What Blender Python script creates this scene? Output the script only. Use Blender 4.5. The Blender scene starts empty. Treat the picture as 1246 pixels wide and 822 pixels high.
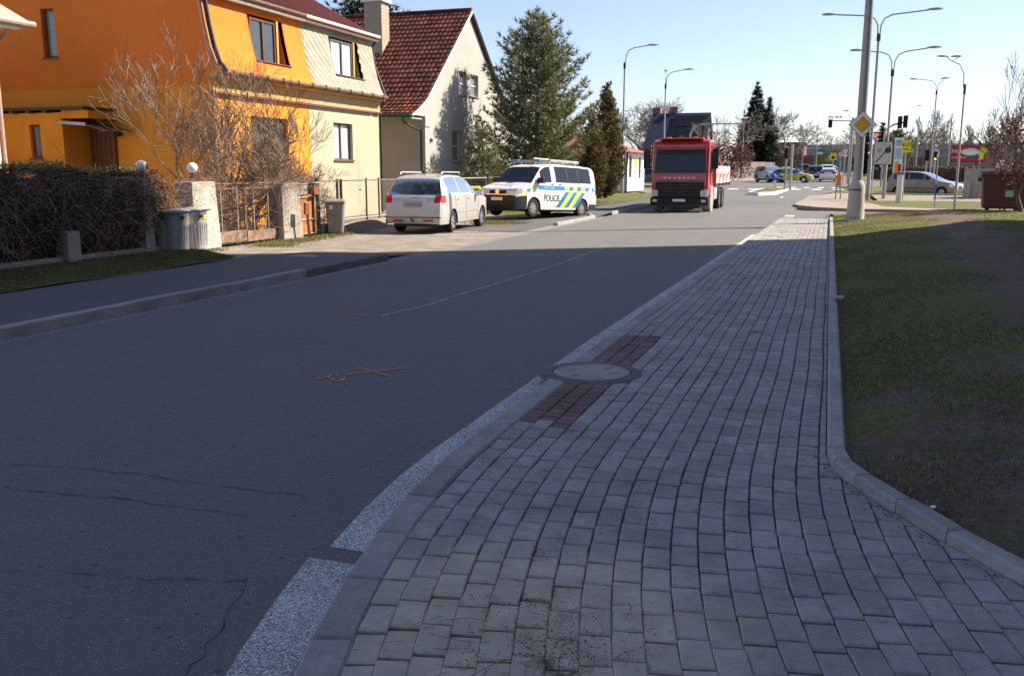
import bpy, math, random
import numpy as np
from mathutils import Vector, Matrix, Euler
R = math.radians
random.seed(7); rng = np.random.default_rng(7)
S = bpy.context.scene
COL = S.collection
# ------------------------------------------------------------------ camera
F, CX, CY, CH = 1110.0, 623.0, 411.0, 1.65
PITCH = math.atan((411 - 207) / F); YAW = math.atan((1010 - CX) * math.cos(PITCH) / F)
cam = bpy.data.cameras.new('camera'); cam.lens = 36 * F / 1246; cam.sensor_width = 36
cam.clip_start = 0.05; cam.clip_end = 6000
camo = bpy.data.objects.new('camera', cam); COL.objects.link(camo)
camo.location = (0, 0, CH); camo.rotation_euler = (R(90) - PITCH, 0, YAW)
S.camera = camo
# ------------------------------------------------------------------ sky and sun
SUN_AZ, SUN_EL = 57.0, 40.0          # degrees clockwise from +Y, elevation
W = bpy.data.worlds.new('World'); S.world = W; W.use_nodes = True
wn = W.node_tree.nodes; wl = W.node_tree.links
bg = wn['Background']; bg.inputs['Strength'].default_value = 0.085
sky = wn.new('ShaderNodeTexSky'); sky.sky_type = 'NISHITA'; sky.sun_disc = False
sky.sun_elevation = R(SUN_EL); sky.sun_rotation = R(SUN_AZ)
sky.altitude = 250; sky.air_density = 1.0; sky.dust_density = 0.35; sky.ozone_density = 1.6
hs = wn.new('ShaderNodeHueSaturation'); hs.inputs['Saturation'].default_value = .85; wl.new(sky.outputs[0], hs.inputs['Color'])
tint = wn.new('ShaderNodeMix'); tint.data_type = 'RGBA'; tint.blend_type = 'MULTIPLY'; tint.inputs[0].default_value = 1; tint.inputs[7].default_value = (.92, .91, 1.02, 1)
wl.new(hs.outputs[0], tint.inputs[6]); wl.new(tint.outputs[2], bg.inputs[0])
sl = bpy.data.lights.new('sun', 'SUN'); sl.energy = 5.0; sl.angle = R(0.5); sl.color = (1, 0.885, 0.73)
so = bpy.data.objects.new('sun', sl); COL.objects.link(so)
_az, _el = R(SUN_AZ), R(SUN_EL)
sdir = Vector((math.sin(_az) * math.cos(_el), math.cos(_az) * math.cos(_el), math.sin(_el)))
so.rotation_euler = sdir.to_track_quat('Z', 'Y').to_euler(); so.location = (40, 30, 60)
vs = S.view_settings; vs.view_transform = 'Standard'; vs.look = 'None'; vs.gamma = 1; vs.exposure = 1.08
vs.use_curve_mapping = False
# ------------------------------------------------------------------ pixel directions -> positions
def ray(px, py):
    x = (px - CX) / F; y = -(py - CY) / F
    d = np.array([x, math.cos(PITCH) + y * math.sin(PITCH), -math.sin(PITCH) + y * math.cos(PITCH)])
    c, s = math.cos(YAW), math.sin(YAW)
    return np.array([c * d[0] - s * d[1], s * d[0] + c * d[1], d[2]])
def G(px, py, z=0.0):
    d = ray(px, py); t = (z - CH) / d[2]; return (d[0] * t, d[1] * t, z)
def PX(px, py, X):
    d = ray(px, py); t = X / d[0]; return (X, d[1] * t, CH + d[2] * t)
def PY(px, py, Y):
    d = ray(px, py); t = Y / d[1]; return (d[0] * t, Y, CH + d[2] * t)
def rise(y):
    return 0.0 if y < 46 else (0.0105 * (y - 52) if 58 < y < 200 else (0.0105 * (y - 46) ** 2 / 24 if y <= 58 else 0.0105 * 148))
def at(px, Y, z=0.0):
    """ground point seen in picture column px at road distance Y"""
    x, y, _ = PY(px, 207 + 1.65 * 1110 / max(Y, 1) * .6, Y); return (x, Y, rise(Y) + z)
# ------------------------------------------------------------------ mesh helpers
class MB:
    def __init__(s): s.v = []; s.f = []
    def add(s, vs, fs):
        o = len(s.v); s.v += [tuple(map(float, p)) for p in vs]; s.f += [tuple(i + o for i in f) for f in fs]; return s
    def box(s, c, d, rot=None):
        hx, hy, hz = d[0] / 2, d[1] / 2, d[2] / 2
        vs = [(x, y, z) for x in (-hx, hx) for y in (-hy, hy) for z in (-hz, hz)]
        if rot is not None:
            m = rot if isinstance(rot, Matrix) else Euler(rot).to_matrix(); vs = [m @ Vector(p) for p in vs]
        vs = [(p[0] + c[0], p[1] + c[1], p[2] + c[2]) for p in vs]
        return s.add(vs, [(0, 1, 3, 2), (4, 6, 7, 5), (0, 4, 5, 1), (2, 3, 7, 6), (0, 2, 6, 4), (1, 5, 7, 3)])
    def bb(s, x0, x1, y0, y1, z0, z1): return s.box(((x0 + x1) / 2, (y0 + y1) / 2, (z0 + z1) / 2), (x1 - x0, y1 - y0, z1 - z0))
    def tube(s, pts, r, n=6, cap=True):
        pts = [Vector(p) for p in pts]; m = len(pts)
        rs = r if isinstance(r, (list, tuple)) else [r] * m
        o = len(s.v); up = None
        for i, p in enumerate(pts):
            t = (pts[min(i + 1, m - 1)] - pts[max(i - 1, 0)])
            if t.length < 1e-9: t = Vector((0, 0, 1))
            t.normalize()
            if up is None or abs(up.dot(t)) > .98: up = Vector((0, 0, 1)) if abs(t.z) < .9 else Vector((1, 0, 0))
            a = t.cross(up).normalized(); b = t.cross(a); up = a.cross(t)
            for k in range(n):
                q = p + (a * math.cos(2 * math.pi * k / n) + b * math.sin(2 * math.pi * k / n)) * rs[i]; s.v.append((q.x, q.y, q.z))
        for i in range(m - 1):
            for k in range(n):
                k2 = (k + 1) % n; s.f.append((o + i * n + k, o + i * n + k2, o + (i + 1) * n + k2, o + (i + 1) * n + k))
        if cap and n > 2:
            s.f.append(tuple(o + k for k in range(n))[::-1]); s.f.append(tuple(o + (m - 1) * n + k for k in range(n)))
        return s
    def lathe(s, prof, n=16, c=(0, 0, 0), axis='z', cap=True):
        o = len(s.v); m = len(prof)
        for r, z in prof:
            for k in range(n):
                a = 2 * math.pi * k / n; p = (r * math.cos(a), r * math.sin(a), z)
                if axis == 'x': p = (p[2], p[0], p[1])
                elif axis == 'y': p = (p[0], p[2], p[1])
                s.v.append((p[0] + c[0], p[1] + c[1], p[2] + c[2]))
        for i in range(m - 1):
            for k in range(n):
                k2 = (k + 1) % n; s.f.append((o + i * n + k, o + i * n + k2, o + (i + 1) * n + k2, o + (i + 1) * n + k))
        if cap: s.f.append(tuple(o + k for k in range(n))[::-1]); s.f.append(tuple(o + (m - 1) * n + k for k in range(n)))
        return s
    def prism(s, poly, a, b, axis='x'):
        """polygon extruded from a to b along axis. poly in the two other axes (x:(y,z) y:(x,z) z:(x,y))"""
        n = len(poly)
        def P(p, t): return (t, p[0], p[1]) if axis == 'x' else ((p[0], t, p[1]) if axis == 'y' else (p[0], p[1], t))
        vs = [P(p, a) for p in poly] + [P(p, b) for p in poly]
        return s.add(vs, [tuple(range(n)), tuple(range(2 * n - 1, n - 1, -1))] + [(i, i + n, (i + 1) % n + n, (i + 1) % n) for i in range(n)])
    def quad(s, a, b, c, d): return s.add([a, b, c, d], [(0, 1, 2, 3)])
    def slab(s, a, b, c, d, t):
        """a quad with thickness t against its normal"""
        A, B, C, D = map(Vector, (a, b, c, d)); n = (B - A).cross(D - A).normalized() * t
        return s.add([A, B, C, D, A - n, B - n, C - n, D - n], [(0, 1, 2, 3), (7, 6, 5, 4), (0, 4, 5, 1), (1, 5, 6, 2), (2, 6, 7, 3), (3, 7, 4, 0)])
    def build(s, name, m=None, parent=None, smooth=False, bevel=0, fix=True):
        me = bpy.data.meshes.new(name); me.from_pydata(s.v, [], s.f)
        if fix and len(s.f) < 60000:
            import bmesh
            b = bmesh.new(); b.from_mesh(me); bmesh.ops.recalc_face_normals(b, faces=b.faces); b.to_mesh(me); b.free()
        return link(me, name, m, parent, smooth, bevel)
def link(me, name, m=None, parent=None, smooth=False, bevel=0):
    o = bpy.data.objects.new(name, me); COL.objects.link(o)
    if m is not None and not me.materials: me.materials.append(m)
    if smooth:
        me.polygons.foreach_set('use_smooth', [True] * len(me.polygons)); me.set_sharp_from_angle(angle=R(38))
    if parent is not None: o.parent = parent
    if bevel:
        b = o.modifiers.new('bevel', 'BEVEL'); b.width = bevel; b.segments = 2; b.limit_method = 'ANGLE'; b.angle_limit = R(35)
    me.update(); return o
def npobj(name, V, Fc, m, parent=None, smooth=False):
    me = bpy.data.meshes.new(name); V = np.asarray(V, np.float32); Fc = np.asarray(Fc, np.int32); k = Fc.shape[1]
    me.vertices.add(len(V)); me.vertices.foreach_set('co', V.ravel())
    me.loops.add(Fc.size); me.loops.foreach_set('vertex_index', Fc.ravel())
    me.polygons.add(len(Fc)); me.polygons.foreach_set('loop_start', np.arange(len(Fc), dtype=np.int32) * k)
    me.update(calc_edges=True); me.validate()
    return link(me, name, m, parent, smooth)
def tag(o, label, cat, group=None):
    o['label'] = label; o['category'] = cat
    if group: o['group'] = group
    return o
def thing(name, label, cat, loc=(0, 0, 0), rz=0, group=None):
    o = bpy.data.objects.new(name, None); COL.objects.link(o); o.empty_display_size = .2
    o.location = loc; o.rotation_euler = (0, 0, rz); return tag(o, label, cat, group)
def struct(o): o['kind'] = 'structure'; return o
def stuff(o): o['kind'] = 'stuff'; return o
def copytree(o, loc=None, rz=None, label=None, parent=None, scale=None):
    c = o.copy(); COL.objects.link(c)
    if parent is not None: c.parent = parent
    for ch in list(o.children): copytree(ch, parent=c)
    if loc is not None: c.location = loc
    if rz is not None: c.rotation_euler = (0, 0, rz)
    if label: c['label'] = label
    if scale: c.scale = scale if isinstance(scale, tuple) else (scale,) * 3
    return c
# ------------------------------------------------------------------ materials
def srgb(r, g, b):
    f = lambda c: (c / 255 / 12.92) if c <= 10 else ((c / 255 + .055) / 1.055) ** 2.4
    return (f(r), f(g), f(b))
class NT:
    def __init__(s, name):
        s.m = bpy.data.materials.new(name); s.m.use_nodes = True; s.t = s.m.node_tree; s.n = s.t.nodes; s.b = s.n['Principled BSDF']
        s.g = s.n.new('ShaderNodeNewGeometry'); s.tc = s.n.new('ShaderNodeTexCoord')
    def l(s, a, b): s.t.links.new(a, b)
    def noise(s, scale, detail=4, rough=.6, co=None, dist=0):
        n = s.n.new('ShaderNodeTexNoise'); n.inputs['Scale'].default_value = scale; n.inputs['Detail'].default_value = detail
        n.inputs['Roughness'].default_value = rough; n.inputs['Distortion'].default_value = dist
        s.l(co if co is not None else s.tc.outputs['Object'], n.inputs['Vector']); return n.outputs['Fac']
    def ramp(s, fac, stops):
        r = s.n.new('ShaderNodeValToRGB'); e = r.color_ramp.elements
        while len(e) < len(stops): e.new(.5)
        for i, (p, c) in enumerate(stops):
            e[i].position = p; e[i].color = tuple(c) + (1,) if isinstance(c, (tuple, list)) else (c, c, c, 1)
        s.l(fac, r.inputs[0]); return r.outputs[0]
    def mix(s, fac, a, b, mode='MIX'):
        x = s.n.new('ShaderNodeMix'); x.data_type = 'RGBA'; x.blend_type = mode
        for i, v in ((0, fac), (6, a), (7, b)):
            if hasattr(v, 'is_linked') or hasattr(v, 'node'): s.l(v, x.inputs[i])
            elif i == 0: x.inputs[0].default_value = v
            else: x.inputs[i].default_value = tuple(v)[:3] + (1,)
        return x.outputs[2]
    def math(s, op, a, b=0.0, c=None):
        x = s.n.new('ShaderNodeMath'); x.operation = op
        for i, v in enumerate((a, b) if c is None else (a, b, c)):
            if hasattr(v, 'node'): s.l(v, x.inputs[i])
            else: x.inputs[i].default_value = v
        return x.outputs[0]
    def bump(s, h, strength=.3, dist=.01):
        b = s.n.new('ShaderNodeBump'); b.inputs['Strength'].default_value = strength; b.inputs['Distance'].default_value = dist
        s.l(h, b.inputs['Height']); s.l(b.outputs[0], s.b.inputs['Normal'])
    def out(s, col, rough=.8, metal=0, spec=.4):
        if hasattr(col, 'node'): s.l(col, s.b.inputs['Base Color'])
        else: s.b.inputs['Base Color'].default_value = tuple(col) + (1,)
        if hasattr(rough, 'node'): s.l(rough, s.b.inputs['Roughness'])
        else: s.b.inputs['Roughness'].default_value = rough
        s.b.inputs['Metallic'].default_value = metal; s.b.inputs['Specular IOR Level'].default_value = spec; return s.m
def mat(name, col, rough=.8, var=.15, scale=6, bump=0, bscale=80, metal=0, spec=.35, col2=None, isl=0, c2range=(.45, .7)):
    """plain surface: two scales of colour noise, optional second colour in patches, optional fine relief, optional island variation"""
    t = NT(name); n1 = t.noise(scale, 5); n2 = t.noise(scale * 9, 3)
    f = t.math('ADD', t.math('MULTIPLY', n1, .65), t.math('MULTIPLY', n2, .35))
    lo = tuple(c * (1 - 1.6 * var) for c in col); hi = tuple(min(1, c * (1 + 1.6 * var)) for c in col)
    c = t.ramp(f, [(.28, lo), (.72, hi)])
    if col2: c = t.mix(t.ramp(t.noise(scale * .7, 6, .65), [(c2range[0], 0), (c2range[1], 1)]), c, col2)
    if isl:
        oi = t.n.new('ShaderNodeObjectInfo')
        r = t.math('FRACT', t.math('ADD', oi.outputs['Random'], t.g.outputs['Random Per Island']))
        k = t.math('ADD', 1 - isl, t.math('MULTIPLY', r, 2 * isl))
        x = t.n.new('ShaderNodeVectorMath'); x.operation = 'SCALE'; t.l(c, x.inputs[0]); t.l(k, x.inputs['Scale']); c = x.outputs[0]
    if bump: t.bump(t.noise(bscale, 4, .7), bump, .01)
    return t.out(c, rough, metal, spec)
def leafmat(name, col, var=.35, rough=.6, trans=.25, col2=None):
    t = NT(name); r = t.g.outputs['Random Per Island']
    lo = tuple(c * (1 - var) for c in col); hi = tuple(c * (1 + var) for c in col)
    c = t.ramp(r, [(0, lo), (.6, col), (1, hi if not col2 else col2)])
    t.out(c, rough, 0, .3)
    tr = t.n.new('ShaderNodeBsdfTranslucent'); t.l(c, tr.inputs[0]); mx = t.n.new('ShaderNodeMixShader'); mx.inputs[0].default_value = trans
    t.l(t.b.outputs[0], mx.inputs[1]); t.l(tr.outputs[0], mx.inputs[2]); t.l(mx.outputs[0], t.n['Material Output'].inputs[0]); return t.m
def glossy(name, col, rough=.1, spec=.5, metal=0, coat=0):
    t = NT(name); m = t.out(col, rough, metal, spec); t.b.inputs['Coat Weight'].default_value = coat; t.b.inputs['Coat Roughness'].default_value = .05; return m
def carpaint(name, col, metal=0.0, dirt=.25):
    t = NT(name); n = t.noise(3, 5); z = t.n.new('ShaderNodeSeparateXYZ'); t.l(t.tc.outputs['Object'], z.inputs[0])
    low = t.math('MULTIPLY', t.ramp(t.math('ADD', z.outputs[2], t.math('MULTIPLY', n, .35)), [(.3, 1), (.85, 0)]), dirt)
    c = t.mix(low, col, (.22, .19, .15)); t.out(c, .32, metal, .5); t.b.inputs['Coat Weight'].default_value = .7; t.b.inputs['Coat Roughness'].default_value = .08
    return t.m
def emit(name, col, s):
    t = NT(name); t.out(col, .4); t.b.inputs['Emission Color'].default_value = tuple(col) + (1,); t.b.inputs['Emission Strength'].default_value = s; return t.m
M = {}
# asphalt of the carriageway
def asphalt(name, base, tint, patch=.25):
    t = NT(name); co = t.tc.outputs['Object']
    big = t.noise(.35, 4); mid = t.noise(4, 5, .7); fine = t.noise(160, 3, .7)
    c = t.ramp(t.math('ADD', t.math('MULTIPLY', big, .5), t.math('MULTIPLY', mid, .5)), [(.3, tuple(b * (1 - patch) for b in base)), (.7, tuple(b * (1 + patch) for b in base))])
    mp = t.n.new('ShaderNodeMapping'); mp.inputs['Scale'].default_value = (1.3, .09, 1); t.l(co, mp.inputs[0]); wear = t.noise(1.0, 5, .6, mp.outputs[0])
    c = t.mix(t.ramp(wear, [(.4, 0), (.62, .6)]), c, tuple(b * 1.5 for b in base)); c = t.mix(t.ramp(t.noise(.8, 6, .7), [(.48, 0), (.66, .7)]), c, tuple(b * .55 for b in base))
    c = t.mix(.6, c, t.ramp(t.noise(38, 5, .85), [(.34, tuple(b * .3 for b in base)), (.66, tuple(b * 1.8 for b in base))]))
    c = t.mix(.55, c, t.ramp(fine, [(.3, tuple(b * .18 for b in base)), (.7, tuple(b * 2.2 for b in base))]))
    v = t.n.new('ShaderNodeTexVoronoi'); v.inputs['Scale'].default_value = 120; t.l(co, v.inputs['Vector'])
    rnd = t.n.new('ShaderNodeSeparateXYZ'); t.l(v.outputs['Color'], rnd.inputs[0])
    fl = t.math('MULTIPLY', t.math('GREATER_THAN', rnd.outputs[0], .972), t.math('LESS_THAN', v.outputs['Distance'], .38))
    c = t.mix(t.math('MULTIPLY', fl, .8), c, tint)
    v2 = t.n.new('ShaderNodeTexVoronoi'); v2.inputs['Scale'].default_value = 21; t.l(co, v2.inputs['Vector'])
    r2 = t.n.new('ShaderNodeSeparateXYZ'); t.l(v2.outputs['Color'], r2.inputs[0])
    pit = t.math('MULTIPLY', t.math('GREATER_THAN', r2.outputs[1], .955), t.math('LESS_THAN', v2.outputs['Distance'], .3))
    c = t.mix(t.math('MULTIPLY', pit, .55), c, tuple(b * .25 for b in base))
    t.bump(t.math('ADD', fine, t.math('MULTIPLY', mid, .6)), .55, .006)
    return t.out(c, .82, 0, .3)
M['road'] = asphalt('road asphalt', (.13, .126, .122), (.55, .53, .50))
M['path'] = asphalt('footpath asphalt', (.10, .098, .097), (.2, .2, .2), .12)
M['apron'] = mat('gritty driveway', (.23, .20, .165), .95, .22, 2.2, .6, 60, col2=(.33, .30, .26), c2range=(.5, .68))
# paving blocks
def paver(name, base, isl, spot=True):
    t = NT(name); co = t.g.outputs['Position']
    oi = t.n.new('ShaderNodeObjectInfo'); r = t.math('FRACT', t.math('ADD', oi.outputs['Random'], t.g.outputs['Random Per Island']))
    c = t.ramp(r, [(0, tuple(b * (1 - isl) for b in base)), (.5, base), (1, tuple(b * (1 + isl) for b in base))])
    f = t.noise(190, 3, .7, co); c = t.mix(.45, c, t.ramp(f, [(.3, tuple(b * .5 for b in base)), (.75, tuple(b * 1.6 for b in base))]))
    c = t.mix(t.ramp(t.noise(2.1, 5, .65, co), [(.42, 0), (.68, .7)]), c, tuple(b * .55 for b in base)); c = t.mix(t.ramp(t.noise(9, 6, .75, co), [(.5, 0), (.7, .75)]), c, tuple(b * .5 for b in base)); c = t.mix(t.ramp(t.noise(33, 4, .7, co), [(.6, 0), (.75, .5)]), c, tuple(b * 1.35 for b in base))
    if spot:   # film of dried mud washed over the blocks where the verge drains
        d = t.n.new('ShaderNodeVectorMath'); d.operation = 'DISTANCE'; t.l(co, d.inputs[0]); d.inputs[1].default_value = (-.97, 3.0, 0)
        k = t.math('SUBTRACT', 1.4, t.math('ADD', d.outputs['Value'], t.math('MULTIPLY', t.noise(3.5, 6, .7, co), .9)))
        c = t.mix(t.math('MULTIPLY', t.math('MULTIPLY', t.ramp(k, [(0, 0), (.45, 1)]), t.ramp(t.noise(14, 6, .75, co), [(.34, .5), (.6, 1)])), .98), c, t.ramp(t.noise(5, 5, .7, co), [(.35, (.46, .375, .28)), (.65, (.62, .52, .40))]))
        for cx_, cy_, rr in ((-.76, 2.62, .17), (-1.03, 3.17, .07), (-1.16, 3.6, .05)):   # clods of wet soil trodden into the film
            e = t.n.new('ShaderNodeVectorMath'); e.operation = 'DISTANCE'; t.l(co, e.inputs[0]); e.inputs[1].default_value = (cx_, cy_, 0)
            kk = t.math('SUBTRACT', rr, t.math('ADD', t.math('MULTIPLY', e.outputs['Value'], .62), t.math('MULTIPLY', t.math('SUBTRACT', t.noise(9, 6, .75, co), .38), .75)))
            c = t.mix(t.math('MULTIPLY', t.ramp(kk, [(0, 0), (.1, 1)]), .9), c, t.ramp(f, [(.3, (.05, .04, .032)), (.7, (.17, .135, .105))]))
        w = t.ramp(t.noise(1.3, 6, .7, co), [(.57, 0), (.72, .55)]); c = t.mix(w, c, (.33, .29, .245))
    t.bump(f, .35, .004); return t.out(c, .85, 0, .3)
M['paver'] = paver('concrete paving block', (.355, .34, .32), .22)
M['redpaver'] = paver('red paving block', (.215, .135, .125), .2, False)
M['kerb'] = mat('kerb concrete', (.31, .298, .282), .9, .2, 5, .5, 120, isl=.12)
M['kerbold'] = mat('crumbling kerb concrete', (.16, .145, .13), .95, .3, 14, 1.0, 45, isl=.1, col2=(.09, .085, .07))
M['joint'] = mat('dark joint grit', (.04, .034, .028), .95, .3, 20, .6, 150)
M['soil'] = mat('bare dark soil', (.11, .083, .063), .95, .35, 3, .9, 40, col2=(.17, .135, .105))
M['earth'] = mat('garden earth', (.21, .17, .12), .95, .3, 1.5, .6, 30, col2=(.06, .075, .03))
def verge(name, pathlike=True):
    t = NT(name); co = t.g.outputs['Position']
    n = t.noise(1.3, 6, .7, co); f = t.noise(26, 5, .75, co); ff = t.noise(120, 3, .7, co); md = t.noise(6, 5, .7, co)
    soil = t.ramp(t.math('ADD', t.math('MULTIPLY', f, .6), t.math('MULTIPLY', md, .4)), [(.3, (.075, .057, .044)), (.7, (.235, .182, .142))])
    gr = t.ramp(f, [(.25, (.055, .06, .016)), (.55, (.145, .15, .04)), (.8, (.30, .26, .11))])
    s = t.n.new('ShaderNodeSeparateXYZ'); t.l(co, s.inputs[0]); k = n
    if pathlike:   # trodden track: bare towards the near kerb and along a diagonal line
        px = t.math('SUBTRACT', s.outputs[0], t.math('ADD', 2.45, t.math('MULTIPLY', t.math('SUBTRACT', s.outputs[1], 12), .055)))
        tr = t.math('SUBTRACT', 1.0, t.math('MULTIPLY', t.math('ABSOLUTE', px), 1.0))
        near = t.math('SUBTRACT', 1.3, t.math('MULTIPLY', s.outputs[1], .145))
        b = t.math('MAXIMUM', t.math('MAXIMUM', tr, near), 0); k = t.math('SUBTRACT', t.math('ADD', n, .03), t.math('MULTIPLY', b, .36))
    c = t.mix(t.ramp(t.math('ADD', k, t.math('MULTIPLY', t.math('SUBTRACT', f, .5), .25)), [(.34, 0), (.46, 1)]), soil, gr)
    t.bump(t.math('ADD', t.math('ADD', f, md), t.math('MULTIPLY', ff, .4)), 1.0, .03); return t.out(c, .95, 0, .2)
M['verge'] = verge('worn grass verge'); M['lawn'] = verge('lawn', False)
def worn(name, col, lo, hi, scale=70):
    t = NT(name); co = t.g.outputs['Position']; n = t.noise(scale, 3, .75, co); b = t.noise(2.2, 4, .6, co)
    a = t.ramp(t.math('ADD', t.math('MULTIPLY', n, .86), t.math('MULTIPLY', b, .14)), [(lo, 0), (hi, 1)])
    t.l(a, t.b.inputs['Alpha']); return t.out(col, .8, 0, .3)
M['line'] = worn('worn white road paint', (.74, .74, .72), .39, .60, 120)
M['linefar'] = worn('faded white road paint', (.62, .61, .58), .33, .5, 40)
M['spray'] = worn('orange survey paint', (.75, .26, .16), .32, .5, 60)
M['crack'] = mat('road crack', (.04, .038, .038), .95, .3, 20)
M['seam'] = mat('pale seam sealant', (.42, .40, .37), .9, .3, 12)
def wallm(name, col, dirt=(.35, .3, .24), amt=.35, var=.07, bs=90):
    t = NT(name); n1 = t.noise(.9, 6, .65); n2 = t.noise(14, 4, .7)
    f = t.math('ADD', t.math('MULTIPLY', n1, .6), t.math('MULTIPLY', n2, .4))
    c = t.ramp(f, [(.3, tuple(c * (1 - 2 * var) for c in col)), (.7, tuple(min(1, c * (1 + 2 * var)) for c in col))])
    mp = t.n.new('ShaderNodeMapping'); mp.inputs['Scale'].default_value = (3.5, 3.5, .35); t.l(t.tc.outputs['Object'], mp.inputs[0])
    st = t.ramp(t.noise(1.2, 5, .7, mp.outputs[0]), [(.55, 0), (.8, 1)]); c = t.mix(t.math('MULTIPLY', st, amt), c, dirt)
    t.bump(t.noise(bs, 4, .7), .35, .008); return t.out(c, .92, 0, .2)
M['orange'] = wallm('orange render', (.80, .215, .035), (.42, .12, .03), .3)
M['ochre'] = wallm('ochre render', (.80, .32, .042), (.42, .19, .04), .3)
M['cream'] = wallm('cream render', (.50, .43, .31), (.5, .36, .2), .45)
M['pale'] = wallm('pale grey render', (.43, .41, .385), (.28, .24, .2), .4)
M['white'] = wallm('white render', (.78, .75, .70), (.45, .4, .33), .3)
M['trimo'] = wallm('ochre trim', (.58, .34, .11), (.3, .2, .1), .4)
M['concrete'] = wallm('weathered concrete', (.36, .33, .29), (.16, .13, .1), .6, .15)
M['grey_wall'] = wallm('grey metal cladding', (.30, .31, .33), (.2, .2, .2), .2)
M['bluegrey'] = wallm('pale blue fascia', (.42, .47, .55), (.3, .3, .32), .2)
M['brickred'] = mat('red brick wall', (.23, .105, .075), .9, .25, 3, .4, 30)
M['slate'] = mat('pale cement slate', (.38, .34, .27), .9, .14, 4, .4, 50, isl=.13, col2=(.26, .22, .18), c2range=(.58, .8))
M['redroof'] = mat('dark red roof sheet', (.16, .05, .045), .55, .2, 5, .3, 30)
def tilem(name):
    t = NT(name); r = t.g.outputs['Random Per Island']
    c = t.ramp(r, [(0, (.055, .018, .014)), (.45, (.12, .034, .023)), (.8, (.19, .055, .034)), (1, (.07, .033, .026))])
    c = t.mix(t.ramp(t.noise(.9, 6, .7), [(.5, 0), (.66, .8)]), c, (.045, .028, .023)); t.bump(t.noise(40, 4), .4, .01); return t.out(c, .9, 0, .2)
M['tile'] = tilem('old clay roof tile')
M['soft_red'] = mat('faded red roof', (.30, .12, .09), .8, .15, 2, .3, 30)
M['blue_roof'] = mat('blue black roof', (.022, .03, .055), .7, .2, 3, .2, 30)
M['solar'] = glossy('solar panel', (.012, .012, .016), .35, .4)
M['brownwood'] = mat('brown stained wood', (.15, .055, .025), .6, .25, 6, .2, 60)
M['oldwood'] = mat('weathered board', (.23, .19, .155), .9, .25, 5, .4, 60, isl=.2)
M['orangewood'] = mat('orange plank', (.45, .19, .06), .7, .2, 8, .2, 60, isl=.15)
M['grey_frame'] = mat('grey window frame', (.10, .105, .115), .5, .1, 10)
M['white_frame'] = mat('white window frame', (.72, .70, .66), .5, .08, 10)
M['gutter'] = mat('brown painted sheet', (.16, .085, .06), .5, .25, 8)
M['gutter_g'] = mat('green painted sheet', (.045, .10, .06), .5, .25, 8)
M['gutter_p'] = mat('pale pink sheet', (.50, .36, .31), .5, .15, 8)
M['pane'] = glossy('window pane', (.05, .06, .07), .06, .8)
M['blind'] = mat('pane over white blind', (.50, .54, .55), .12, .06, 12, spec=.7)
M['curtain'] = mat('pane over net curtain', (.22, .22, .22), .12, .3, 12, spec=.7)
M['galv'] = mat('galvanised steel', (.42, .42, .42), .5, .14, 7, .05, 60, metal=.35)
M['lampsteel'] = mat('grey painted steel', (.33, .32, .31), .5, .12, 5, .1, 60, metal=.3)
M['darksteel'] = mat('dark steel', (.05, .05, .052), .5, .2, 8, metal=.4)
M['rust'] = mat('rusty steel', (.22, .12, .075), .85, .3, 7, .4, 60, col2=(.30, .27, .24))
M['greenpost'] = mat('dark green post', (.035, .075, .045), .55, .25, 8)
M['redpaint'] = mat('red brown paint', (.23, .075, .05), .6, .2, 6)
M['globe'] = glossy('white glass globe', (.82, .82, .82), .15, .5)
M['plastic'] = mat('grey bin plastic', (.22, .215, .21), .6, .12, 5, .1, 40)
M['yellowp'] = mat('yellow plastic', (.72, .42, .03), .5, .1, 5)
M['brownp'] = mat('brown bin plastic', (.115, .045, .03), .55, .2, 5, .15, 30)
M['black'] = mat('black plastic', (.018, .018, .019), .6, .2, 10)
M['tyre'] = mat('tyre rubber', (.022, .021, .02), .85, .3, 12)
M['rim'] = mat('silver wheel', (.55, .55, .56), .35, .1, 10, metal=.8)
M['rimsteel'] = mat('dull steel wheel', (.32, .31, .30), .5, .15, 10, metal=.6)
def glass(name, tr, ior=1.5):
    t = NT(name); t.out((.02, .025, .03), .03, 0, .6); a = t.n.new('ShaderNodeBsdfTransparent'); a.inputs[0].default_value = tr + (1,); fz = t.n.new('ShaderNodeFresnel'); fz.inputs[0].default_value = ior
    g = t.n.new('ShaderNodeBsdfGlossy'); g.inputs['Roughness'].default_value = .02; x = t.n.new('ShaderNodeMixShader'); t.l(t.math('ADD', fz.outputs[0], .04 if ior > 1.4 else 0), x.inputs[0]); t.l(a.outputs[0], x.inputs[1]); t.l(g.outputs[0], x.inputs[2]); t.l(x.outputs[0], t.n['Material Output'].inputs[0]); return t.m
M['carglass'] = glass('car glass', (.42, .47, .48)); M['carglassd'] = glossy('dark car glass', (.012, .014, .018), .05, .5); M['seat'] = mat('dark seat fabric', (.035, .035, .038), .9)
M['carglassl'] = glass('side car glass', (.42, .47, .50))
M['lightred'] = glossy('red lamp lens', (.45, .012, .012), .1, .6)
M['lightclear'] = glossy('clear lamp lens', (.62, .63, .64), .08, .8, .3)
M['chrome'] = glossy('chrome', (.7, .7, .7), .12, .5, 1)
M['white_paint'] = mat('white sign paint', (.8, .8, .79), .5, .04, 8)
M['orangesign'] = mat('amber sign film', (.80, .36, .01), .45, .04, 8)
M['bluesign'] = mat('blue sign film', (.015, .10, .42), .45, .05, 8)
M['redsign'] = mat('red sign film', (.55, .015, .02), .45, .05, 8)
M['yellowsign'] = mat('yellow sign film', (.78, .62, .02), .45, .05, 8)
M['greensign'] = mat('green poster', (.03, .22, .05), .5, .08, 3)
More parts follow.
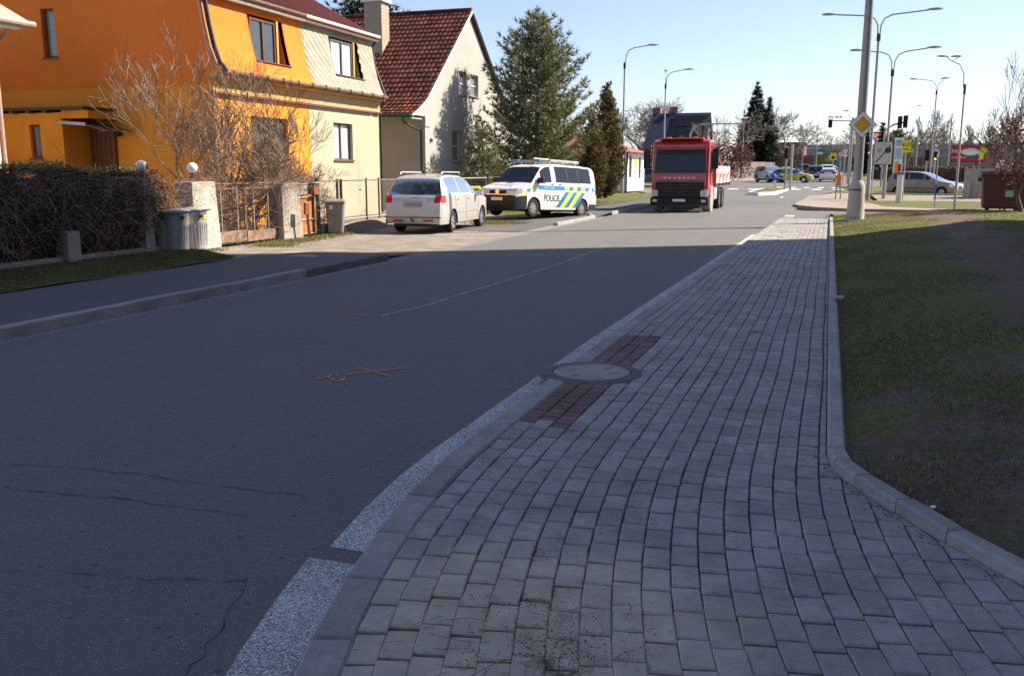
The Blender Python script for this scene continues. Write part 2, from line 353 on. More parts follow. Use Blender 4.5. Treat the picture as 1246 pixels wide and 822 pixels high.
M['blacksign'] = mat('black sign film', (.015, .015, .015), .5, .1, 8)
M['greysign'] = mat('grey sign back', (.33, .32, .30), .6, .1, 8)
M['policeblue'] = glossy('blue vehicle film', (.012, .17, .48), .25, .5, 0, .4)
M['policeyellow'] = glossy('fluorescent yellow film', (.72, .78, .02), .35, .5, 0, .2)
M['bark'] = mat('grey brown bark', (.13, .10, .08), .95, .3, 8, .8, 30)
M['twig'] = mat('bare twig', (.27, .195, .145), .9, .3, 3)
M['twigfar'] = mat('distant bare twig', (.22, .19, .17), .95, .25, 1)
M['vine'] = mat('dry creeper stem', (.34, .22, .16), .9, .4, 4)
M['needle'] = leafmat('pine needle', (.165, .18, .078), .45, col2=(.36, .36, .18))
M['spruce'] = leafmat('spruce needle', (.022, .038, .02), .45, col2=(.06, .085, .04))
M['thuja'] = leafmat('browned thuja', (.15, .115, .05), .4, col2=(.26, .20, .09))
M['ivy'] = leafmat('dark ivy leaf', (.05, .04, .024), .5, col2=(.085, .075, .035))
M['ivylight'] = leafmat('yellow green leaf', (.22, .22, .07), .4)
M['box'] = leafmat('yellowed bush leaf', (.15, .11, .03), .4, col2=(.26, .19, .06))
M['beech'] = leafmat('copper beech leaf', (.15, .065, .045), .45)
M['blade'] = leafmat('grass blade', (.13, .14, .04), .5, col2=(.34, .28, .13))
M['deadleaf'] = leafmat('dead leaf', (.16, .10, .06), .4)
def hue(m): return M[m]
# ================================================================== ground, roads, pavements
def Sx(y): return .057 * (5.2 - y) ** 2 if y < 5.2 else 0.0
def Xe(y): return -2.05 + .02 * max(0, y - 9) + Sx(y)
KR = [(.08, 40), (.08, 5.45), (.115, 5.22), (.22, 4.98), (.40, 4.64), (.59, 4.30), (.84, 3.93), (1.22, 3.3), (1.75, 2.5), (2.4, 1.5), (3.3, .1)]
def kx(y):
    if y >= 5.45: return .08
    return float(np.interp(y, [p[1] for p in KR[::-1]], [p[0] for p in KR[::-1]]))
def bank(x, y):
    k = kx(y) + .1
    b = .045 + .1 * max(0, min(x - k, 3.3)) - (.03 * max(0, x - 8) if x > 8 else 0)
    t = min(1, max(0, (36.2 - y) / 2.6)); t = t * t * (3 - 2 * t)
    n = .012 * math.sin(2.3 * x + .7 * y) + .01 * math.sin(3.1 * y - 1.3 * x) if x > k + .15 else 0
    return (max(b, -.05) + n) * t - .075 * (1 - t)
def strip(name, ys, xl, xr, z, m, nx=1):
    mb = MB(); g = []
    for y in ys:
        a, b = xl(y), xr(y)
        g.append([len(mb.v) + i for i in range(nx + 1)])
        for i in range(nx + 1):
            x = a + (b - a) * i / nx; mb.v.append((x, y, z(x, y)))
    for r0, r1 in zip(g, g[1:]):
        for i in range(nx): mb.f.append((r0[i], r0[i + 1], r1[i + 1], r1[i]))
    return mb.build(name, m, fix=False)
fr = lambda a, b, n: [a + (b - a) * i / n for i in range(n + 1)]
struct(strip('ground', [-300, 0, 44] + fr(46, 62, 8) + [90, 130, 170, 200, 204, 400, 1200, 5000], lambda y: -3000, lambda y: 3000, lambda x, y: rise(y) - .17, M['lawn'], 1))
ysr = fr(-25, 2, 9) + fr(2.3, 9, 22) + fr(9.5, 46, 40) + fr(47, 64, 17) + [70, 90, 110, 140, 170, 190]
ROADZ = -.1
road = struct(strip('road', ysr, lambda y: float(np.interp(y, [58, 68, 110, 120], [-8.1, -14, -14, -8])), lambda y: Xe(y) if y < 46 else float(np.interp(y, [46, 62, 75, 115, 190], [-1.45, -.9, 1, 2, 6])), lambda x, y: rise(y) + ROADZ, M['road'], 2))
struct(strip('side_street', fr(35.3, 42.4, 4), lambda y: -2.2, lambda y: 60, lambda x, y: ROADZ - .004, M['road'], 1))
struct(strip('cross_street', fr(84, 108, 6), lambda y: -90, lambda y: 90, lambda x, y: rise(y) + ROADZ + .005, M['road'], 1))
struct(strip('parking_lane', fr(53.5, 64, 6), lambda y: 2.6, lambda y: 60, lambda x, y: rise(y) - .03, M['apron'], 1))
far_walk = MB().prism([(-1.6, 47.5), (-1.3, 45.6), (-.4, 43.5), (.9, 42.3), (3.2, 41.9), (30, 41.9), (30, 43.4), (4, 43.6), (2.4, 45.5), (2.0, 50), (1.8, 60), (1.6, 78), (-1.0, 78), (-1.2, 60)], -.15, .02, 'z').build('far_pavement', mat('pinkish paving', (.30, .24, .21), .9, .12, 5, .4, 60)); struct(far_walk)
struct(strip('far_verge', fr(42.6, 53.6, 6), lambda y: 1.0, lambda y: 60, lambda x, y: rise(y) + .012, M['lawn'], 6))
struct(strip('corner_lawn', fr(64, 82, 4), lambda y: 2.2, lambda y: 60, lambda x, y: rise(y) + .03, M['lawn'], 6))
# traffic island in the junction
isl = MB().prism([(-4.9, 64), (-4.3, 63), (-3.6, 64.5), (-3.0, 78), (-4.9, 78)], .0, rise(70) + .06, 'z').build('traffic_island', M['lawn'], bevel=.03); struct(isl)
isk = MB().prism([(-5.15, 63.8), (-4.35, 62.4), (-3.35, 64.2), (-2.75, 78.3), (-5.15, 78.3)], .0, rise(70) + .03, 'z').build('kerb_edge', M['white_paint'], isl)
# --- left side
KL = -8.12
lz = lambda x, y: .02 - .115 * min(1, max(0, (y - 15.2) / 2.4))
struct(strip('left_pavement', fr(-25, 14.8, 12) + fr(15.2, 17.6, 5), lambda y: -10.45, lambda y: KL - .14, lz, M['path'], 1))
lv = struct(strip('left_verge', fr(-25, 4, 4) + fr(5, 15.9, 22), lambda y: -13.6, lambda y: -10.42 - (.0 if y < 14.6 else (y - 14.6) * 1.7), lambda x, y: .035 + .01 * math.sin(3 * x + 2 * y), M['lawn'], 10))
struct(strip('driveway_apron', fr(14.2, 34.5, 20), lambda y: -14.6, lambda y: KL + .02, lambda x, y: -.096 + .05 * min(1, max(0, (17.6 - y) / 2.5)) * (1 if x < -10.4 else 0), M['apron'], 8))
struct(strip('drive_patch', fr(25, 34.5, 6), lambda y: -10.6 + .02 * (y - 25), lambda y: -8.35, lambda x, y: -.088, M['path'], 1))
struct(strip('left_far_pavement', fr(33.2, 60, 14), lambda y: -10.3, lambda y: KL - .004, lambda x, y: rise(y) - .09 + .09 * min(1, max(0, (y - 33.2) / 2.5)), M['path'], 1))
struct(strip('left_lawn', fr(34.4, 62, 16), lambda y: -15.5, lambda y: -10.28, lambda x, y: rise(y) + .015 - .11 * min(1, max(0, (37 - y) / 2.6)), M['lawn'], 6))
struct(strip('garden_ground', fr(-25, 66, 14), lambda y: -70, lambda y: -13.3 if y < 34.4 else -15.4, lambda x, y: rise(y) - .06, M['earth'], 4))
# --- kerbs made of stones
def kerbstones(name, pts, w, ztop, zbot, length, m, side=1, gap=.008, m2=None, odd=()):
    """stones along a polyline, the stone lying on the side of the line given by side"""
    bed = MB(); base = None
    P = [Vector((p[0], p[1], 0)) for p in pts]; segs = []
    for a, b in zip(P, P[1:]):
        L = (b - a).length; n = max(1, round(L / length))
        for i in range(n): segs.append((a + (b - a) * (i / n), a + (b - a) * ((i + 1) / n)))
    for a, b in segs:
        t = (b - a).normalized(); n = Vector((t.y, -t.x, 0)) * side
        bed.add([a + Vector((0, 0, zbot)), b + Vector((0, 0, zbot)), b + n * w + Vector((0, 0, zbot)), a + n * w + Vector((0, 0, zbot))], [(0, 1, 2, 3)])
    bedo = struct(bed.build(name, M['joint']))
    for i, (a, b) in enumerate(segs):
        t = (b - a).normalized(); n = Vector((t.y, -t.x, 0)) * side; L = (b - a).length; h = ztop - zbot - .004
        c = (a + b) / 2 + n * w / 2; dz = random.uniform(-.006, .006)
        mb = MB(); ch = .014
        x, y = L / 2 - gap / 2, w / 2
        mb.add([(-x, -y, 0), (x, -y, 0), (x, y, 0), (-x, y, 0), (-x, -y, h - ch), (x, -y, h - ch), (x, y, h - ch), (-x, y, h - ch), (-x + ch, -y + ch, h), (x - ch, -y + ch, h), (x - ch, y - ch, h), (-x + ch, y - ch, h)],
               [(0, 1, 5, 4), (1, 2, 6, 5), (2, 3, 7, 6), (3, 0, 4, 7), (4, 5, 9, 8), (5, 6, 10, 9), (6, 7, 11, 10), (7, 4, 8, 11), (8, 9, 10, 11), (3, 2, 1, 0)])
        o = mb.build('kerb_stone', m2 if (m2 and i in odd) else m, bedo)
        o.location = (c.x, c.y, zbot + .004 + dz); o.rotation_euler = (random.uniform(-.006, .006), random.uniform(-.004, .004), math.atan2(t.y, t.x))
    return bedo
kerbstones('left_kerb', [(KL, y) for y in (0, 16.2)], .15, .03, -.12, 1.0, M['kerb'], -1, m2=M['kerbold'], odd=(0, 1, 2, 3, 4, 5, 6, 13, 14, 15))
kerbstones('left_kerb_middle', [(KL, 28.2), (KL, 33.2), (KL - .5, 34.6)], .15, .0, -.12, 1.0, M['kerb'], -1)
kerbstones('left_kerb_far', [(KL, 36), (KL, 46)], .15, .02, -.12, 1.0, M['kerb'], -1)
ye = [1.2 + i * .48 for i in range(8)] + [5 + i for i in range(29)]
kerbstones('road_edge_kerb', [(Xe(y), y) for y in ye], .165, .0, -.13, 1.0, M['kerb'], 1)
kerbstones('verge_kerb', [(.08, 33.5), (.08, 5.45)] + KR[2:], .1, .065, -.03, 1.0, M['kerb'], -1)
# --- paving blocks of the near pavement
sagf = lambda x, y: -.0065 * math.sin(3.1 * x + 1.3 + .6 * y) * math.sin(2.3 * y)
bed = struct(strip('right_pavement', fr(.6, 33.6, 220), lambda y: Xe(y) + .1, lambda y: kx(y) + .02, lambda x, y: -.016 + sagf(x, y), M['joint'], 12))
BW, BL, JT = .12, .205, .0075; JC = .0125
def inframe(x, y):
    p = Vector((x, y, -CH)); c, s = math.cos(YAW), math.sin(YAW)
    q = (c * p.x + s * p.y, -s * p.x + c * p.y, p.z)
    zc = q[1] * math.cos(PITCH) - q[2] * math.sin(PITCH); yc = q[1] * math.sin(PITCH) + q[2] * math.cos(PITCH)
    if zc < .3: return False
    return -20 < CX + F * q[0] / zc < 1266 and CY - F * yc / zc < 850
def paver_mesh(pts, h=.022, ch=.0085):
    c = Vector((sum(p[0] for p in pts) / 4, sum(p[1] for p in pts) / 4, 0)); vs = []
    for z, k in ((-h, 0), (-ch * .7, 0), (0, ch)):
        for p in pts:
            v = Vector((p[0], p[1], 0)) - c; s = max(.2, 1 - k / max(.02, v.length) * 1.35); v = v * s; vs.append((v.x, v.y, z))
    return c, vs, [(0, 1, 5, 4), (1, 2, 6, 5), (2, 3, 7, 6), (3, 0, 4, 7), (4, 5, 9, 8), (5, 6, 10, 9), (6, 7, 11, 10), (7, 4, 8, 11), (8, 9, 10, 11)]
blocks = []; MC = (-1.77, 7.2)
for j in range(0, 34):
    off = (j * .37 % 1) * BL * .5 + (j % 2) * BL * .5; y = .9 - off; xj = -1.88 + BW * j
    while y < 33.4:
        red = j < 3 and 5.5 < y < 9.05
        Ln = BL * .5 if red else BL; y0, y1 = y + JC / 2, y + Ln - JC / 2
        pts = []
        for (xx, yy) in ((xj + JT / 2, y0), (xj + BW - JT / 2, y0), (xj + BW - JT / 2, y1), (xj + JT / 2, y1)):
            th = .114 * max(0, 5.2 - yy); y2 = yy + th * (xx - xj - BW / 2) * .9
            pts.append([xx + Sx(yy) + .006 * math.sin(1.7 * yy + j * .05), y2])
        y += Ln
        lim0 = [Xe(p[1]) + .172 for p in pts]; lim1 = [kx(p[1]) - .006 for p in pts]
        cut = False
        for p, a, b in zip(pts, lim0, lim1):
            if p[0] < a: p[0] = a; cut = True
            if p[0] > b: p[0] = b; cut = True
        if max(abs(pts[1][0] - pts[0][0]), abs(pts[2][0] - pts[3][0])) < .012: continue
        cx_, cy_ = sum(p[0] for p in pts) / 4, sum(p[1] for p in pts) / 4
        if math.hypot(cx_ - MC[0], cy_ - MC[1]) < .385: continue
        blocks.append((math.hypot(cx_, cy_), red, cut, pts))
vis = sorted([b for b in blocks if inframe(b[3][0][0], b[3][0][1]) and not b[1]], key=lambda b: b[0])[:290]
visr = sorted([b for b in blocks if b[1]], key=lambda b: b[0])
ids = set(id(b) for b in vis) | set(id(b) for b in visr)
for b in vis + visr:
    c, vs_, fs_ = paver_mesh(b[3]); o = MB().add(vs_, fs_).build('red_paver' if b[1] else 'paver', M['redpaver' if b[1] else 'paver'], bed, fix=False)
    sag = sagf(c.x, c.y)
    o.location = (c.x, c.y, random.gauss(0, .0018) + sag); o.rotation_euler = (random.gauss(0, .014), random.gauss(0, .018), random.gauss(0, .012))
rest = MB()
for b in blocks:
    if id(b) in ids: continue
    c, vs_, fs_ = paver_mesh(b[3]); e = Euler((random.gauss(0, .016), random.gauss(0, .022), random.gauss(0, .01))).to_matrix(); dz = random.gauss(0, .0016) + sagf(c.x, c.y)
    rest.add([Vector(e @ Vector(v)) + Vector((c.x, c.y, dz)) for v in vs_], fs_)
stuff(rest.build('paver', M['paver'], bed, fix=False))
# --- verge on the right, a low bank
ysv = fr(-6, 2, 6) + fr(2.4, 8, 22) + fr(8.5, 33.4, 50) + fr(33.7, 36.3, 8)
vg = MB(); gi = []
xs = [0, .15, .4, .8, 1.2, 1.6, 2, 2.4, 2.8, 3.2, 3.8, 4.5, 5.5, 7, 9, 13, 20, 35, 60]
for y in ysv:
    k = kx(y) + .095 if y < 33.4 else .175; gi.append([len(vg.v) + i for i in range(len(xs))])
    for d in xs: vg.v.append((k + d, y, bank(k + d, y)))
for a, b in zip(gi, gi[1:]):
    for i in range(len(xs) - 1): vg.f.append((a[i], a[i + 1], b[i + 1], b[i]))
struct(vg.build('right_verge', M['verge'], fix=False, smooth=True))
kerbstones('side_street_kerb', [(1.9, 36.35), (14, 37.0)], .1, .0, -.12, 1.0, M['kerb'], 1)
# --- grass
def blades(name, pts, m, hmin, hmax, wid=.004, lean=.6):
    P = np.array(pts); n = len(P); a = rng.uniform(0, 2 * np.pi, n); h = rng.uniform(hmin, hmax, n); w = rng.uniform(.6, 1.5, n) * wid
    b = rng.uniform(0, 2 * np.pi, n); ln = rng.uniform(0, lean, n) * h
    dx, dy = np.cos(a) * w, np.sin(a) * w; tip = P + np.stack([np.cos(b) * ln, np.sin(b) * ln, h], 1)
    V = np.stack([P - np.stack([dx, dy, np.zeros(n)], 1), P + np.stack([dx, dy, np.zeros(n)], 1), tip], 1).reshape(-1, 3)
    return stuff(npobj(name, V, np.arange(3 * n).reshape(-1, 3), m))
def patch(x, y): return .5 + .25 * math.sin(1.9 * x + .8 * y + 2 * math.sin(.9 * y)) + .25 * math.sin(3.7 * x - 1.7 * y + 1.5 * math.sin(2.2 * x))
pts = []
for _ in range(200000):
    y = 3 + 31 * random.random() ** 1.7; x = kx(y) + .12 + 6.5 * random.random() ** 1.3
    px_ = abs(x - (2.45 + (y - 12) * .055)); tr = max(0, .95 - 1.15 * px_); near = max(0, 1.2 - .15 * y)
    d = patch(x, y) * 1.25 + .1 - 1.0 * max(tr, near)
    if random.random() < d: pts.append((x, y, bank(x, y) - .004))
tag(blades('grass', pts, M['blade'], .01, .045, .0042, 1.6), 'short patchy grass on the worn bank beside the block pavement', 'grass')
pts = [(random.uniform(-13.3, -10.5 - max(0, (y - 14.6) * 1.5)), y, .032) for y in [random.uniform(7, 15.7) for _ in range(42000)]]
tag(blades('grass', pts, M['blade'], .02, .05, .006), 'mown grass strip between the hedge and the asphalt footpath', 'grass')
pts = []
for cx_, cy_, rx_, ry_, n in ((-12.7, 16.2, .35, .8, 1500), (-12.6, 19.9, .5, 1.3, 3500), (-12.2, 18.5, .5, .5, 900), (-10.4, 28.9, .9, .9, 4000), (-12.6, 22.2, .3, 1.2, 1500), (-11.9, 37.5, 1.3, 2.5, 6000), (-12.0, 43, 1.5, 5, 9000), (.6, 34.2, .5, 1.2, 2500)):
    for _ in range(n):
        x, y = random.gauss(cx_, rx_ * .5), random.gauss(cy_, ry_ * .5); pts.append((x, y, -.096 if y < 34.4 and x < -5 else (.012 + rise(y) if x < 0 else bank(x, y))))
tag(blades('grass', pts, M['ivylight'], .03, .09, .008), 'yellowish tufts of grass at the edges of the driveways', 'grass')
P_ = []
for _ in range(9000):
    y = 3.2 + 18 * random.random() ** 1.8; x = kx(y) + .13 + 5 * random.random(); P_.append((x, y, bank(x, y) + .006))
P_ = np.array(P_); n_ = len(P_); a_ = rng.uniform(0, 6.28, n_); L_ = rng.uniform(.01, .05, n_); d_ = np.stack([np.cos(a_) * L_, np.sin(a_) * L_, rng.uniform(-.002, .012, n_)], 1); e_ = np.stack([-np.sin(a_), np.cos(a_), np.zeros(n_)], 1) * rng.uniform(.0012, .004, n_)[:, None]
tag(stuff(npobj('dry_straw', np.stack([P_ - d_ - e_, P_ - d_ + e_, P_ + d_ + e_ * .3, P_ + d_ - e_ * .3], 1).reshape(-1, 3), np.arange(4 * n_).reshape(-1, 4), leafmat('dry straw', (.26, .21, .13), .5))), 'dry straw and dead grass stalks strewn over the worn bank', 'straw')
# --- road marks
def ribbon(name, pix, w, m, parent=None, z=ROADZ + .004, jit=0, pts=None):
    P = [Vector(G(px, py, z)) for px, py in pix] if pts is None else [Vector(p) for p in pts]
    Q = []
    for a, b in zip(P, P[1:]):
        n = max(1, int((b - a).length / .05)) if jit else 1
        for i in range(n): Q.append(a + (b - a) * (i / n) + Vector((random.uniform(-jit, jit), random.uniform(-jit, jit), 0)))
    Q.append(P[-1]); mb = MB()
    for i, q in enumerate(Q):
        t = Q[min(i + 1, len(Q) - 1)] - Q[max(0, i - 1)]; n = Vector((t.y, -t.x, 0)).normalized() * w / 2 * (random.uniform(.02, 1.5) if jit else 1)
        mb.v += [tuple(q - n), tuple(q + n)]
        if i: k = 2 * i; mb.f.append((k - 2, k - 1, k + 1, k))
    return mb.build(name, m, parent, fix=False)
for pix in ([(0, 563), (60, 567), (140, 573), (230, 585), (310, 595), (370, 603)], [(0, 592), (80, 601), (160, 608), (240, 618), (310, 627)], [(0, 694), (60, 696), (110, 697), (140, 703), (230, 706), (300, 705)], [(300, 705), (285, 735), (255, 780), (225, 822)], [(563, 357), (640, 361), (700, 364), (775, 368)], [(735, 301), (800, 280), (868, 258)]):
    ribbon('crack', pix, .006, M['crack'], road, jit=.022)
ribbon('seam', [(463, 384), (520, 371), (562, 357), (620, 340), (680, 321), (735, 301)], .045, M['seam'], road, jit=.008)
ribbon('chalk_line', [(383, 379), (420, 381), (463, 384)], .02, M['spray'], road, z=ROADZ + .007, jit=.004)
for pix in ([(422, 455), (495, 447)], [(437, 447), (473, 457)], [(386, 459), (391, 460)], [(412, 456), (403, 455), (399, 459), (407, 460), (402, 463), (412, 463), (421, 458), (417, 463)]):
    ribbon('survey_mark', pix, .026, M['spray'], road, z=ROADZ + .008, jit=0)
for y0, y1, w0, w1 in ((1.0, 3.42, .29, .03), (3.56, 26, .235, .03)):
    ys = fr(y0, y1, max(6, int((y1 - y0) * 2)))
    strip('edge_line', ys, lambda y: Xe(y) - w0, lambda y: Xe(y) - w1, lambda x, y: ROADZ + .004, M['line'], 1).parent = road
strip('gutter_line', fr(4, 34, 30), lambda y: KL + .03, lambda y: KL + .24, lambda x, y: ROADZ + .004, worn('dusty gutter paint', (.42, .40, .38), .42, .62, 30), 1).parent = road
for (x0, x1, y0, y1) in [(-1.55, -1.2, 30 + i * 2.2, 31.2 + i * 2.2) for i in range(4)] + [(-12.5 + i * 1.6, -11.7 + i * 1.6, 75, 77.5) for i in range(9)] + [(-4.2 + i * 1.1, -3.7 + i * 1.1, 80, 82.5) for i in range(5)]:
    strip('lane_mark', [y0, y1], lambda y: x0, lambda y: x1, lambda x, y: rise(y) + ROADZ + .006, M['linefar'], 1).parent = road
ar = MB(); z_ = rise(60) + ROADZ + .008
ar.prism([(-1.9 - .9, 58), (-1.75 - .9, 58), (-1.75 - .9, 62), (-1.5 - .9, 62), (-1.82 - .9, 65), (-2.15 - .9, 62), (-1.9 - .9, 62)], z_, z_ + .002, 'z').build('lane_arrow', M['linefar'], road)
# --- manhole beside the red blocks
mh = thing('manhole_cover', 'round iron manhole cover set in a ring among red blocks', 'manhole', (MC[0], MC[1], .011))
iron = mat('worn cast iron', (.34, .30, .285), .7, .15, 6, .3, 60, col2=(.30, .22, .20))
MB().lathe([(.325, -.03), (.325, .001), (.36, .001), (.41, -.004), (.44, -.03)], 40, (0, 0, 0), 'z', False).build('ring', M['kerbold'], mh, True)
cov = MB().lathe([(.315, -.03), (.315, -.002), (.305, .004), (.29, .004), (.285, -.002), (.0, -.001)], 40).build('cover', iron, mh, True)
for a in range(0, 360, 60): MB().box((.2 * math.cos(R(a)), .2 * math.sin(R(a)), .001), (.09, .018, .006), (0, 0, R(a))).build('rib', iron, cov)
mh2 = thing('manhole_cover', 'iron manhole cover sunk in the footpath asphalt across the street', 'manhole', (-9.6, 15.4, .0))
MB().lathe([(.33, -.02), (.33, .008), (.30, .014), (.0, .012)], 28).build('cover', iron, mh2, True)
MB().lathe([(.36, -.03), (.42, .012), (.33, .006)], 28).build('ring', M['kerbold'], mh2, True)
# --- litter and soil washed over the blocks
tw = MB()
for _ in range(260):
    a = random.gauss(0, 1), random.gauss(0, 1); x, y = -.88 + .24 * a[0], 2.83 + .2 * a[1]
    if random.random() < .2: x, y = random.uniform(-1.5, -.4), random.uniform(2.4, 4.2)
    L = random.uniform(.012, .05) if random.random() < .9 else random.uniform(.08, .2); an = random.uniform(0, 6.3)
    p = Vector((x, y, random.uniform(.002, .012))); d = Vector((math.cos(an), math.sin(an), random.uniform(-.04, .06))) * L
    tw.tube([p, p + d * .5 + Vector((random.gauss(0, .1), random.gauss(0, .1), .05)) * L, p + d], random.uniform(.0006, .002), 3)
tag(stuff(tw.build('twig_litter', M['vine'], fix=False)), 'broken brown twigs scattered over the muddy paving blocks', 'twigs')
sc = MB()
def clod(x, y, z, s):
    vs = [(x + random.gauss(0, 1) * s * .3 + dx * s, y + random.gauss(0, 1) * s * .3 + dy * s, z + max(0, dz * s * random.uniform(.3, .8))) for dx, dy, dz in ((1, 0, 0), (0, 1, 0), (-1, 0, 0), (0, -1, 0), (0, 0, 1))]
    sc.add(vs, [(0, 1, 4), (1, 2, 4), (2, 3, 4), (3, 0, 4)])
for _ in range(2200):
    x, y = -.80 + .14 * random.gauss(0, 1), 2.72 + .2 * random.gauss(0, 1)
    if random.random() < .22: x, y = -1.05 + .06 * random.gauss(0, 1), 3.2 + .07 * random.gauss(0, 1)
    elif random.random() < .15: x, y = -1.15 + .05 * random.gauss(0, 1), 3.6 + .05 * random.gauss(0, 1)
    clod(x, y, 0, random.uniform(.0008, .0042))
for _ in range(700):
    y = random.uniform(3, 14); clod(kx(y) - .03 - abs(random.gauss(0, .035)), y, 0, random.uniform(.002, .008))
for _ in range(500):
    y = random.uniform(5, 11); clod(Xe(y) + random.gauss(-.04, .05), y, -.0 if random.random() < .5 else -.1, random.uniform(.003, .009))
for _ in range(9000):
    y = 3.2 + 9 * random.random() ** 1.6; x = kx(y) + .13 + 3.5 * random.random(); clod(x, y, bank(x, y) - .003, random.uniform(.003, .014))
tag(stuff(sc.build('soil_crumbs', M['soil'], fix=False)), 'dark soil crumbs spilled on the paving blocks and along the kerb', 'soil')
for nm, lb, (x, y), m in (('paper_scrap', 'tiny white paper scrap lying on the bare soil of the bank', G(1138, 584, .2)[:2], M['white_paint']), ('metal_can', 'crushed silver can on the kerb at the edge of the grass', (.19, 11.9), M['galv'])):
    o = MB().slab((-.012, -.008, .01), (.012, -.008, .012), (.012, .008, .016), (-.012, .008, .012), .004).build(nm, m) if nm[0] == 'p' else MB().lathe([(.02, -.06), (.033, -.055), (.028, 0), (.033, .05), (.024, .06)], 12, axis='x').build(nm, m, None, True)
    o.location = (x, y, (bank(x, y) + .01) if nm[0] == 'p' else .095); o.rotation_euler = (0, 0, .4); tag(o, lb, 'litter')
# ================================================================== buildings
def wall_grid(mb, o, u, n, L, H, ops, th=.3, z0=0):
    """wall from o along u (length L), height H, outer face on o, thickness against n; ops = (a0,a1,b0,b1) holes"""
    o = Vector(o); u = Vector(u); n = Vector(n); A = sorted({0, L, *[v for q in ops for v in q[:2]]}); B = sorted({0, H, *[v for q in ops for v in q[2:4]]})
    for a0, a1 in zip(A, A[1:]):
        for b0, b1 in zip(B, B[1:]):
            if any(q[0] <= (a0 + a1) / 2 <= q[1] and q[2] <= (b0 + b1) / 2 <= q[3] for q in ops): continue
            p = [o + u * a + Vector((0, 0, b)) for a, b in ((a0, b0), (a1, b0), (a1, b1), (a0, b1))]; k = -n * th
            mb.add(p + [q + k for q in p], [(0, 1, 2, 3), (7, 6, 5, 4), (0, 4, 5, 1), (1, 5, 6, 2), (2, 6, 7, 3), (3, 7, 4, 0)])
    return mb
def window(parent, o, u, n, w, h, fm, pm, cols=2, rows=1, rec=.16, sill=None, fw=.06, label=None):
    """window in a hole whose lower left outer corner is o"""
    o = Vector(o); u = Vector(u); n = Vector(n); up = Vector((0, 0, 1)); c0 = o - n * rec
    def bx(mb, a0, a1, b0, b1, d0, d1):
        p = [c0 + u * a + up * b + n * d for a in (a0, a1) for b in (b0, b1) for d in (d0, d1)]
        mb.add(p, [(0, 1, 3, 2), (4, 6, 7, 5), (0, 4, 5, 1), (2, 3, 7, 6), (0, 2, 6, 4), (1, 5, 7, 3)])
    f = MB(); bx(f, 0, w, 0, fw, -.03, .04); bx(f, 0, w, h - fw, h, -.03, .04); bx(f, 0, fw, fw, h - fw, -.03, .04); bx(f, w - fw, w, fw, h - fw, -.03, .04)
    cw = (w - 2 * fw) / cols
    for i in range(1, cols): bx(f, fw + cw * i - fw * .6, fw + cw * i + fw * .6, fw, h - fw, -.03, .05)
    rh = (h - 2 * fw) / rows
    for i in range(1, rows): bx(f, fw, w - fw, fw + rh * i - fw * .4, fw + rh * i + fw * .4, -.03, .045)
    fo = f.build('window', fm, parent)
    for i in range(cols):
        for j in range(rows):
            g = MB(); bx(g, fw + cw * i - .01, fw + cw * (i + 1) + .01, fw + rh * j - .01, fw + rh * (j + 1) + .01, -.015, .0); g.build('pane', pm, fo)
    bk = MB(); bx(bk, -.02, w + .02, -.02, h + .02, -.12, -.08); bk.build('backing', M['darksteel'], fo)
    if sill:
        s = MB(); bx(s, -.05, w + .05, -.05, -.003, -.02, rec + .06); s.build('sill', sill, fo)
    return fo
XF = -16.8; ZG = -.05
def fy(px, py=150): return PX(px, py, XF)[1]
YA0, YA1, YB1 = fy(260), fy(376.5), fy(461)
up = Vector((0, 0, 1)); uY = (0, 1, 0); nX = (1, 0, 0); uX = (1, 0, 0); nYm = (0, -1, 0)
MANS = [(-16.43, 4.40), (-16.62, 4.62), (-16.80, 5.1), (-16.93, 5.7), (-17.03, 6.35), (-17.10, 6.78)]
def mx(z): return float(np.interp(z, [p[1] for p in MANS], [p[0] for p in MANS]))
def mansard(mb, y0, y1, w0, w1, zs, zh, xw):
    """curved lower roof with a window recess from w0..w1, zs..zh down to plane xw"""
    zz = sorted({p[1] for p in MANS} | {zs, zh})
    for a, b in zip(zz, zz[1:]):
        for p, q in ((y0, w0), (w0, w1), (w1, y1)):
            if p == w0 and zs <= (a + b) / 2 <= zh: continue
            mb.add([(mx(a), p, a), (mx(a), q, a), (mx(b), q, b), (mx(b), p, b), (mx(a) - .12, p, a), (mx(a) - .12, q, a), (mx(b) - .12, q, b), (mx(b) - .12, p, b)],
                   [(0, 1, 2, 3), (7, 6, 5, 4), (0, 4, 5, 1), (1, 5, 6, 2), (2, 6, 7, 3), (3, 7, 4, 0)])
    prof = [(mx(z), z) for z in sorted({zs, zh, *[p[1] for p in MANS if zs < p[1] < zh]})]
    for y, d in ((w0, -.05), (w1, .05)): mb.prism(prof + [(xw - .1, zh), (xw - .1, zs)], y, y + d, 'y')
    mb.bb(xw - .1, mx(zs), w0, w1, zs - .06, zs); mb.bb(xw - .1, mx(zh), w0, w1, zh, zh + .06)
    return mb
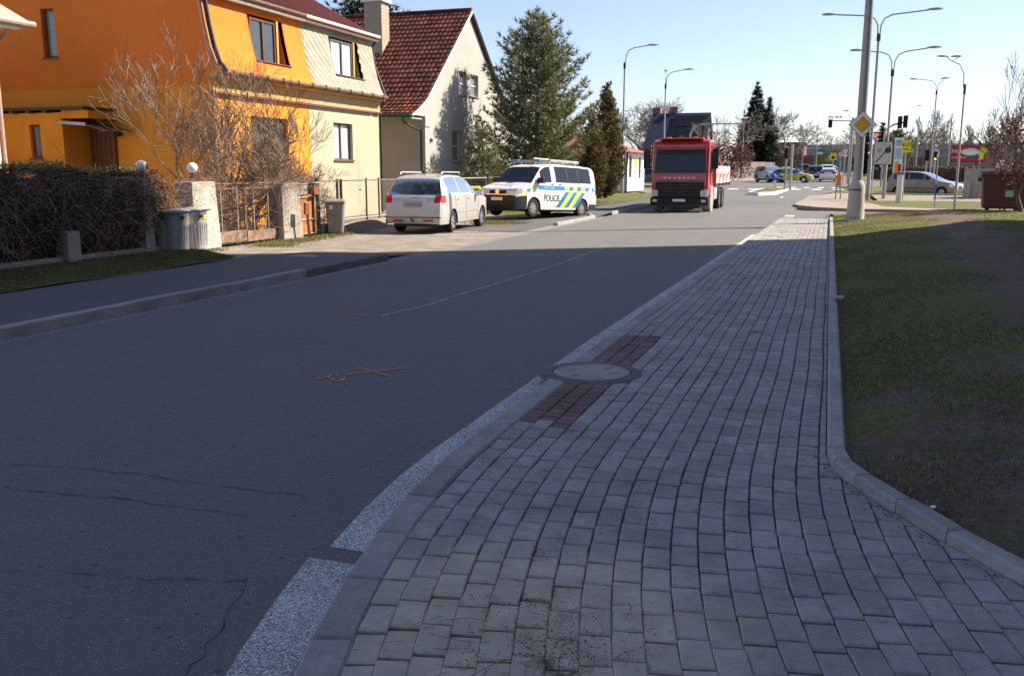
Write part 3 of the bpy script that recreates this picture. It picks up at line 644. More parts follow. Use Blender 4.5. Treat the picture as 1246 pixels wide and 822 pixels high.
def half_house(name, label, y0, y1, lower, upper, left_end, wl, wm, ws, uw):
    h = thing(name, label, 'house', (0, 0, 0)); L = y1 - y0
    (a0, a1, b0, b1) = ws; m = MB(); wall_grid(m, (XF, y0, ZG), uY, nX, L, 4.3 - ZG, [(a0 - y0, a1 - y0, b0 - ZG, b1 - ZG)])
    m.bb(-27, XF - .3, y1 - .3, y1 - .002, ZG, 4.3); m.bb(-27, -26.7, y0 + .3, y1 - .3, ZG, 4.3)
    m.build('front_wall', lower, h)
    window(h, (XF, a0, b0), uY, nX, a1 - a0, b1 - b0, wl, wm[0], 2, 1, .16, M['gutter'])
    MB().bb(XF + .002, XF + .07, y0 + .0, y1 - .004, 3.86, 4.26).build('frieze', M['trimo'] if left_end else wallm('dull cornice', (.50, .36, .20), (.25, .2, .12), .4), h)
    MB().bb(XF + .002, XF + .13, y0 - .02, y1 - .006, 3.80, 3.86).build('moulding', M['gutter'], h)
    MB().bb(XF - .1, XF + .3, y0 - .03, y1 - .008, 4.262, 4.38).build('cornice', M['trimo'], h, bevel=.02)
    g = MB().tube([(XF + .40, y0 - .05, 4.40), (XF + .40, y1 - .01, 4.40)], .065, 8).build('gutter', M['gutter'], h)
    for k in range(6): MB().box((XF + .40, y0 + L * (k + .5) / 6, 4.40), (.16, .03, .15)).build('bracket', M['darksteel'], g)
    (c0, c1, d0, d1) = uw; mm = MB(); mansard(mm, y0, y1 - .003, c0, c1, d0, d1, -17.15); ms = mm.build('mansard', upper, h)
    window(h, (-17.05, c0 + .12, d0 + .05), uY, nX, (c1 - c0) - .5, d1 - d0 - .12, wl, wm[1], 2, 1, .02)
    MB().bb(-17.1, -16.99, c1 - .36, c1 - .26, d0 + .01, d1 - .01).build('shutter_rail', M['trimo'], h)
    MB().bb(-17.05, mx(d0) + .06, c0 - .03, c1 + .03, d0 + .003, d0 + .03).build('sill', M['gutter'], h)
    return h, ms
def box4(px0, py0, px1, py1, X): a = PX(px0, py0, X); b = PX(px1, py1, X); return (a[1], b[1], b[2], a[2])
wsA = box4(305, 141, 352, 192, XF); wsB = box4(405.5, 149, 430, 195, XF); uA = box4(301, 18, 345, 74, -17.0); uB = box4(400, 44, 436, 98, -17.0)
ha, msA = half_house('orange_house', 'orange and ochre rendered half of the semi detached house behind the bare shrubs', YA0, YA1, M['ochre'], M['orange'], True, M['brownwood'], (M['pane'], M['pane']), (wsA[0], wsA[1], wsA[2], wsA[3]), (uA[0], uA[1], 4.92, 6.32))
hb, msB = half_house('cream_house', 'cream rendered half of the semi detached house with slated mansard and dark red roof', YA1 + .004, YB1, M['cream'], M['slate'], False, M['grey_frame'], (M['blind'], M['blind']), wsB, (uB[0], uB[1], 4.96, 6.30))
# diamond slates on the cream half
def slates():
    d = .34; w0, w1 = uB[0], uB[1]
    arc = [0]; 
    for (x0, z0), (x1, z1) in zip(MANS, MANS[1:]): arc.append(arc[-1] + math.hypot(x1 - x0, z1 - z0))
    def P(y, s):
        s = min(max(s, 0), arc[-1]); z = float(np.interp(s, arc, [p[1] for p in MANS])); x = float(np.interp(s, arc, [p[0] for p in MANS])); return Vector((x, y, z))
    n = 0; row = 0; s = 0
    while s < arc[-1] - .1:
        y = YA1 + .1 + (row % 2) * d / 2
        while y < YB1 - .02:
            c = P(y, s + d / 2)
            if not (w0 - .08 < y < w1 + .08 and 4.9 < c.z < 6.42):
                q = [P(max(YA1 + .01, y - d / 2 + .008), s + d / 2), P(y, s + .008), P(min(YB1 - .01, y + d / 2 - .008), s + d / 2), P(y, s + d - .008)]
                off = Vector((.012, 0, .004)); q = [v + off * (1.6 if i == 1 else (.5 if i == 3 else 1)) for i, v in enumerate(q)]
                MB().slab(*q, .012).build('slate', M['slate'], msB, fix=False); n += 1
            y += d
        s += d / 2; row += 1
slates()
# gable end of the orange half, facing the camera
gw = MB(); XL = -27.0
door_x = (PY(84, 190, YA0)[0], PY(108, 190, YA0)[0])
wall_grid(gw, (XL, YA0 - .004, ZG), uX, nYm, XF - .302 - XL, 4.06 - ZG, [], .28); gw.build('gable_wall', M['ochre'], ha)
wg = PY(49, 11, YA0); wg2 = PY(70.5, 70, YA0)
gu = MB(); wall_grid(gu, (XL, YA0 - .012, 4.06), uX, nYm, -17.2 - XL, 3.0, [(wg[0] - XL, wg2[0] - XL, wg2[2] - 4.06, wg[2] - 4.06)])
gu.prism([(-17.2, 4.06), (XF, 4.06), (XF, 4.3)] + [(x - .03, z) for x, z in MANS] + [(-17.2, 6.9)], YA0 - .012, YA0 + .2, 'y')
gu.prism([(XL, 7.06), (-17.2, 7.06), (-21.9, 10.1)], YA0 - .012, YA0 + .2, 'y'); gu.build('gable_upper_wall', M['orange'], ha)
window(ha, (wg[0], YA0 - .012, wg2[2]), uX, nYm, wg2[0] - wg[0], wg[2] - wg2[2], M['brownwood'], M['curtain'], 1, 1, .16, M['gutter'])
vp = [(x + .03, YA0 - .08, z) for x, z in MANS]
MB().tube(vp, .05, 6).build('verge_pipe', M['gutter_p'], ha); MB().tube([(p[0] + .14, YA0 - .01, p[2]) for p in vp], .07, 6).build('verge_board', M['darksteel'], ha)
MB().tube([(XF + .34, YA0 - .12, 4.38), (XF + .1, YA0 - .09, 4.0), (XF + .08, YA0 - .07, .1)], .045, 8).build('downpipe', M['trimo'], ha)
# upper roofs
def uproof(h, y0, y1, hip):
    e, zt, xr, zr = -16.88, 6.72, -21.9, 10.05; m = MB(); yh = y1 - 4.6 if hip else y1
    m.slab((e, y0, zt), (e, y1 + (.25 if hip else 0), zt), (xr, yh, zr), (xr, y0, zr), .1)
    m.slab((-26.9, y1, zt), (-26.9, y0, zt), (xr, y0, zr), (xr, yh, zr), .1)
    if hip: m.add([(e, y1 + .25, zt), (-26.9, y1 + .25, zt), (xr, yh, zr)], [(0, 1, 2)]); m.bb(-26.7, -17.2, y1 - .3, y1, 4.3, 6.6)
    r = m.build('roof', M['redroof'], h)
    for k in range(34):    # sheet ribs
        y = y0 + (y1 - y0) * (k + .5) / 34; t = 1 if y < yh else (y1 + .25 - y) / (y1 + .25 - yh)
        MB().tube([(e + .01, y, zt + .02), (e + (xr - e) * t * .98, y, zt + (zr - zt) * t * .98 + .02)], .018, 4).build('rib', M['redroof'], r)
    MB().bb(e - .02, e + .07, y0, y1 + (.2 if hip else -.002), zt - .22, zt - .06).build('eaves_board', M['oldwood' if not hip else 'gutter'], h)
    MB().bb(-17.4, e - .03, y0 + .01, y1 - .01, zt - .2, zt - .14).build('soffit', M['concrete'], h)
    MB().tube([(e + .1, y0, zt - .03), (e + .1, y1 + (.2 if hip else -.002), zt - .03)], .06, 8).build('roof_gutter', M['white_frame'] if hip else M['gutter'], h)
    return r
uproof(ha, YA0 - .15, YA1, False); rb = uproof(hb, YA1 + .004, YB1, True)
MB().tube([(-16.8, YB1 + .15, 6.7), (-17.05, YB1 + .12, 6.35), (-16.95, YB1 + .08, 5.6), (-16.5, YB1 + .08, 4.4), (-16.76, YB1 + .06, 4.0), (-16.76, YB1 + .06, 0)], .045, 8).build('downpipe', M['darksteel'], hb)
# patched render, vent and house number on the cream front
MB().bb(XF + .001, XF + .012, fy(384), fy(390), .35, .75).build('vent_hole', M['concrete'], hb)
for a, b, z0, z1 in ((434, 437, .9, 2.55), (433, 439, .4, .95), (440, 452, .05, .5)): MB().bb(XF + .0, XF + .008, fy(a), fy(b), z0, z1).build('render_patch', wallm('bare render patch', (.50, .41, .29), (.4, .3, .2), .4), hb)
MB().bb(XF + .0, XF + .015, fy(450), fy(452.5), PX(450, 141, XF)[2] - .1, PX(450, 141, XF)[2] + .06).build('house_number', M['white_paint'], hb)
# satellite dish on the orange front
dp = PX(357, 149, XF + .45); ds = thing('satellite_dish', 'pale satellite dish bolted to the ochre front wall', 'satellite dish', dp)
dsh = MB(); dsh.lathe([(.0, -.1), (.16, -.08), (.28, -.03), (.34, .02), (.33, .03), (.27, -.015), (.15, -.065), (.0, -.085)], 24)
d_ = dsh.build('dish', M['white_paint'], ds, True); d_.rotation_euler = Vector((.80, .5, .38)).to_track_quat('Z', 'Y').to_euler(); d_.scale = (1.2, 1.2, 1.2)
MB().tube([(0, .0, -.05), (-.3, .1, -.1), (-.46, .12, -.1)], .02, 6).build('bracket', M['darksteel'], ds); MB().tube([(.0, 0, -.25), (.16, .32, -.2)], .012, 5).build('feed_arm', M['darksteel'], ds); MB().lathe([(.03, -.06), (.035, .05)], 8, (.16, .34, -.17)).build('feed_horn', M['plastic'], ds)
# annex with door, canopy and lamp
ax = thing('entrance_annex', 'low ochre entrance annex with flat dark roof against the orange gable', 'annex')
ya = YA0 - 1.1; xr_ = PY(78, 180, ya)[0]; wa = PY(35.5, 152, ya); wa2 = PY(52, 192, ya)
am = MB(); wall_grid(am, (-26.5, ya, ZG), uX, nYm, xr_ + 26.5, 3.3 - ZG, [(wa[0] + 26.5, wa2[0] + 26.5, wa2[2] - ZG, wa[2] - ZG)], .2); am.bb(xr_ - .2, xr_ - .001, ya + .2, YA0 - .02, ZG, 3.3); am.build('wall', M['ochre'], ax)
window(ax, (wa[0], ya, wa2[2]), uX, nYm, wa2[0] - wa[0], wa[2] - wa2[2], M['brownwood'], M['curtain'], 1, 1, .12, M['gutter'])
rxe = PY(118, 132, ya + .3)[0]
MB().bb(-26.5, rxe, ya - .25, YA0 - .02, 3.36, 3.44).build('roof', M['darksteel'], ax); MB().bb(xr_ + .02, rxe - .05, ya - .02, YA0 - .03, 3.12, 3.35).build('fascia', M['ochre'], ax)
for k in range(9): MB().bb(xr_ - .5 - k * .62, xr_ - .38 - k * .62, ya - .2, ya - .001, 3.28, 3.355).build('rafter_end', M['brownwood'], ax)
dm = MB().bb(xr_ + .06, xr_ + .95, YA0 - .1, YA0 - .03, ZG, 2.9).build('door', M['brownwood'], ax)
for k in range(5): MB().bb(xr_ + .1 + k * .17, xr_ + .115 + k * .17, YA0 - .108, YA0 - .1, .1, 2.8).build('groove', M['darksteel'], dm)
cn = MB(); 
for k in range(8):
    a0, a1 = k / 8, (k + 1) / 8; X0, X1 = xr_ - .1 + 1.75 * a0, xr_ - .1 + 1.75 * a1; z0, z1 = 3.08 - .32 * a0 ** 1.7, 3.08 - .32 * a1 ** 1.7
    cn.slab((X0, YA0 - 1.2, z0), (X1, YA0 - 1.2, z1), (X1, YA0 - .05, z1), (X0, YA0 - .05, z0), .03)
cn.build('canopy', mat('smoked canopy sheet', (.10, .07, .045), .4, .1, 5), ax)
MB().box((xr_ + .45, YA0 - 1.2, 2.98), (1.0, .03, .09), (0, R(4), 0)).build('canopy_bracket', M['galv'], ax)
MB().lathe([(.02, .1), (.07, .06), (.09, -.06), (.04, -.1)], 10, (xr_ + 1.12, YA0 - .12, 2.72)).build('wall_lamp', M['darksteel'], ax)
# ---------------- house with the steep clay roof
hc = thing('gabled_house', 'pale house with steep red clay tile roof and tall white gable behind the pine', 'house')
XC = -17.2; YC = PX(516, 180, XC)[1]; YR = PX(571, 16, XC)[1]; ZR = PX(571, 16, XC)[2]; YE = PX(499, 137, XC)[1]; YC2 = 2 * YR - YC; YE2 = 2 * YR - YE
w1 = box4(558, 86, 568, 117, XC); w2 = box4(571.5, 90, 582, 119, XC); w3 = box4(550, 158, 561.5, 197, XC); w4 = box4(577, 161, 587, 178, XC)
fm = MB(); wall_grid(fm, (XC, YC, 0), uY, nX, YC2 - YC, 4.0, [(w[0] - YC, w[1] - YC, w[2], w[3]) for w in (w3, (w4[0], w4[1], w3[2], w4[3]))], .3)
zA = 4.0; sl_ = (ZR - 4.6) / (YR - YC)
def yl(z): return float(np.interp(z, [4.0, 4.18, 4.6, ZR], [YE + .02, YE + .5, YC + .05, YR]))
cuts = sorted({4.0, 4.18, 4.6, w1[2], w1[3], w2[2], w2[3], (ZR + 6.4) / 2, ZR - .02})
for a, b in zip(cuts, cuts[1:]):
    spans = [(yl(a), yl(b), 2 * YR - yl(a), 2 * YR - yl(b))]
    for w in (w1, w2):
        if w[2] <= (a + b) / 2 <= w[3]:
            l = spans.pop(); spans += [(l[0], l[1], w[0], w[0]), (w[1], w[1], l[2], l[3])]
    for s in spans: fm.prism([(s[0], a), (s[2], a), (s[3], b), (s[1], b)], XC - .3, XC, 'x')
fm.build('gable_wall', M['pale'], hc)
for w, nc, nr in ((w1, 1, 2), (w2, 1, 2), (w3, 1, 2), ((w4[0], w4[1], w3[2], w4[3]), 1, 2)): window(hc, (XC, w[0], w[2]), uY, nX, w[1] - w[0], w[3] - w[2], M['white_frame'], M['curtain'], nc, nr, .18, M['oldwood'])
MB().bb(-29, XC - .3, YC + .02, YC + .3, -.05, 4.0).bb(-29, -28.7, YC, YC2, -.05, 4.0).build('side_wall', M['pale'], hc)
for yy, hh in ((YC - .06, .0), (YC + .5, 0)): MB().bb(XC - .35, XC + .09, YC - .06, YC + .42, -.05, 3.9).build('corner_pilaster', M['pale'], hc); break
MB().bb(XC - .4, XC + .13, YC - .1, YC + .46, 3.55, 4.0).build('pilaster_cap', M['pale'], hc)
MB().bb(XC + .001, XC + .1, YC + .55, YC + .75, 2.9, 3.05).build('wall_lamp', M['darksteel'], hc)
RX0, RX1 = XC + .12, -29.3
prof = [(YE - .1, 4.0), (YE + .55, 4.26), (YC + .1, 4.74), (YR, ZR + .08)]
rm = MB()
for s in (0, 1):
    f = (lambda y: y) if s == 0 else (lambda y: 2 * YR - y)
    for (y0, z0), (y1, z1) in zip(prof, prof[1:]): rm.slab((RX0, f(y0), z0), (RX1, f(y0), z0), (RX1, f(y1), z1), (RX0, f(y1), z1), .06 * (-1 if s == 0 else 1))
rf = rm.build('roof', M['tile'], hc)
tl = MB(); arc = [0]
for (a, b), (c, d) in zip(prof, prof[1:]): arc.append(arc[-1] + math.hypot(c - a, d - b))
ncs = 24; cs = arc[-1] / ncs
for r_ in range(ncs):
    s0, s1 = r_ * cs, min(arc[-1], (r_ + 1) * cs + .06); yy = np.interp([s0, s1], arc, [p[0] for p in prof]); zz = np.interp([s0, s1], arc, [p[1] for p in prof])
    k = 0; x = RX0 + .02
    while x > RX1:
        w = .235; j = random.uniform(-.012, .012)
        sect = ((0, .05), (.06, .085), (.12, .075), (.235, .045)); vs_ = []
        for dx, h in sect: vs_ += [(x - dx, yy[0] - .02 + j, zz[0] + h + .03), (x - dx, yy[1] - .02, zz[1] + h - .03)]
        vs_ += [(x, yy[0] - .02 + j, zz[0] + .01), (x - w, yy[0] - .02 + j, zz[0] + .01)]
        tl.add(vs_, [(0, 1, 3, 2), (2, 3, 5, 4), (4, 5, 7, 6), (8, 0, 2, 4, 6, 9)]); x -= w
stuff(tl.build('roof_tile', M['tile'], hc, fix=False))
rc = MB(); x = RX0
while x > RX1: rc.tube([(x, YR, ZR + .12), (x - .36, YR, ZR + .14)], [.13, .11], 8); x -= .36
rc.build('ridge_tile', M['tile'], hc)
for s in (0, 1): MB().tube([(XC + .16, (p[0] if s == 0 else 2 * YR - p[0]), p[1] - .05) for p in prof], .06, 4).build('barge_board', M['white_frame'] if s == 0 else M['oldwood'], hc)
MB().tube([(RX0, YE - .16, 3.98), (RX1, YE - .16, 3.94)], .075, 8).build('gutter', M['gutter_g'], hc)
dxp = PY(512, 175, YC - .1)[0]; MB().tube([(dxp - .2, YE - .14, 3.95), (dxp - .18, YE - .1, 3.7), (dxp, YC - .07, 3.35), (dxp, YC - .07, 0)], .055, 8).build('downpipe', M['gutter_g'], hc)
MB().bb(RX1, XC - .001, YE + .05, YC, 3.84, 3.9).build('soffit', M['pale'], hc)
cy = 41.4; cb = mat('painted chimney brick', (.40, .34, .26), .9, .15, 9, .4, 40); ca, cz = PY(448, 30, cy)[0], PY(459, 4, cy)[2]; cw = PY(469, 30, cy)[0]
chm = MB().bb(ca, cw, cy - .4, cy + .4, 6.0, cz).build('chimney', cb, hc)
for k in range(11): MB().bb(ca - .006, cw + .006, cy - .406, cy + .406, cz - .16 - k * .16, cz - .145 - k * .16).build('joint', M['concrete'], chm)
MB().bb(ca - .12, cw + .12, cy - .5, cy + .5, cz, cz + .14).build('chimney_cap', M['white'], chm)
# ---------------- corner of the white house at the left edge
wh = thing('white_house', 'white house corner with pale pink gutter left of the orange gable', 'house'); c0 = PY(1.5, 190, 19.2)
MB().bb(-32, c0[0], 8, 19.2, -.05, 4.9).build('wall', M['white'], wh)
ev = PY(37, 30, 19.9); zz_ = ev[2]
wr = MB(); wr.slab((ev[0] + .02, 7.5, zz_ + .05), (ev[0] + .02, 19.9, zz_ + .05), (-26, 19.9, zz_ + 3.0), (-26, 7.5, zz_ + 3.0), .12); wr.build('roof', M['slate'], wh)
MB().tube([(ev[0] + .03, 7.5, zz_), (ev[0] + .03, 20.0, zz_)], .08, 8).build('gutter', M['gutter_p'], wh)
MB().tube([(ev[0] - .5, 19.75, zz_ - .05), (ev[0] - .9, 19.6, zz_ - .45), (c0[0] - .0, 19.32, zz_ - .9), (c0[0] - .0, 19.32, 0)], .05, 8).build('downpipe', M['gutter_p'], wh)
MB().bb(-32, ev[0] - .1, 7.6, 19.8, zz_ - .12, zz_ - .02).build('soffit', M['white'], wh)
# ---------------- low white house with the faded red roof down the street
ws_ = thing('roadside_house', 'low white roadside house with faded red hipped roof beyond the brown thuja', 'house')
Xs = -14.0; Y0, Y1 = PX(762, 205, Xs)[1], PX(784, 205, Xs)[1]; zb, ze = .1, PX(772, 186, Xs)[2]
sm = MB(); ops = [(1.0, 2.0, 1.0, 2.6), (4.6, 5.5, .9, 2.5)]; wall_grid(sm, (Xs, Y0, zb), uY, nX, Y1 - Y0, ze - zb, [(o_[0], o_[1], o_[2], min(o_[3], ze - zb - .1)) for o_ in ops if o_[1] < Y1 - Y0]); sm.bb(-22, Xs - .3, Y0, Y0 + .3, zb, ze).bb(-22, Xs - .3, Y1 - .3, Y1, zb, ze); sm.build('wall', M['white'], ws_)
for o_ in ops:
    if o_[1] < Y1 - Y0: window(ws_, (Xs, Y0 + o_[0], zb + o_[2]), uY, nX, o_[1] - o_[0], min(o_[3], ze - zb - .1) - o_[2], M['grey_frame'], M['pane'], 1, 2, .15)
rr = MB(); zt = ze + 1.6; xm = -18.5; ym0, ym1 = Y0 + 3.0, Y1 - 3.0
E4 = [(Xs + .5, Y0 - .5, ze), (Xs + .5, Y1 + .5, ze), (-22.5, Y1 + .5, ze), (-22.5, Y0 - .5, ze)]; T2 = [(xm, ym0, zt), (xm, max(ym0, ym1), zt)]
rr.add(E4 + T2, [(0, 1, 5, 4), (1, 2, 5), (2, 3, 4, 5), (3, 0, 4), (3, 2, 1, 0)]); rr.build('roof', M['soft_red'], ws_)
MB().tube([(Xs + .1, Y0 - .1, ze), (Xs + .04, Y0 - .06, 1.5), (Xs + .04, Y0 - .06, zb)], .06, 8).build('downpipe', M['darksteel'], ws_)
MB().bb(Xs + .002, Xs + .02, Y0 + 2.6, Y0 + 3.7, zb + 1.9, zb + 2.5).build('wall_notice', M['yellowsign'], ws_); MB().bb(Xs + .002, Xs + .02, Y0 + 2.8, Y0 + 3.6, zb + 1.2, zb + 1.5).build('wall_notice', M['greysign'], ws_)
# ---------------- distant house with the blue black roof
hd = thing('dark_roofed_house', 'distant house with blue black roof, solar panels and two chimneys', 'house')
Yd = 118; xl_, xr2, zrd = PY(779, 160, Yd)[0], PY(855, 160, Yd)[0], PY(800, 139, Yd + 5)[2]; zed = PY(800, 190, Yd)[2]
MB().bb(xl_ + .4, xr2 - .3, Yd + .6, Yd + 10, .5, zed + .3).build('wall', M['white'], hd)
MB().prism([(Yd + .6, zed + .3), (Yd + 10, zed + .3), (Yd + 5.2, zrd - .1)], xr2 - .3, xr2, 'x').build('gable', M['cream'], hd)
MB().slab((xl_, Yd, zed), (xr2 + .3, Yd, zed), (xr2 + .3, Yd + 5.2, zrd), (xl_ + .6, Yd + 5.2, zrd), .15).slab((xl_, Yd + 10.4, zed), (xr2 + .3, Yd + 10.4, zed), (xr2 + .3, Yd + 5.2, zrd), (xl_ + .6, Yd + 5.2, zrd), .15).build('roof', M['blue_roof'], hd)
for i in range(6):
    for j in range(3):
        t0, t1 = .12 + j * .28, .12 + j * .28 + .26; X0 = xr2 - 4.4 + i * .72
        a = lambda x, t: (x, Yd + 5.2 * t - .06, zed + (zrd - zed) * t + .1)
        MB().slab(a(X0, t0), a(X0 + .68, t0), a(X0 + .68, t1), a(X0, t1), .05).build('solar_panel', M['solar'], hd)
for xx in (PY(798, 140, Yd + 5)[0], PY(819, 140, Yd + 5)[0]): MB().bb(xx - .5, xx + .5, Yd + 5.4, Yd + 6.2, zrd - .8, zrd + .9).build('chimney', M['brickred'], hd)
# ---------------- retail hall at the end of the road
Yh = 190; st = thing('retail_hall', 'long grey retail hall with pale blue fascia and green poster board', 'shop'); zg = rise(190) - .1
hx0, hx1, zt_ = PY(980, 190, Yh)[0], 52, PY(1000, 176, Yh)[2]
MB().bb(hx0, hx1, Yh, Yh + 30, zg, zt_ - .9).build('wall', M['grey_wall'], st); MB().bb(hx0 - .1, hx1, Yh - .15, Yh + 30, zt_ - .9, zt_).build('fascia', M['bluegrey'], st)
for k in range(14):
    xx = PY(1030, 200, Yh)[0] + k * 2.4; MB().bb(xx, xx + 2.1, Yh - .05, Yh + .1, zg + .2, zg + 2.7).build('window', M['pane'], st)
def text(name, s, size, m, parent, mw, ext=.01):
    cu = bpy.data.curves.new(name, 'FONT'); cu.body = s; cu.size = size; cu.extrude = ext; cu.align_x = 'CENTER'; cu.align_y = 'CENTER'; cu.resolution_u = 3
    t = bpy.data.objects.new(name, cu); COL.objects.link(t); dg = bpy.context.evaluated_depsgraph_get()
    me = bpy.data.meshes.new_from_object(t.evaluated_get(dg)); bpy.data.objects.remove(t); bpy.data.curves.remove(cu)
    me.materials.clear(); me.materials.append(m); o = bpy.data.objects.new(name, me); COL.objects.link(o); o.parent = parent; o.matrix_local = mw; return o
TXF = lambda p: Matrix.Translation(p) @ Euler((R(90), 0, 0)).to_matrix().to_4x4()       # reads from -Y
text('lettering', 'TTC PARK', 1.0, mat('teal letters', (.05, .22, .20), .5), st, TXF((PY(998, 178, Yh)[0], Yh - .2, zt_ - .45)), .03)
gp0, gp1 = PY(991, 204, Yh - 4), PY(1019, 184, Yh - 4); gb = thing('poster_board', 'green poster board with pale blocks in front of the grey hall', 'billboard', (0, 0, 0))
MB().bb(gp0[0], gp1[0], Yh - 4.1, Yh - 3.9, gp0[2] + .8, gp1[2] + .3).build('panel', M['greensign'], gb)
for fx, fz, w, h, m in ((.15, .75, .22, .14, 'white_paint'), (.2, .3, .3, .16, 'redsign'), (.42, .3, .14, .14, 'yellowsign'), (.6, .38, .22, .32, 'white_paint'), (.85, .72, .1, .16, 'brickred')):
    X_ = gp0[0] + (gp1[0] - gp0[0]) * fx; Z_ = gp0[2] + .8 + (gp1[2] - gp0[2] - .5) * fz; MB().box((X_ + .3, Yh - 4.11, Z_), (w * 4.4, .03, h * 3)).build('poster_block', M[m], gb)
for fx in (.2, .8): xx = gp0[0] + (gp1[0] - gp0[0]) * fx; MB().bb(xx - .1, xx + .1, Yh - 3.9, Yh - 3.7, zg, gp0[2] + 1).build('leg', M['darksteel'], gb)
# brick building left of the hall and far sheds
bk = thing('brick_building', 'dull red brick building behind the junction trees', 'building')
bx0, bx1 = PY(938, 190, 168)[0], PY(978, 190, 168)[0]; MB().bb(bx0, bx1, 168, 185, 1, PY(950, 175, 168)[2]).build('wall', M['brickred'], bk)
for k in range(3): MB().bb(bx0 + .8 + k * 2, bx0 + 2 + k * 2, 167.95, 168.1, 2.6, 4.0).build('window', M['pane'], bk)
MB().bb(bx0 - .2, bx1 + .2, 167.8, 185.2, PY(950, 175, 168)[2], PY(950, 175, 168)[2] + .25).build('roof', M['darksteel'], bk)
# ---------------- tall apartment block right of the pavement whose shadow crosses the street
AX = 12.0; AY = 23.75 + (AX - .1) * math.tan(R(90 - SUN_AZ)); AH = 27.5
ab = thing('apartment_block', 'tall grey panel apartment block standing right of the verge', 'building')
aw = MB().bb(AX, AX + 13, -32, AY, -.2, AH).build('wall', M['concrete'], ab); MB().bb(AX - .25, AX + 13.2, -32.2, AY + .02, AH, AH + .35).build('roof', M['darksteel'], ab)
for s_ in range(9):
    for k in range(14):
        y = -30 + k * 4.3
        if y + 1.8 < AY: MB().bb(AX - .03, AX + .05, y, y + 1.8, 1.6 + s_ * 2.9, 3.1 + s_ * 2.9).build('window', M['pane'], aw)
# ================================================================== front boundary on the left
XB = -13.0
def by(px, py=280): return PX(px, py, XB)[1]
def gz(y): return .02 - .11 * min(1, max(0, (y - 15.5) / 4))
def leaves(pts, size, n_per=1, spread=0.0, flat=0.0):
    """random small quads at pts"""
    P = np.repeat(np.asarray(pts, float), n_per, 0); n = len(P)
    if spread: P = P + rng.normal(0, spread, (n, 3))
    a = rng.normal(0, 1, (n, 3)); a /= np.linalg.norm(a, axis=1)[:, None]; b = rng.normal(0, 1, (n, 3)); b -= (a * b).sum(1)[:, None] * a; b /= np.linalg.norm(b, axis=1)[:, None]
    s = rng.uniform(.6, 1.3, (n, 1)) * size; a *= s; b *= s * .6
    V = np.stack([P - a, P - b * .9, P + a, P + b], 1).reshape(-1, 3); return V, np.arange(4 * n).reshape(-1, 4)
def tangle(mb, n, f, L=(.3, .9), r=(.003, .007), droop=.3, sides=3):
    for _ in range(n):
        p, d = f(); p = Vector(p); d = Vector(d).normalized(); k = random.uniform(*L) / 4; pts = [p]
        for _i in range(4):
            d = (d + Vector((random.gauss(0, .35), random.gauss(0, .35), random.gauss(-droop * .5, .3)))).normalized(); p = p + d * k; pts.append(p)
        rr = random.uniform(*r); mb.tube(pts, [rr, rr * .9, rr * .75, rr * .6, rr * .4], sides, False)
# hedge overgrown with creeper
hy0, hy1 = 6.5, by(207, 240); hg = thing('creeper_hedge', 'brown overgrown creeper hedge along the orange house garden', 'hedge', (0, 0, 0))
def hprof(y): e = 1 - max(0, (y - (hy1 - .55)) / .55) ** 2 * .55; return (1.60 + .07 * math.sin(2.1 * y) + .05 * math.sin(5.3 * y)) * e
core = MB(); gi = []
for i in range(56):
    y = hy0 + (hy1 - hy0) * i / 55; h = hprof(y); ring = []
    for (dx, zz) in ((.02, .05), (.16, .3), (.26, .8), (.2, 1.2), (.0, 1.45), (-.45, 1.5), (-.95, 1.42), (-1.1, .8), (-1.0, 0)):
        sc_ = h / 1.6; j = random.uniform(-.06, .06); ring.append(len(core.v)); core.v.append((XB - .12 + dx + j, y, max(0, zz * sc_ + j)))
    gi.append(ring)
for a, b in zip(gi, gi[1:]):
    for k in range(8): core.f.append((a[k], a[k + 1], b[k + 1], b[k]))
core.f.append(tuple(gi[-1])); core.build('inner_mass', mat('hedge thicket', (.065, .046, .034), 1, .5, 6, 1, 30), hg, fix=True)
vm = MB()
def hv():
    y = random.uniform(hy0, hy1); h = hprof(y); t = random.random(); z = h * (t ** .7); x = XB + .1 + .12 * math.sin(math.pi * t) + random.uniform(-.05, .06)
    return (x, y, z), (random.uniform(-.1, .5), random.gauss(0, .9), random.gauss(-.2, .7))
tangle(vm, 1500, hv, (.3, 1.1), (.0025, .0065)); 
def hv2():
    y = random.uniform(hy0, hy1); return (XB - random.uniform(0, .9), y, hprof(y) * .95), (random.gauss(.1, .4), random.gauss(0, .5), random.uniform(.3, 1))
tangle(vm, 500, hv2, (.12, .4), (.002, .004)); vm.build('stem', M['vine'], hg, fix=False)
pl = []
for _ in range(15000):
    y = random.uniform(hy0, hy1); t = random.random(); pl.append((XB + .08 + .2 * math.sin(math.pi * t) + random.gauss(0, .06), y, hprof(y) * t ** .8))
for _ in range(9000):
    y = random.uniform(hy0, hy1); pl.append((XB - random.uniform(-.1, 1.0), y, hprof(y) * .97 + abs(random.gauss(0, .05))))
V, Fq = leaves(pl, .022); stuff(npobj('leaf', V, Fq, M['ivy'], hg))
pl = []
for _ in range(2600):
    y = by(random.gauss(105, 48), 205); pl.append((XB - random.uniform(.1, .9), y, hprof(y) * 1.0 + abs(random.gauss(0, .07))))
V, Fq = leaves(pl, .028); stuff(npobj('leaf', V, Fq, M['ivylight'], hg))
tag(MB().bb(XB + .02, XB + .2, 5, by(198, 303), -.02, .13).build('low_wall', M['concrete'], bevel=.015), 'low concrete footing wall under the creeper hedge', 'wall')
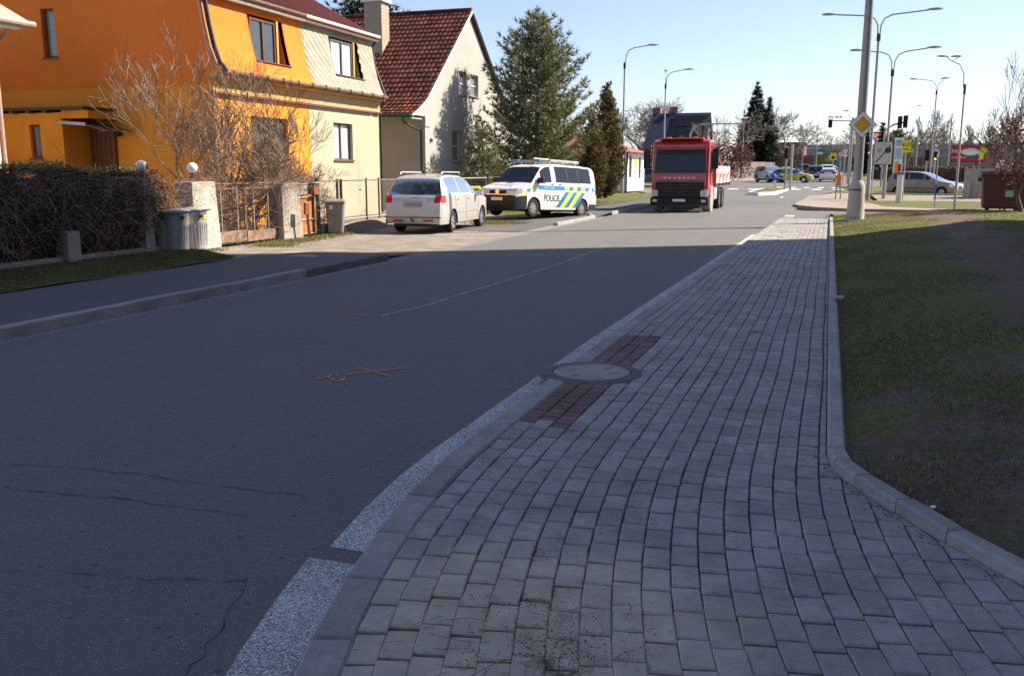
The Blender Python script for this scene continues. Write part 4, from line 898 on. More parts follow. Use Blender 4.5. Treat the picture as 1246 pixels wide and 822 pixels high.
def concrete_post(px, z1, lab, w=.3, d=.3):
    y = by(px, 305); o = MB().box((XB + .16, y, z1 / 2), (d, w, z1 + .06)).build('concrete_post', M['concrete'], bevel=.02); o.rotation_euler = (0, 0, 0); return tag(o, lab, 'post')
concrete_post(75, .55, 'pale concrete post stub half hidden under the hedge creeper'); concrete_post(194, .62, 'whitewashed concrete post at the hedge end next to the steel bins', .42)
def pillar(px0, px1, top, lab, lean=0):
    y0, y1 = by(px0, 295), by(px1, 295); o = thing('gate_pillar', lab, 'pillar', (XB, (y0 + y1) / 2, gz(y0)), 0); w = y1 - y0; h = top - gz(y0)
    MB().add([(-.3, -w / 2, -.05), (.22, -w / 2, -.05), (.22, w / 2, -.05), (-.3, w / 2, -.05), (-.24, -w / 2 + .05, h), (.17, -w / 2 + .05, h), (.17, w / 2 - .05, h), (-.24, w / 2 - .05, h)], [(0, 1, 5, 4), (1, 2, 6, 5), (2, 3, 7, 6), (3, 0, 4, 7), (4, 5, 6, 7), (3, 2, 1, 0)]).build('shaft', M['concrete'] if px0 > 300 else wallm('whitewashed pillar', (.50, .46, .41), (.14, .11, .09), .7, .2), o, bevel=.02)
    v = MB()
    def f(): return (random.uniform(-.2, .26), random.choice((-1, 1, -1)) * w / 2 * random.uniform(.5, 1.05), random.uniform(.2, h)), (random.gauss(.1, .5), random.gauss(0, .7), random.gauss(.1, .8))
    tangle(v, 260 if px0 < 300 else 480, f, (.15, .5), (.002, .006)); 
    def g(): return (random.uniform(-.3, .3), random.gauss(0, w * .45), h + random.uniform(-.15, .12)), (random.gauss(0, 1), random.gauss(0, 1), random.gauss(.1, .6))
    tangle(v, 200 if px0 < 300 else 520, g, (.15, .45), (.002, .005)); v.build('creeper', M['twig'] if px0 > 300 else M['vine'], o, fix=False)
    return o
p1_ = pillar(228, 260, PX(244, 221, XB)[2], 'whitewashed gate pillar with dry creeper behind the steel bins'); p2_ = pillar(337, 361, PX(350, 222, XB)[2], 'concrete gate pillar smothered in dry creeper beside the letterbox')
p0_ = pillar(168, 180, 1.45, 'gate pillar buried in the hedge under the hooded lamp')
def globe(px, py, lab, hood):
    c = PX(px, py, XB - .05); o = thing('globe_lamp', lab, 'lamp', (c[0], c[1], c[2] - .12))
    MB().lathe([(.0, 0)] + [(.115 * math.sin(R(a)), .115 - .115 * math.cos(R(a)) + .02) for a in range(15, 180, 15)] + [(.0, .25)], 18).build('globe', M['globe'], o, True)
    MB().lathe([(.05, -.1), (.06, .0), (.045, .03)], 10).build('holder', M['darksteel'], o, True)
    if hood: MB().lathe([(.03, -.05), (.03, .05)], 8, (.1, .03, .13)).build('fitting', M['darksteel'], o)
globe(234, 205, 'white globe lamp on the gate pillar above the bins', False); globe(172, 203, 'white globe lamp with dark fitting rising out of the hedge top', True)
# driveway gate
gy0, gy1 = by(260, 295), by(336, 288); gt = thing('mesh_gate', 'rusty wire mesh driveway gate with brown kick plate between the pillars', 'gate', (XB, gy0, 0)); Lg = gy1 - gy0; zt = PX(300, 223, XB)[2]
for i in range(2):
    a, b = Lg * i / 2 + .02, Lg * (i + 1) / 2 - .02; z0 = gz(gy0 + a) + .1
    lf = MB(); lf.tube([(0, a, z0), (0, a, zt), (0, b, zt), (0, b, z0), (0, a, z0)], .022, 6).tube([(0, a, zt - .12), (0, b, zt - .12)], .013, 5).build('gate_leaf', M['rust'], gt)
    w = MB(); n = 13
    for k in range(1, n): yy = a + (b - a) * k / n; w.tube([(.004, yy, z0 + .2), (.004, yy, zt - .1)], .0028, 3, False)
    for k in range(1, 19): zz = z0 + .2 + (zt - .32 - z0) * k / 19; w.tube([(-.004, a, zz), (-.004, b, zz)], .0028, 3, False)
    w.build('wire_mesh', M['darksteel'], gt, fix=False)
    for yy in (a + .3, b - .3): MB().tube([(0.02, yy, z0 + .1), (0.02, yy, zt - .06)], .012, 5).build('bar', M['galv'], gt)
    MB().bb(.015, .035, a, b, z0 - .05, z0 + .2).build('kick_plate', M['rust'], gt)
o = thing('brushwood', 'dense brown brushwood standing behind the wire mesh gate', 'brushwood', (XB - .55, (gy0 + gy1) / 2, 0)); v = MB()
tangle(v, 900, lambda: ((random.gauss(0, .2), random.uniform(-1.15, 1.15), random.uniform(0, 1.0)), (random.gauss(0, .4), random.gauss(0, .6), random.gauss(.4, .6))), (.3, .7), (.004, .009)); v.build('stem', M['vine'], o, fix=False)
# things behind the gate
o = thing('compost_heap', 'heap of planks and brushwood stored behind the mesh gate', 'woodpile', (XB - 1.0, (gy0 + gy1) / 2, -.05))
for k in range(16): MB().box((random.uniform(-.4, .4), random.uniform(-1.0, 1.1), .1 + k * .055), (random.uniform(.1, .3), random.uniform(.6, 1.6), .05), (random.gauss(0, .12), random.gauss(0, .1), random.gauss(0, .3))).build('plank', M['oldwood'] if k % 3 else M['orangewood'], o)
# steel dustbins
def dustbin(px, py, top, lab, plate):
    y = PX(px, py, XB + .38)[1]; h = top; o = thing('steel_dustbin', lab, 'dustbin', (XB + .38, y, .02), 0, 'ribbed steel dustbins by the gate pillar')
    MB().lathe([(.20, .0), (.215, .015), (.235, h * .62), (.245, h * .63), (.245, h * .66), (.25, h * .9), (.262, h * .92), (.255, h * .94)], 28).build('body', M['galv'], o, True)
    for k in range(28): a = 2 * math.pi * k / 28; MB().tube([(.212 * math.cos(a), .212 * math.sin(a), .05), (.238 * math.cos(a), .238 * math.sin(a), h * .6)], .009, 4).build('flute', M['galv'], o)
    ld = MB().lathe([(.285, h * .93), (.29, h * .955), (.25, h * .985), (.1, h * 1.01), (.0, h * 1.015)], 28).build('lid', M['galv'], o, True)
    MB().tube([(.27, -.09, h * .93), (.34, -.08, h * .95), (.34, .08, h * .95), (.27, .09, h * .93)], .012, 6).build('handle', M['darksteel'], ld)
    MB().box((.25, -.12, h * .8), (.05, .04, .07)).build('bracket', M['darksteel'], o)
    if plate: MB().box((.252, .02, h * .77), (.012, .13, .08), (0, 0, 0)).build('plate', M['yellowsign'], o)
    return o
dustbin(217, 305, .84, 'ribbed steel dustbin without plate next to the hedge end', False); dustbin(239.5, 303, .86, 'ribbed steel dustbin with small yellow plate before the whitewashed pillar', True)
# wicket gate, letterbox, leaning board
wy0, wy1 = by(362.5), by(383); wk = thing('wicket_gate', 'small garden gate with orange planks in a pale tube frame', 'gate', (XB, wy0, 0)); Lw = wy1 - wy0; gz_ = -.08
MB().tube([(0, 0, gz_ + .08), (0, 0, 1.3), (0, Lw, 1.3), (0, Lw, gz_ + .08), (0, 0, gz_ + .08)], .022, 6).tube([(0, 0, gz_ + .45), (0, Lw, gz_ + .45)], .018, 6).tube([(0, 0, .95), (0, Lw, .95)], .018, 6).build('frame', M['galv'], wk)
for k in range(7): MB().box((-.03, Lw * (k + .5) / 7, .5), (.02, Lw / 7 - .012, .95)).build('plank', M['orangewood'], wk)
for k in range(2): MB().box((-.01, Lw / 2, 1.08 + k * .13), (.02, Lw - .06, .1)).build('panel', M['concrete'], wk)
lb = PX(381.5, 230, XB + .06); o = thing('letterbox', 'red brown letterbox fixed beside the garden gate', 'letterbox', lb)
MB().box((0, 0, 0), (.2, .26, .3)).build('box', M['redpaint'], o, bevel=.015); MB().box((0.01, 0, .165), (.26, .3, .03)).build('lid', M['galv'], o, bevel=.008); MB().box((.102, 0, .08), (.006, .18, .02)).build('slot', M['darksteel'], o)
MB().tube([(-.05, .05, -.15), (-.05, .05, -lb[2] - .1)], .035, 6).build('post', M['brownwood'], o)
ln0, ln1 = PX(377, 285, XB + .5), PX(372.5, 247, XB + .5); o = thing('leaning_sign', 'brown board on a crooked red brown stake at the path edge', 'sign', (ln0[0], ln0[1], -.09))
dv = Vector(ln1) - Vector((ln0[0], ln0[1], -.09)); MB().tube([(0, 0, -.05), tuple(dv * .98)], .04, 4).build('stake', M['redpaint'], o)
MB().box(tuple(dv * .84), (.06, .2, .3), (R(-6), 0, 0)).build('board', M['redpaint'], o, bevel=.01)
# fence of the cream house
def fence_post(y, h, m, lab, r=.035, x=XB):
    return tag(MB().tube([(x, y, -.15), (x, y, h)], r, 8).lathe([(r * 1.25, h), (r * 1.2, h + .02), (0, h + .03)], 8, (x, y, 0)).build('fence_post', m), lab, 'post', 'metal fence posts of the front boundary')
fence_post(by(388), PX(388, 218, XB)[2], M['greenpost'], 'tall green fence post beside the letterbox', .06); fence_post(by(412), PX(412, 219, XB)[2], M['greenpost'], 'green steel post behind the grey wheeled bin', .04); fence_post(by(416.5), PX(415, 219, XB)[2], M['greenpost'], 'green post doubled up against its twin behind the grey bin', .045)
FY = [by(p) for p in (389, 413, 447, 462)] + [by(462) + 2.4 * i for i in range(1, 3)]
for i, y in enumerate(FY[2:]): fence_post(y, 1.40, M['greenpost'] if i < 2 else M['rust'], ['thin rusty post in the low wall left of the white car', 'green fence post just behind the white car tail', 'rusty fence post hidden behind the white car', 'rusty fence post ahead of the white car'][i], .028)
fr_ = thing('wire_fence', 'wire mesh fence with rusty top rail in front of the cream house', 'fence', (XB, FY[0], 0)); L_ = FY[-1] - FY[0]
MB().tube([(0, 0, 1.36), (0, L_, 1.36)], .022, 6).build('top_rail', M['rust'], fr_); MB().tube([(0, 0, .28), (0, L_, .28)], .018, 6).build('bottom_rail', M['galv'], fr_)
w = MB(); n = int(L_ / .11)
for k in range(n):
    for s in (-1, 1):
        y0_ = L_ * k / n; y1_ = y0_ + s * 1.0
        if 0 <= y1_ <= L_: w.tube([(0.01 * s, y0_, .3), (0.01 * s, y1_, 1.34)], .0018, 3, False)
stuff(w.build('wire_mesh', M['galv'], fr_, fix=False))
tag(MB().bb(XB - .12, XB + .06, by(390), FY[-1], -.2, .2).build('low_wall', M['concrete'], bevel=.015), 'low concrete wall carrying the wire fence left of the white car', 'wall')
# grey wheeled bin
def wheelie(name, loc, rz, h, w, m, lab, mark=None, lidm=None):
    o = thing(name, lab, 'bin', loc, rz); b = w * .78; t = w
    MB().add([(-b / 2, -b / 2, .05), (b / 2, -b / 2, .05), (b / 2, b / 2, .05), (-b / 2, b / 2, .05), (-t / 2, -t / 2, h * .9), (t / 2, -t / 2, h * .9), (t / 2, t / 2, h * .9), (-t / 2, t / 2, h * .9)], [(0, 1, 5, 4), (1, 2, 6, 5), (2, 3, 7, 6), (3, 0, 4, 7), (4, 5, 6, 7), (3, 2, 1, 0)]).build('body', m, o, bevel=.05)
    MB().box((0, 0, h * .905), (t * 1.1, t * 1.1, .05)).build('rim', m, o, bevel=.015)
    ld = MB().add([(-t * .56, -t * .56, h * .93), (t * .56, -t * .56, h * .93), (t * .56, t * .56, h * .95), (-t * .56, t * .56, h * .95), (-t * .45, -t * .45, h * .97), (t * .45, -t * .45, h * .97), (t * .45, t * .5, h), (-t * .45, t * .5, h)], [(0, 1, 5, 4), (1, 2, 6, 5), (2, 3, 7, 6), (3, 0, 4, 7), (4, 5, 6, 7), (3, 2, 1, 0)]).build('lid', lidm or m, o, bevel=.012)
    MB().tube([(-t * .4, t * .6, h * .95), (t * .4, t * .6, h * .95)], .016, 6).build('handle', m, ld)
    for s in (-1, 1):
        wh_ = MB().lathe([(.09, -.02), (.1, -.012), (.1, .012), (.09, .02)], 14, (s * (b / 2 + .02), b / 2 - .02, .1), 'x').build('wheel', M['tyre'], o)
    if mark: MB().box((-t * .2, -t * .5 - .004, h * .78), (.09, .008, .11), (R(-3), 0, 0)).build('mark', mark, o)
    return o
bp = PX(409, 279, XB + .3); wheelie('wheeled_bin', (bp[0], bp[1], -.1), R(25), .98, .5, M['plastic'], 'grey wheeled bin with white mark in front of the low wall', M['white_paint'])
yp = PX(574, 262, XB + .1); wheelie('wheeled_bin', (yp[0], yp[1], -.1), R(15), 1.15, .62, M['yellowp'], 'yellow wheeled bin standing beyond the white car')
tag(MB().lathe([(.12, 0), (.15, .5), (.17, .52), (.16, .56)], 14, (yp[0] + .75, yp[1] - .3, -.09 + .3)).build('litter_bin', M['galv'], None, True), 'small grey metal bin just right of the yellow bin', 'bin')
# boundary beyond the white car: slatted metal gate, posts, palings
gy2, gy3 = by(555), by(592); g2 = thing('bar_gate', 'dark metal bar gate between green posts behind the police van nose', 'gate', (XB, gy2, 0)); L2 = gy3 - gy2
MB().tube([(0, 0, .0), (0, 0, 1.35), (0, L2, 1.35), (0, L2, 0), (0, 0, 0)], .025, 6).tube([(0, 0, .45), (0, L2, .45)], .02, 5).build('frame', M['galv'], g2)
for k in range(1, 16): MB().box((0, L2 * k / 16, .68), (.015, .03, 1.3)).build('bar', M['darksteel'], g2)
for px_, lab in ((553, 'green gate post beside the yellow bin'), (594, 'pale green gate post touching the police van nose')): fence_post(by(px_), 1.5, M['greenpost'], lab, .05)
f3 = thing('mesh_fence', 'rusty mesh fence panel running behind the police van', 'fence', (XB - .2, by(598), 0))
MB().tube([(0, 0, 1.35), (0, 13, 1.35)], .025, 6).build('top_rail', M['rust'], f3); w = MB()
for k in range(110): w.tube([(0, k * .118, .1), (0, k * .118, 1.34)], .003, 3, False)
for k in range(9): w.tube([(0, 0, .1 + k * .15), (0, 13, .1 + k * .15)], .003, 3, False)
stuff(w.build('wire_mesh', M['rust'], f3, fix=False))
ty = 47.0; f4 = thing('paling_fence', 'old brown paling fence under the thuja', 'fence', (XB + .1, ty, .0))
for k in range(52): MB().box((random.gauss(0, .01), k * .2, .75), (.03, .15, 1.5 + random.gauss(0, .06)), (random.gauss(0, .015), 0, 0)).build('paling', M['brownwood'] if k % 4 else M['oldwood'], f4)
for z in (.4, 1.2): MB().box((-.04, 5.2, z), (.04, 10.4, .08)).build('rail', M['oldwood'], f4)
tag(MB().bb(XB, XB + .35, 45.6, 46.4, .0, 1.9).bb(XB - .08, XB + .45, 45.5, 46.5, 1.9, 1.98).build('meter_cabinet', M['concrete'], bevel=.01), 'pale meter cabinet standing just behind the police van', 'cabinet')
# ================================================================== vehicles (local: +x forward, y left, z up)
def wheel(parent, x, y, r, w, m, spokes=7, n=24):
    s = 1 if y > 0 else -1
    t = MB().lathe([(r * .62, -w / 2), (r * .93, -w / 2), (r, -w * .32), (r, w * .32), (r * .93, w / 2), (r * .62, w / 2)], n, (0, 0, 0), 'y', False).build('wheel', M['tyre'], parent, True); t.location = (x, y, r)
    f = MB().lathe([(r * .64, 0), (r * .64, w * .46), (r * .58, w * .46), (r * .56, w * .2), (0.001, w * .2)], n, (0, 0, 0), 'y', False)
    for k in range(spokes):
        a = 2 * math.pi * k / spokes; f.box((r * .33 * math.cos(a), w * .3, r * .33 * math.sin(a)), (r * .5, w * .22, r * .17), (0, -a, 0))
    f.lathe([(r * .16, w * .2), (r * .14, w * .45), (0, w * .46)], 10, (0, 0, 0), 'y'); o = f.build('rim', m, t, True)
    if s < 0: o.scale = (1, -1, 1)
    return t
class Car:
    def __init__(c, name, label, loc, rz, sp, group=None, cat='car'):
        c.sp = sp; c.o = o = thing(name, label, cat, loc, rz, group); pr = sp['prof']; c.W = sp['W']; st = []
        for (x0, z0), (x1, z1) in zip(pr, pr[1:]):
            n = max(1, int(math.ceil(math.hypot(x1 - x0, z1 - z0) / .07)))
            for i in range(n): st.append((x0 + (x1 - x0) * i / n, z0 + (z1 - z0) * i / n))
        st.append(pr[-1])
        for _ in range(2): st = [st[0]] + [((a[0] + 2 * b[0] + d[0]) / 4, (a[1] + 2 * b[1] + d[1]) / 4) for a, b, d in zip(st, st[1:], st[2:])] + [st[-1]]
        c.x0, c.x1 = max(p[0] for p in pr), min(p[0] for p in pr); c.roof = max(p[1] for p in pr)
        rows = []
        NL = 8; UF = (.06, .14, .5, .86, .95); TF = (.96, .8, .5, .2, 0)
        for x, zt in st:
            zb = c.zb(x); be = min(c.belt(x), zt); lo = min(zb, zt)
            s = [(c.wy(x, lo + (be - lo) * k / NL), lo + (be - lo) * k / NL, 'low') for k in range(NL + 1)]
            wt = c.wt(x, zt); wb = c.wy(x, be); h = zt - be
            for f in UF:
                q = math.sin(f * math.pi / 2) if h < .12 else f; s.append((wb + (wt - wb) * (f ** 1.25), be + (h - min(.05, h * .3)) * q, 'up'))
            for f in TF: s.append((wt * f, zt - .035 * f ** 4 * min(1, h / .2 + .4), 'top'))
            rows.append((x, zt, s))
        c.rows = rows; pts = {}; fac = {}
        for (xa, za, A), (xb, zb2, B) in zip(rows, rows[1:]):
            for k in range(len(A) - 1):
                quad = [(xa, *A[k][:2]), (xa, *A[k + 1][:2]), (xb, *B[k + 1][:2]), (xb, *B[k][:2])]
                xm, ym, zm = ((sum(q[i] for q in quad) / 4) for i in range(3)); reg = A[k + 1][2]
                p = sp['part'](c, xm, ym, zm, reg, (za + zb2) / 2, zb2 - za, xa - xb)
                for side in (1, -1):
                    key = (p[0], p[1], side if p[2] else 0); mb = fac.setdefault(key, MB()); v = [(q[0], q[1] * side, q[2]) for q in quad]; mb.add(v, [(0, 1, 2, 3) if side > 0 else (3, 2, 1, 0)])
        import bmesh
        for (nm, m, sd), mb in fac.items():
            me = bpy.data.meshes.new(nm); me.from_pydata(mb.v, [], mb.f); b = bmesh.new(); b.from_mesh(me); bmesh.ops.remove_doubles(b, verts=b.verts, dist=.0015); bmesh.ops.dissolve_degenerate(b, edges=b.edges, dist=.0005); b.to_mesh(me); b.free()
            link(me, nm, M[m] if isinstance(m, str) else m, o, True)
        r = sp['wr']; MB().bb(c.x1 + .15, c.x0 - .15, -c.W * .68, c.W * .68, .2, sp['belt'][0][1] - .12).build('underbody', M['black'], o)
        for x_ in sp.get('seats', (.15, -.85)):
            for s in (-1, 1): MB().box((x_, s * c.W * .42, sp['belt'][0][1] + .1), (.14, .46, .5), (0, -.15, 0)).box((x_ - .07, s * c.W * .42, sp['belt'][0][1] + .42), (.1, .24, .18), (0, -.15, 0)).build('seat', M['seat'], o, bevel=.04)
        for xw in sp['ax']:
            for s in (-1, 1): wheel(o, xw, s * (c.W - sp.get('wt', .2) / 2 - .025), r, sp.get('wt', .2), sp.get('rim', M['rim']), sp.get('sk', 7))
    def belt(c, x): b = c.sp['belt']; return float(np.interp(x, [p[0] for p in b[::-1]], [p[1] for p in b[::-1]])) if b[0][0] > b[-1][0] else float(np.interp(x, [p[0] for p in b], [p[1] for p in b]))
    def zb(c, x):
        z = c.sp['sill']; ra = c.sp['wr'] + .055
        for xw in c.sp['ax']:
            if abs(x - xw) < ra: z = max(z, c.sp['wr'] + math.sqrt(ra * ra - (x - xw) ** 2) * .98)
        return z
    def wy(c, x, z):
        f = max(0, (x - (c.x0 - .75)) / .75); r = max(0, ((c.x1 + .5) - x) / .5)
        w = c.W * (1 - c.sp.get('nose', .2) * min(1, f) ** 2.6 - c.sp.get('tail', .1) * min(1, r) ** 3)
        t = (z - .62) / .5; return w * (1 - .035 * t * t if t < 0 else 1 - .03 * t * t)
    def wt(c, x, zt):
        be = c.belt(x)
        if zt <= be: return c.wy(x, zt) * .97
        k = min(1, (zt - be) / max(.1, c.roof - be)); return c.wy(x, be) * (1 - k) * .985 + c.sp['Wr'] * k
    def sy(c, x, z):
        """half width of the body side at x, z"""
        be = c.belt(x)
        if z <= be: return c.wy(x, z)
        for (xa, zt, s) in c.rows:
            if xa <= x and zt > be + .3:
                return float(np.interp(z, [q[1] for q in s[8:14]], [q[0] for q in s[8:14]]))
        return c.wy(x, z)
    def decal(c, name, m, quad, side=1, off=.006, n=6):
        (a, b, d, e) = quad; mb = MB(); g = []
        for i in range(n + 1):
            for j in range(n + 1):
                u, v = i / n, j / n; x = (a[0] * (1 - u) + b[0] * u) * (1 - v) + (e[0] * (1 - u) + d[0] * u) * v; z = (a[1] * (1 - u) + b[1] * u) * (1 - v) + (e[1] * (1 - u) + d[1] * u) * v
                mb.v.append((x, side * (c.sy(x, z) + off), z))
        for i in range(n):
            for j in range(n): k = i * (n + 1) + j; mb.f.append((k, k + 1, k + n + 2, k + n + 1))
        return mb.build(name, M[m] if isinstance(m, str) else m, c.o, fix=False)
    def seam(c, x, side=1, z0=None, z1=None, r=.006):
        z0 = z0 or c.sp['sill'] + .05; z1 = z1 or c.belt(x); MB().tube([(x, side * (c.sy(x, z0 + (z1 - z0) * k / 8) + .0), z0 + (z1 - z0) * k / 8) for k in range(9)], r, 4).build('door_seam', M['black'], c.o)
    def handle(c, x, z, m, side=1): MB().box((x, side * (c.sy(x, z) + .015), z), (.16, .03, .025)).build('door_handle', m, c.o, bevel=.008)
    def mirror(c, x, z, m, s=1.0):
        for sd in (1, -1):
            y = c.sy(x, z - .1) + .13; MB().box((x, sd * y, z), (.12 * s, .2 * s, .15 * s)).tube([(x, sd * (y - .16), z - .06), (x, sd * y, z - .05)], .025, 5).build('mirror', m, c.o, bevel=.03)
def std_part(paint, ws, wins, rw, tl, hl, bump=None, doors=(), grille=None, glass='carglass'):
    """ws: windscreen x range; wins: side window x ranges; rw: rear window z range; tl: tail lamp (z0,z1,frac); hl: head lamp (z0,z1,frac)"""
    def f(c, x, y, z, reg, zt, dz, dx):
        w = c.wy(x, .6); back = x < c.x1 + .55; front = x > c.x0 - .45
        if reg == 'top':
            if ws[1] < x < ws[0] and zt > c.belt(x) + .05 and y < c.wt(x, zt) * .93: return ('windshield', 'carglass', 0)
            if back and rw[0] < zt < rw[1] and dz < -.02 and y < c.wt(x, zt) * .9: return ('rear_window', glass, 0)
        if back and tl[0] < z < tl[1] and (y > tl[2] * w) and (x < c.x1 + tl[3] if reg != 'top' else dz < -.02): return ('tail_light', 'lightred', 1)
        if front and hl[0] < z < hl[1] and y > hl[2] * w and x > c.x0 - hl[3]: return ('headlight', 'lightclear', 1)
        if grille and front and reg == 'top' and grille[0] < z < grille[1] and y < grille[2] * w and dz > .01: return ('grille', 'black', 0)
        if bump and z < bump[0] and (front or back): return ('front_bumper' if front else 'rear_bumper', bump[1], 0)
        if reg == 'up' and zt - c.belt(x) > .2:
            h = (z - c.belt(x)) / (zt - c.belt(x))
            if .1 < h < .9:
                for a, b in wins:
                    if b < x < a: return ('side_window', glass if glass != 'carglass' else 'carglassl', 1)
        if reg != 'top' and z > c.sp['sill'] + .06 and z <= c.belt(x) + .001:
            for i, (a, b) in enumerate(doors):
                if b < x < a: return ('door', paint, 1)
        return ('body', paint, 0)
    return f
M['car_white'] = carpaint('pearl white paint', (.55, .545, .53), .25, .3); M['van_white'] = carpaint('white van paint', (.76, .76, .75), 0, .3); M['car_beige'] = carpaint('silver beige paint', (.30, .255, .21), .35, .3)
M['car_silver'] = carpaint('silver paint', (.50, .51, .53), .5, .2); M['car_black'] = carpaint('black paint', (.018, .018, .02), .1, .2); M['car_lime'] = carpaint('lime green paint', (.42, .48, .05), .1, .15); M['car_navy'] = carpaint('navy paint', (.02, .03, .07), .2, .2); M['truck_red'] = carpaint('red truck paint', (.42, .02, .022), 0, .2)
# --- parked white estate seen from behind
MPV = dict(prof=[(2.2, .24), (2.3, .4), (2.32, .56), (2.27, .73), (2.1, .84), (1.7, .96), (1.18, 1.05), (.3, 1.50), (-.1, 1.60), (-.9, 1.64), (-1.6, 1.61), (-1.86, 1.55), (-1.95, 1.47), (-2.22, 1.06), (-2.29, 1.0), (-2.33, .92), (-2.36, .5), (-2.3, .28)], belt=[(2.3, .82), (1.2, 1.0), (-2.3, 1.06)], W=.88, Wr=.64, sill=.26, ax=(1.45, -1.38), wr=.315)
sp = dict(MPV, part=std_part('car_white', (1.16, .28), ((1.0, .32), (.24, -.68), (-.78, -1.75)), (1.08, 1.5), (.86, 1.05, .66, .34), (.62, .82, .5, .4), None, ((.95, -.2), (-.22, -1.15)), (.5, .7, .5)))
cw_ = Car('parked_car', 'white estate car parked with its tail to the wire fence', PX(525, 283, -11.15)[:2] + (-.095,), R(94), sp)
cw_.o.location = (-11.05, 25.6, -.095)
for s in (1, -1):
    cw_.mirror(.78, 1.06, M['car_white'], 1) if s == 1 else None
    for x in (.97, -.22, -1.18): cw_.seam(x, s)
    for x in (.05, -.95): cw_.handle(x, .93, M['car_white'], s)
    MB().tube([(.0, s * .60, 1.62), (-.05, s * .60, 1.68), (-1.6, s * .61, 1.69), (-1.7, s * .61, 1.63)], .022, 6).build('roof_rail', M['galv'], cw_.o); cw_.decal('side_moulding', 'car_white', ((1.0, .55), (-1.0, .55), (-1.0, .61), (1.0, .61)), s, .014)
MB().box((-2.365, 0, .80), (.02, .52, .115)).build('number_plate', M['greysign'], cw_.o); MB().box((-2.33, 0, .93), (.05, .7, .03)).build('boot_trim', M['car_white'], cw_.o, bevel=.01)
MB().tube([(-2.24, .0, 1.1), (-2.20, -.28, 1.15)], .012, 5).build('wiper', M['black'], cw_.o); MB().tube([(-2.28, 0, .36), (-2.46, 0, .36), (-2.48, 0, .42)], .02, 6).build('tow_bar', M['darksteel'], cw_.o); MB().lathe([(.03, 0), (.03, .04), (0, .05)], 10, (-2.48, 0, .42)).build('tow_ball', M['darksteel'], cw_.o)
MB().bb(-2.385, -2.36, -.6, -.3, .335, .375).build('reflector', M['lightred'], cw_.o); MB().bb(-2.385, -2.36, .3, .6, .335, .375).build('reflector', M['lightred'], cw_.o); MB().bb(-2.37, -2.34, -.83, .83, .44, .46).build('bumper_line', M['black'], cw_.o)
M['carglassv'] = glass('tinted van glass', (.10, .11, .12), 1.22)
# --- police van
VP = dict(prof=[(2.32, .22), (2.42, .4), (2.45, .62), (2.43, .82), (2.36, .98), (2.1, 1.08), (1.62, 1.2), (.95, 1.80), (.7, 1.89), (.2, 1.93), (-1.5, 1.93), (-2.2, 1.90), (-2.36, 1.83), (-2.44, 1.3), (-2.45, .5), (-2.4, .3)], belt=[(2.4, .95), (1.6, 1.14), (-2.45, 1.17)], W=.95, Wr=.74, sill=.27, ax=(1.52, -1.48), wr=.335, nose=.16, tail=.05, rim=M['rimsteel'], sk=9, seats=(.7, -.4, -1.4))
def van_part(c, x, y, z, reg, zt, dz, dx):
    f = van_std(c, x, y, z, reg, zt, dz, dx)
    if f[1] in ('carglass', 'carglassl'): f = (f[0], 'carglassd', f[2])
    if x > c.x0 - .62 and z < .72 and (reg != 'low' or x > 1.9) and x > 1.87: return ('front_bumper', 'black', 0)
    return f
van_std = std_part('van_white', (1.6, .93), ((1.12, .42), (.2, -2.1)), (1.25, 1.75), (.8, 1.3, .85, .1), (.8, .98, .5, .5), (.45, 'black'), ((1.15, .3), (.28, -.85)), (.72, .93, .52))
vn = Car('police_van', 'white police van with blue and yellow stripes parked across the driveway', (0, 0, 0), 0, dict(VP, part=van_part), None, 'van')
vh = math.atan2(-.94, -.35); rw_ = Vector((-9.0, 34.15, 0)); cdir = Vector((math.cos(vh), math.sin(vh), 0)); cl = Vector((-cdir.y, cdir.x, 0))
vc = rw_ + cdir * 1.48 - cl * .8; vn.o.location = (vc.x, vc.y, -.06); vn.o.rotation_euler = (0, R(-2.4), vh)
for s in (1, -1):
    for a, b, m in ((1.28, .30, 'policeblue'), (.27, -.32, 'policeblue'), (-2.1, -2.42, 'policeblue')): vn.decal('stripe', m, ((a, .98), (b, .98), (b, 1.13), (a, 1.13)), s)
    k = 0
    for x0 in (-.32, -.56, -.82, -1.08, -1.34, -1.6, -1.86):
        if x0 <= -1.86: break
        vn.decal('chevron', 'policeyellow' if k % 2 == 0 else 'policeblue', ((x0, .98), (x0 - .26, .98), (x0 - .32, 1.13), (x0 - .06, 1.13)), s); k += 1
    k = 0
    for x0 in (.22, -.04, -.3, -.56, -.82):
        top = (x0 - .58, .93); w = .26; m = 'policeblue' if k % 2 == 0 else 'policeyellow'; k += 1
        bx_ = x0; 
        if x0 - .26 > -1.02 or True: vn.decal('chevron', m, ((bx_, .36), (max(bx_ - w, -1.08), .36), (max(bx_ - w - .58, -1.72), .93), (bx_ - .58, .93)), s)
    for a, b, m, z0, z1 in ((1.72, 1.5, 'policeyellow', .98, 1.1), (1.98, 1.78, 'policeblue', .88, 1.0), (2.1, 1.95, 'policeyellow', .74, .9), (1.5, 1.38, 'policeyellow', 1.0, 1.13)): vn.decal('chevron', m, ((a, z0), (b, z0), (b - .08, z1), (a - .08, z1)), s)
    vn.handle(.42, 1.19, M['black'], s); vn.handle(-.05, 1.19, M['black'], s)
    for x in (1.2, .29, -.86): vn.seam(x, s, .33, 1.75 if x < 1 else 1.1)
    for x in (-.5, -1.2): vn.decal('window_bar', 'black', ((x, 1.24), (x - .07, 1.24), (x - .07, 1.76), (x, 1.76)), s)
vn.mirror(1.25, 1.3, M['black'], 1.35)
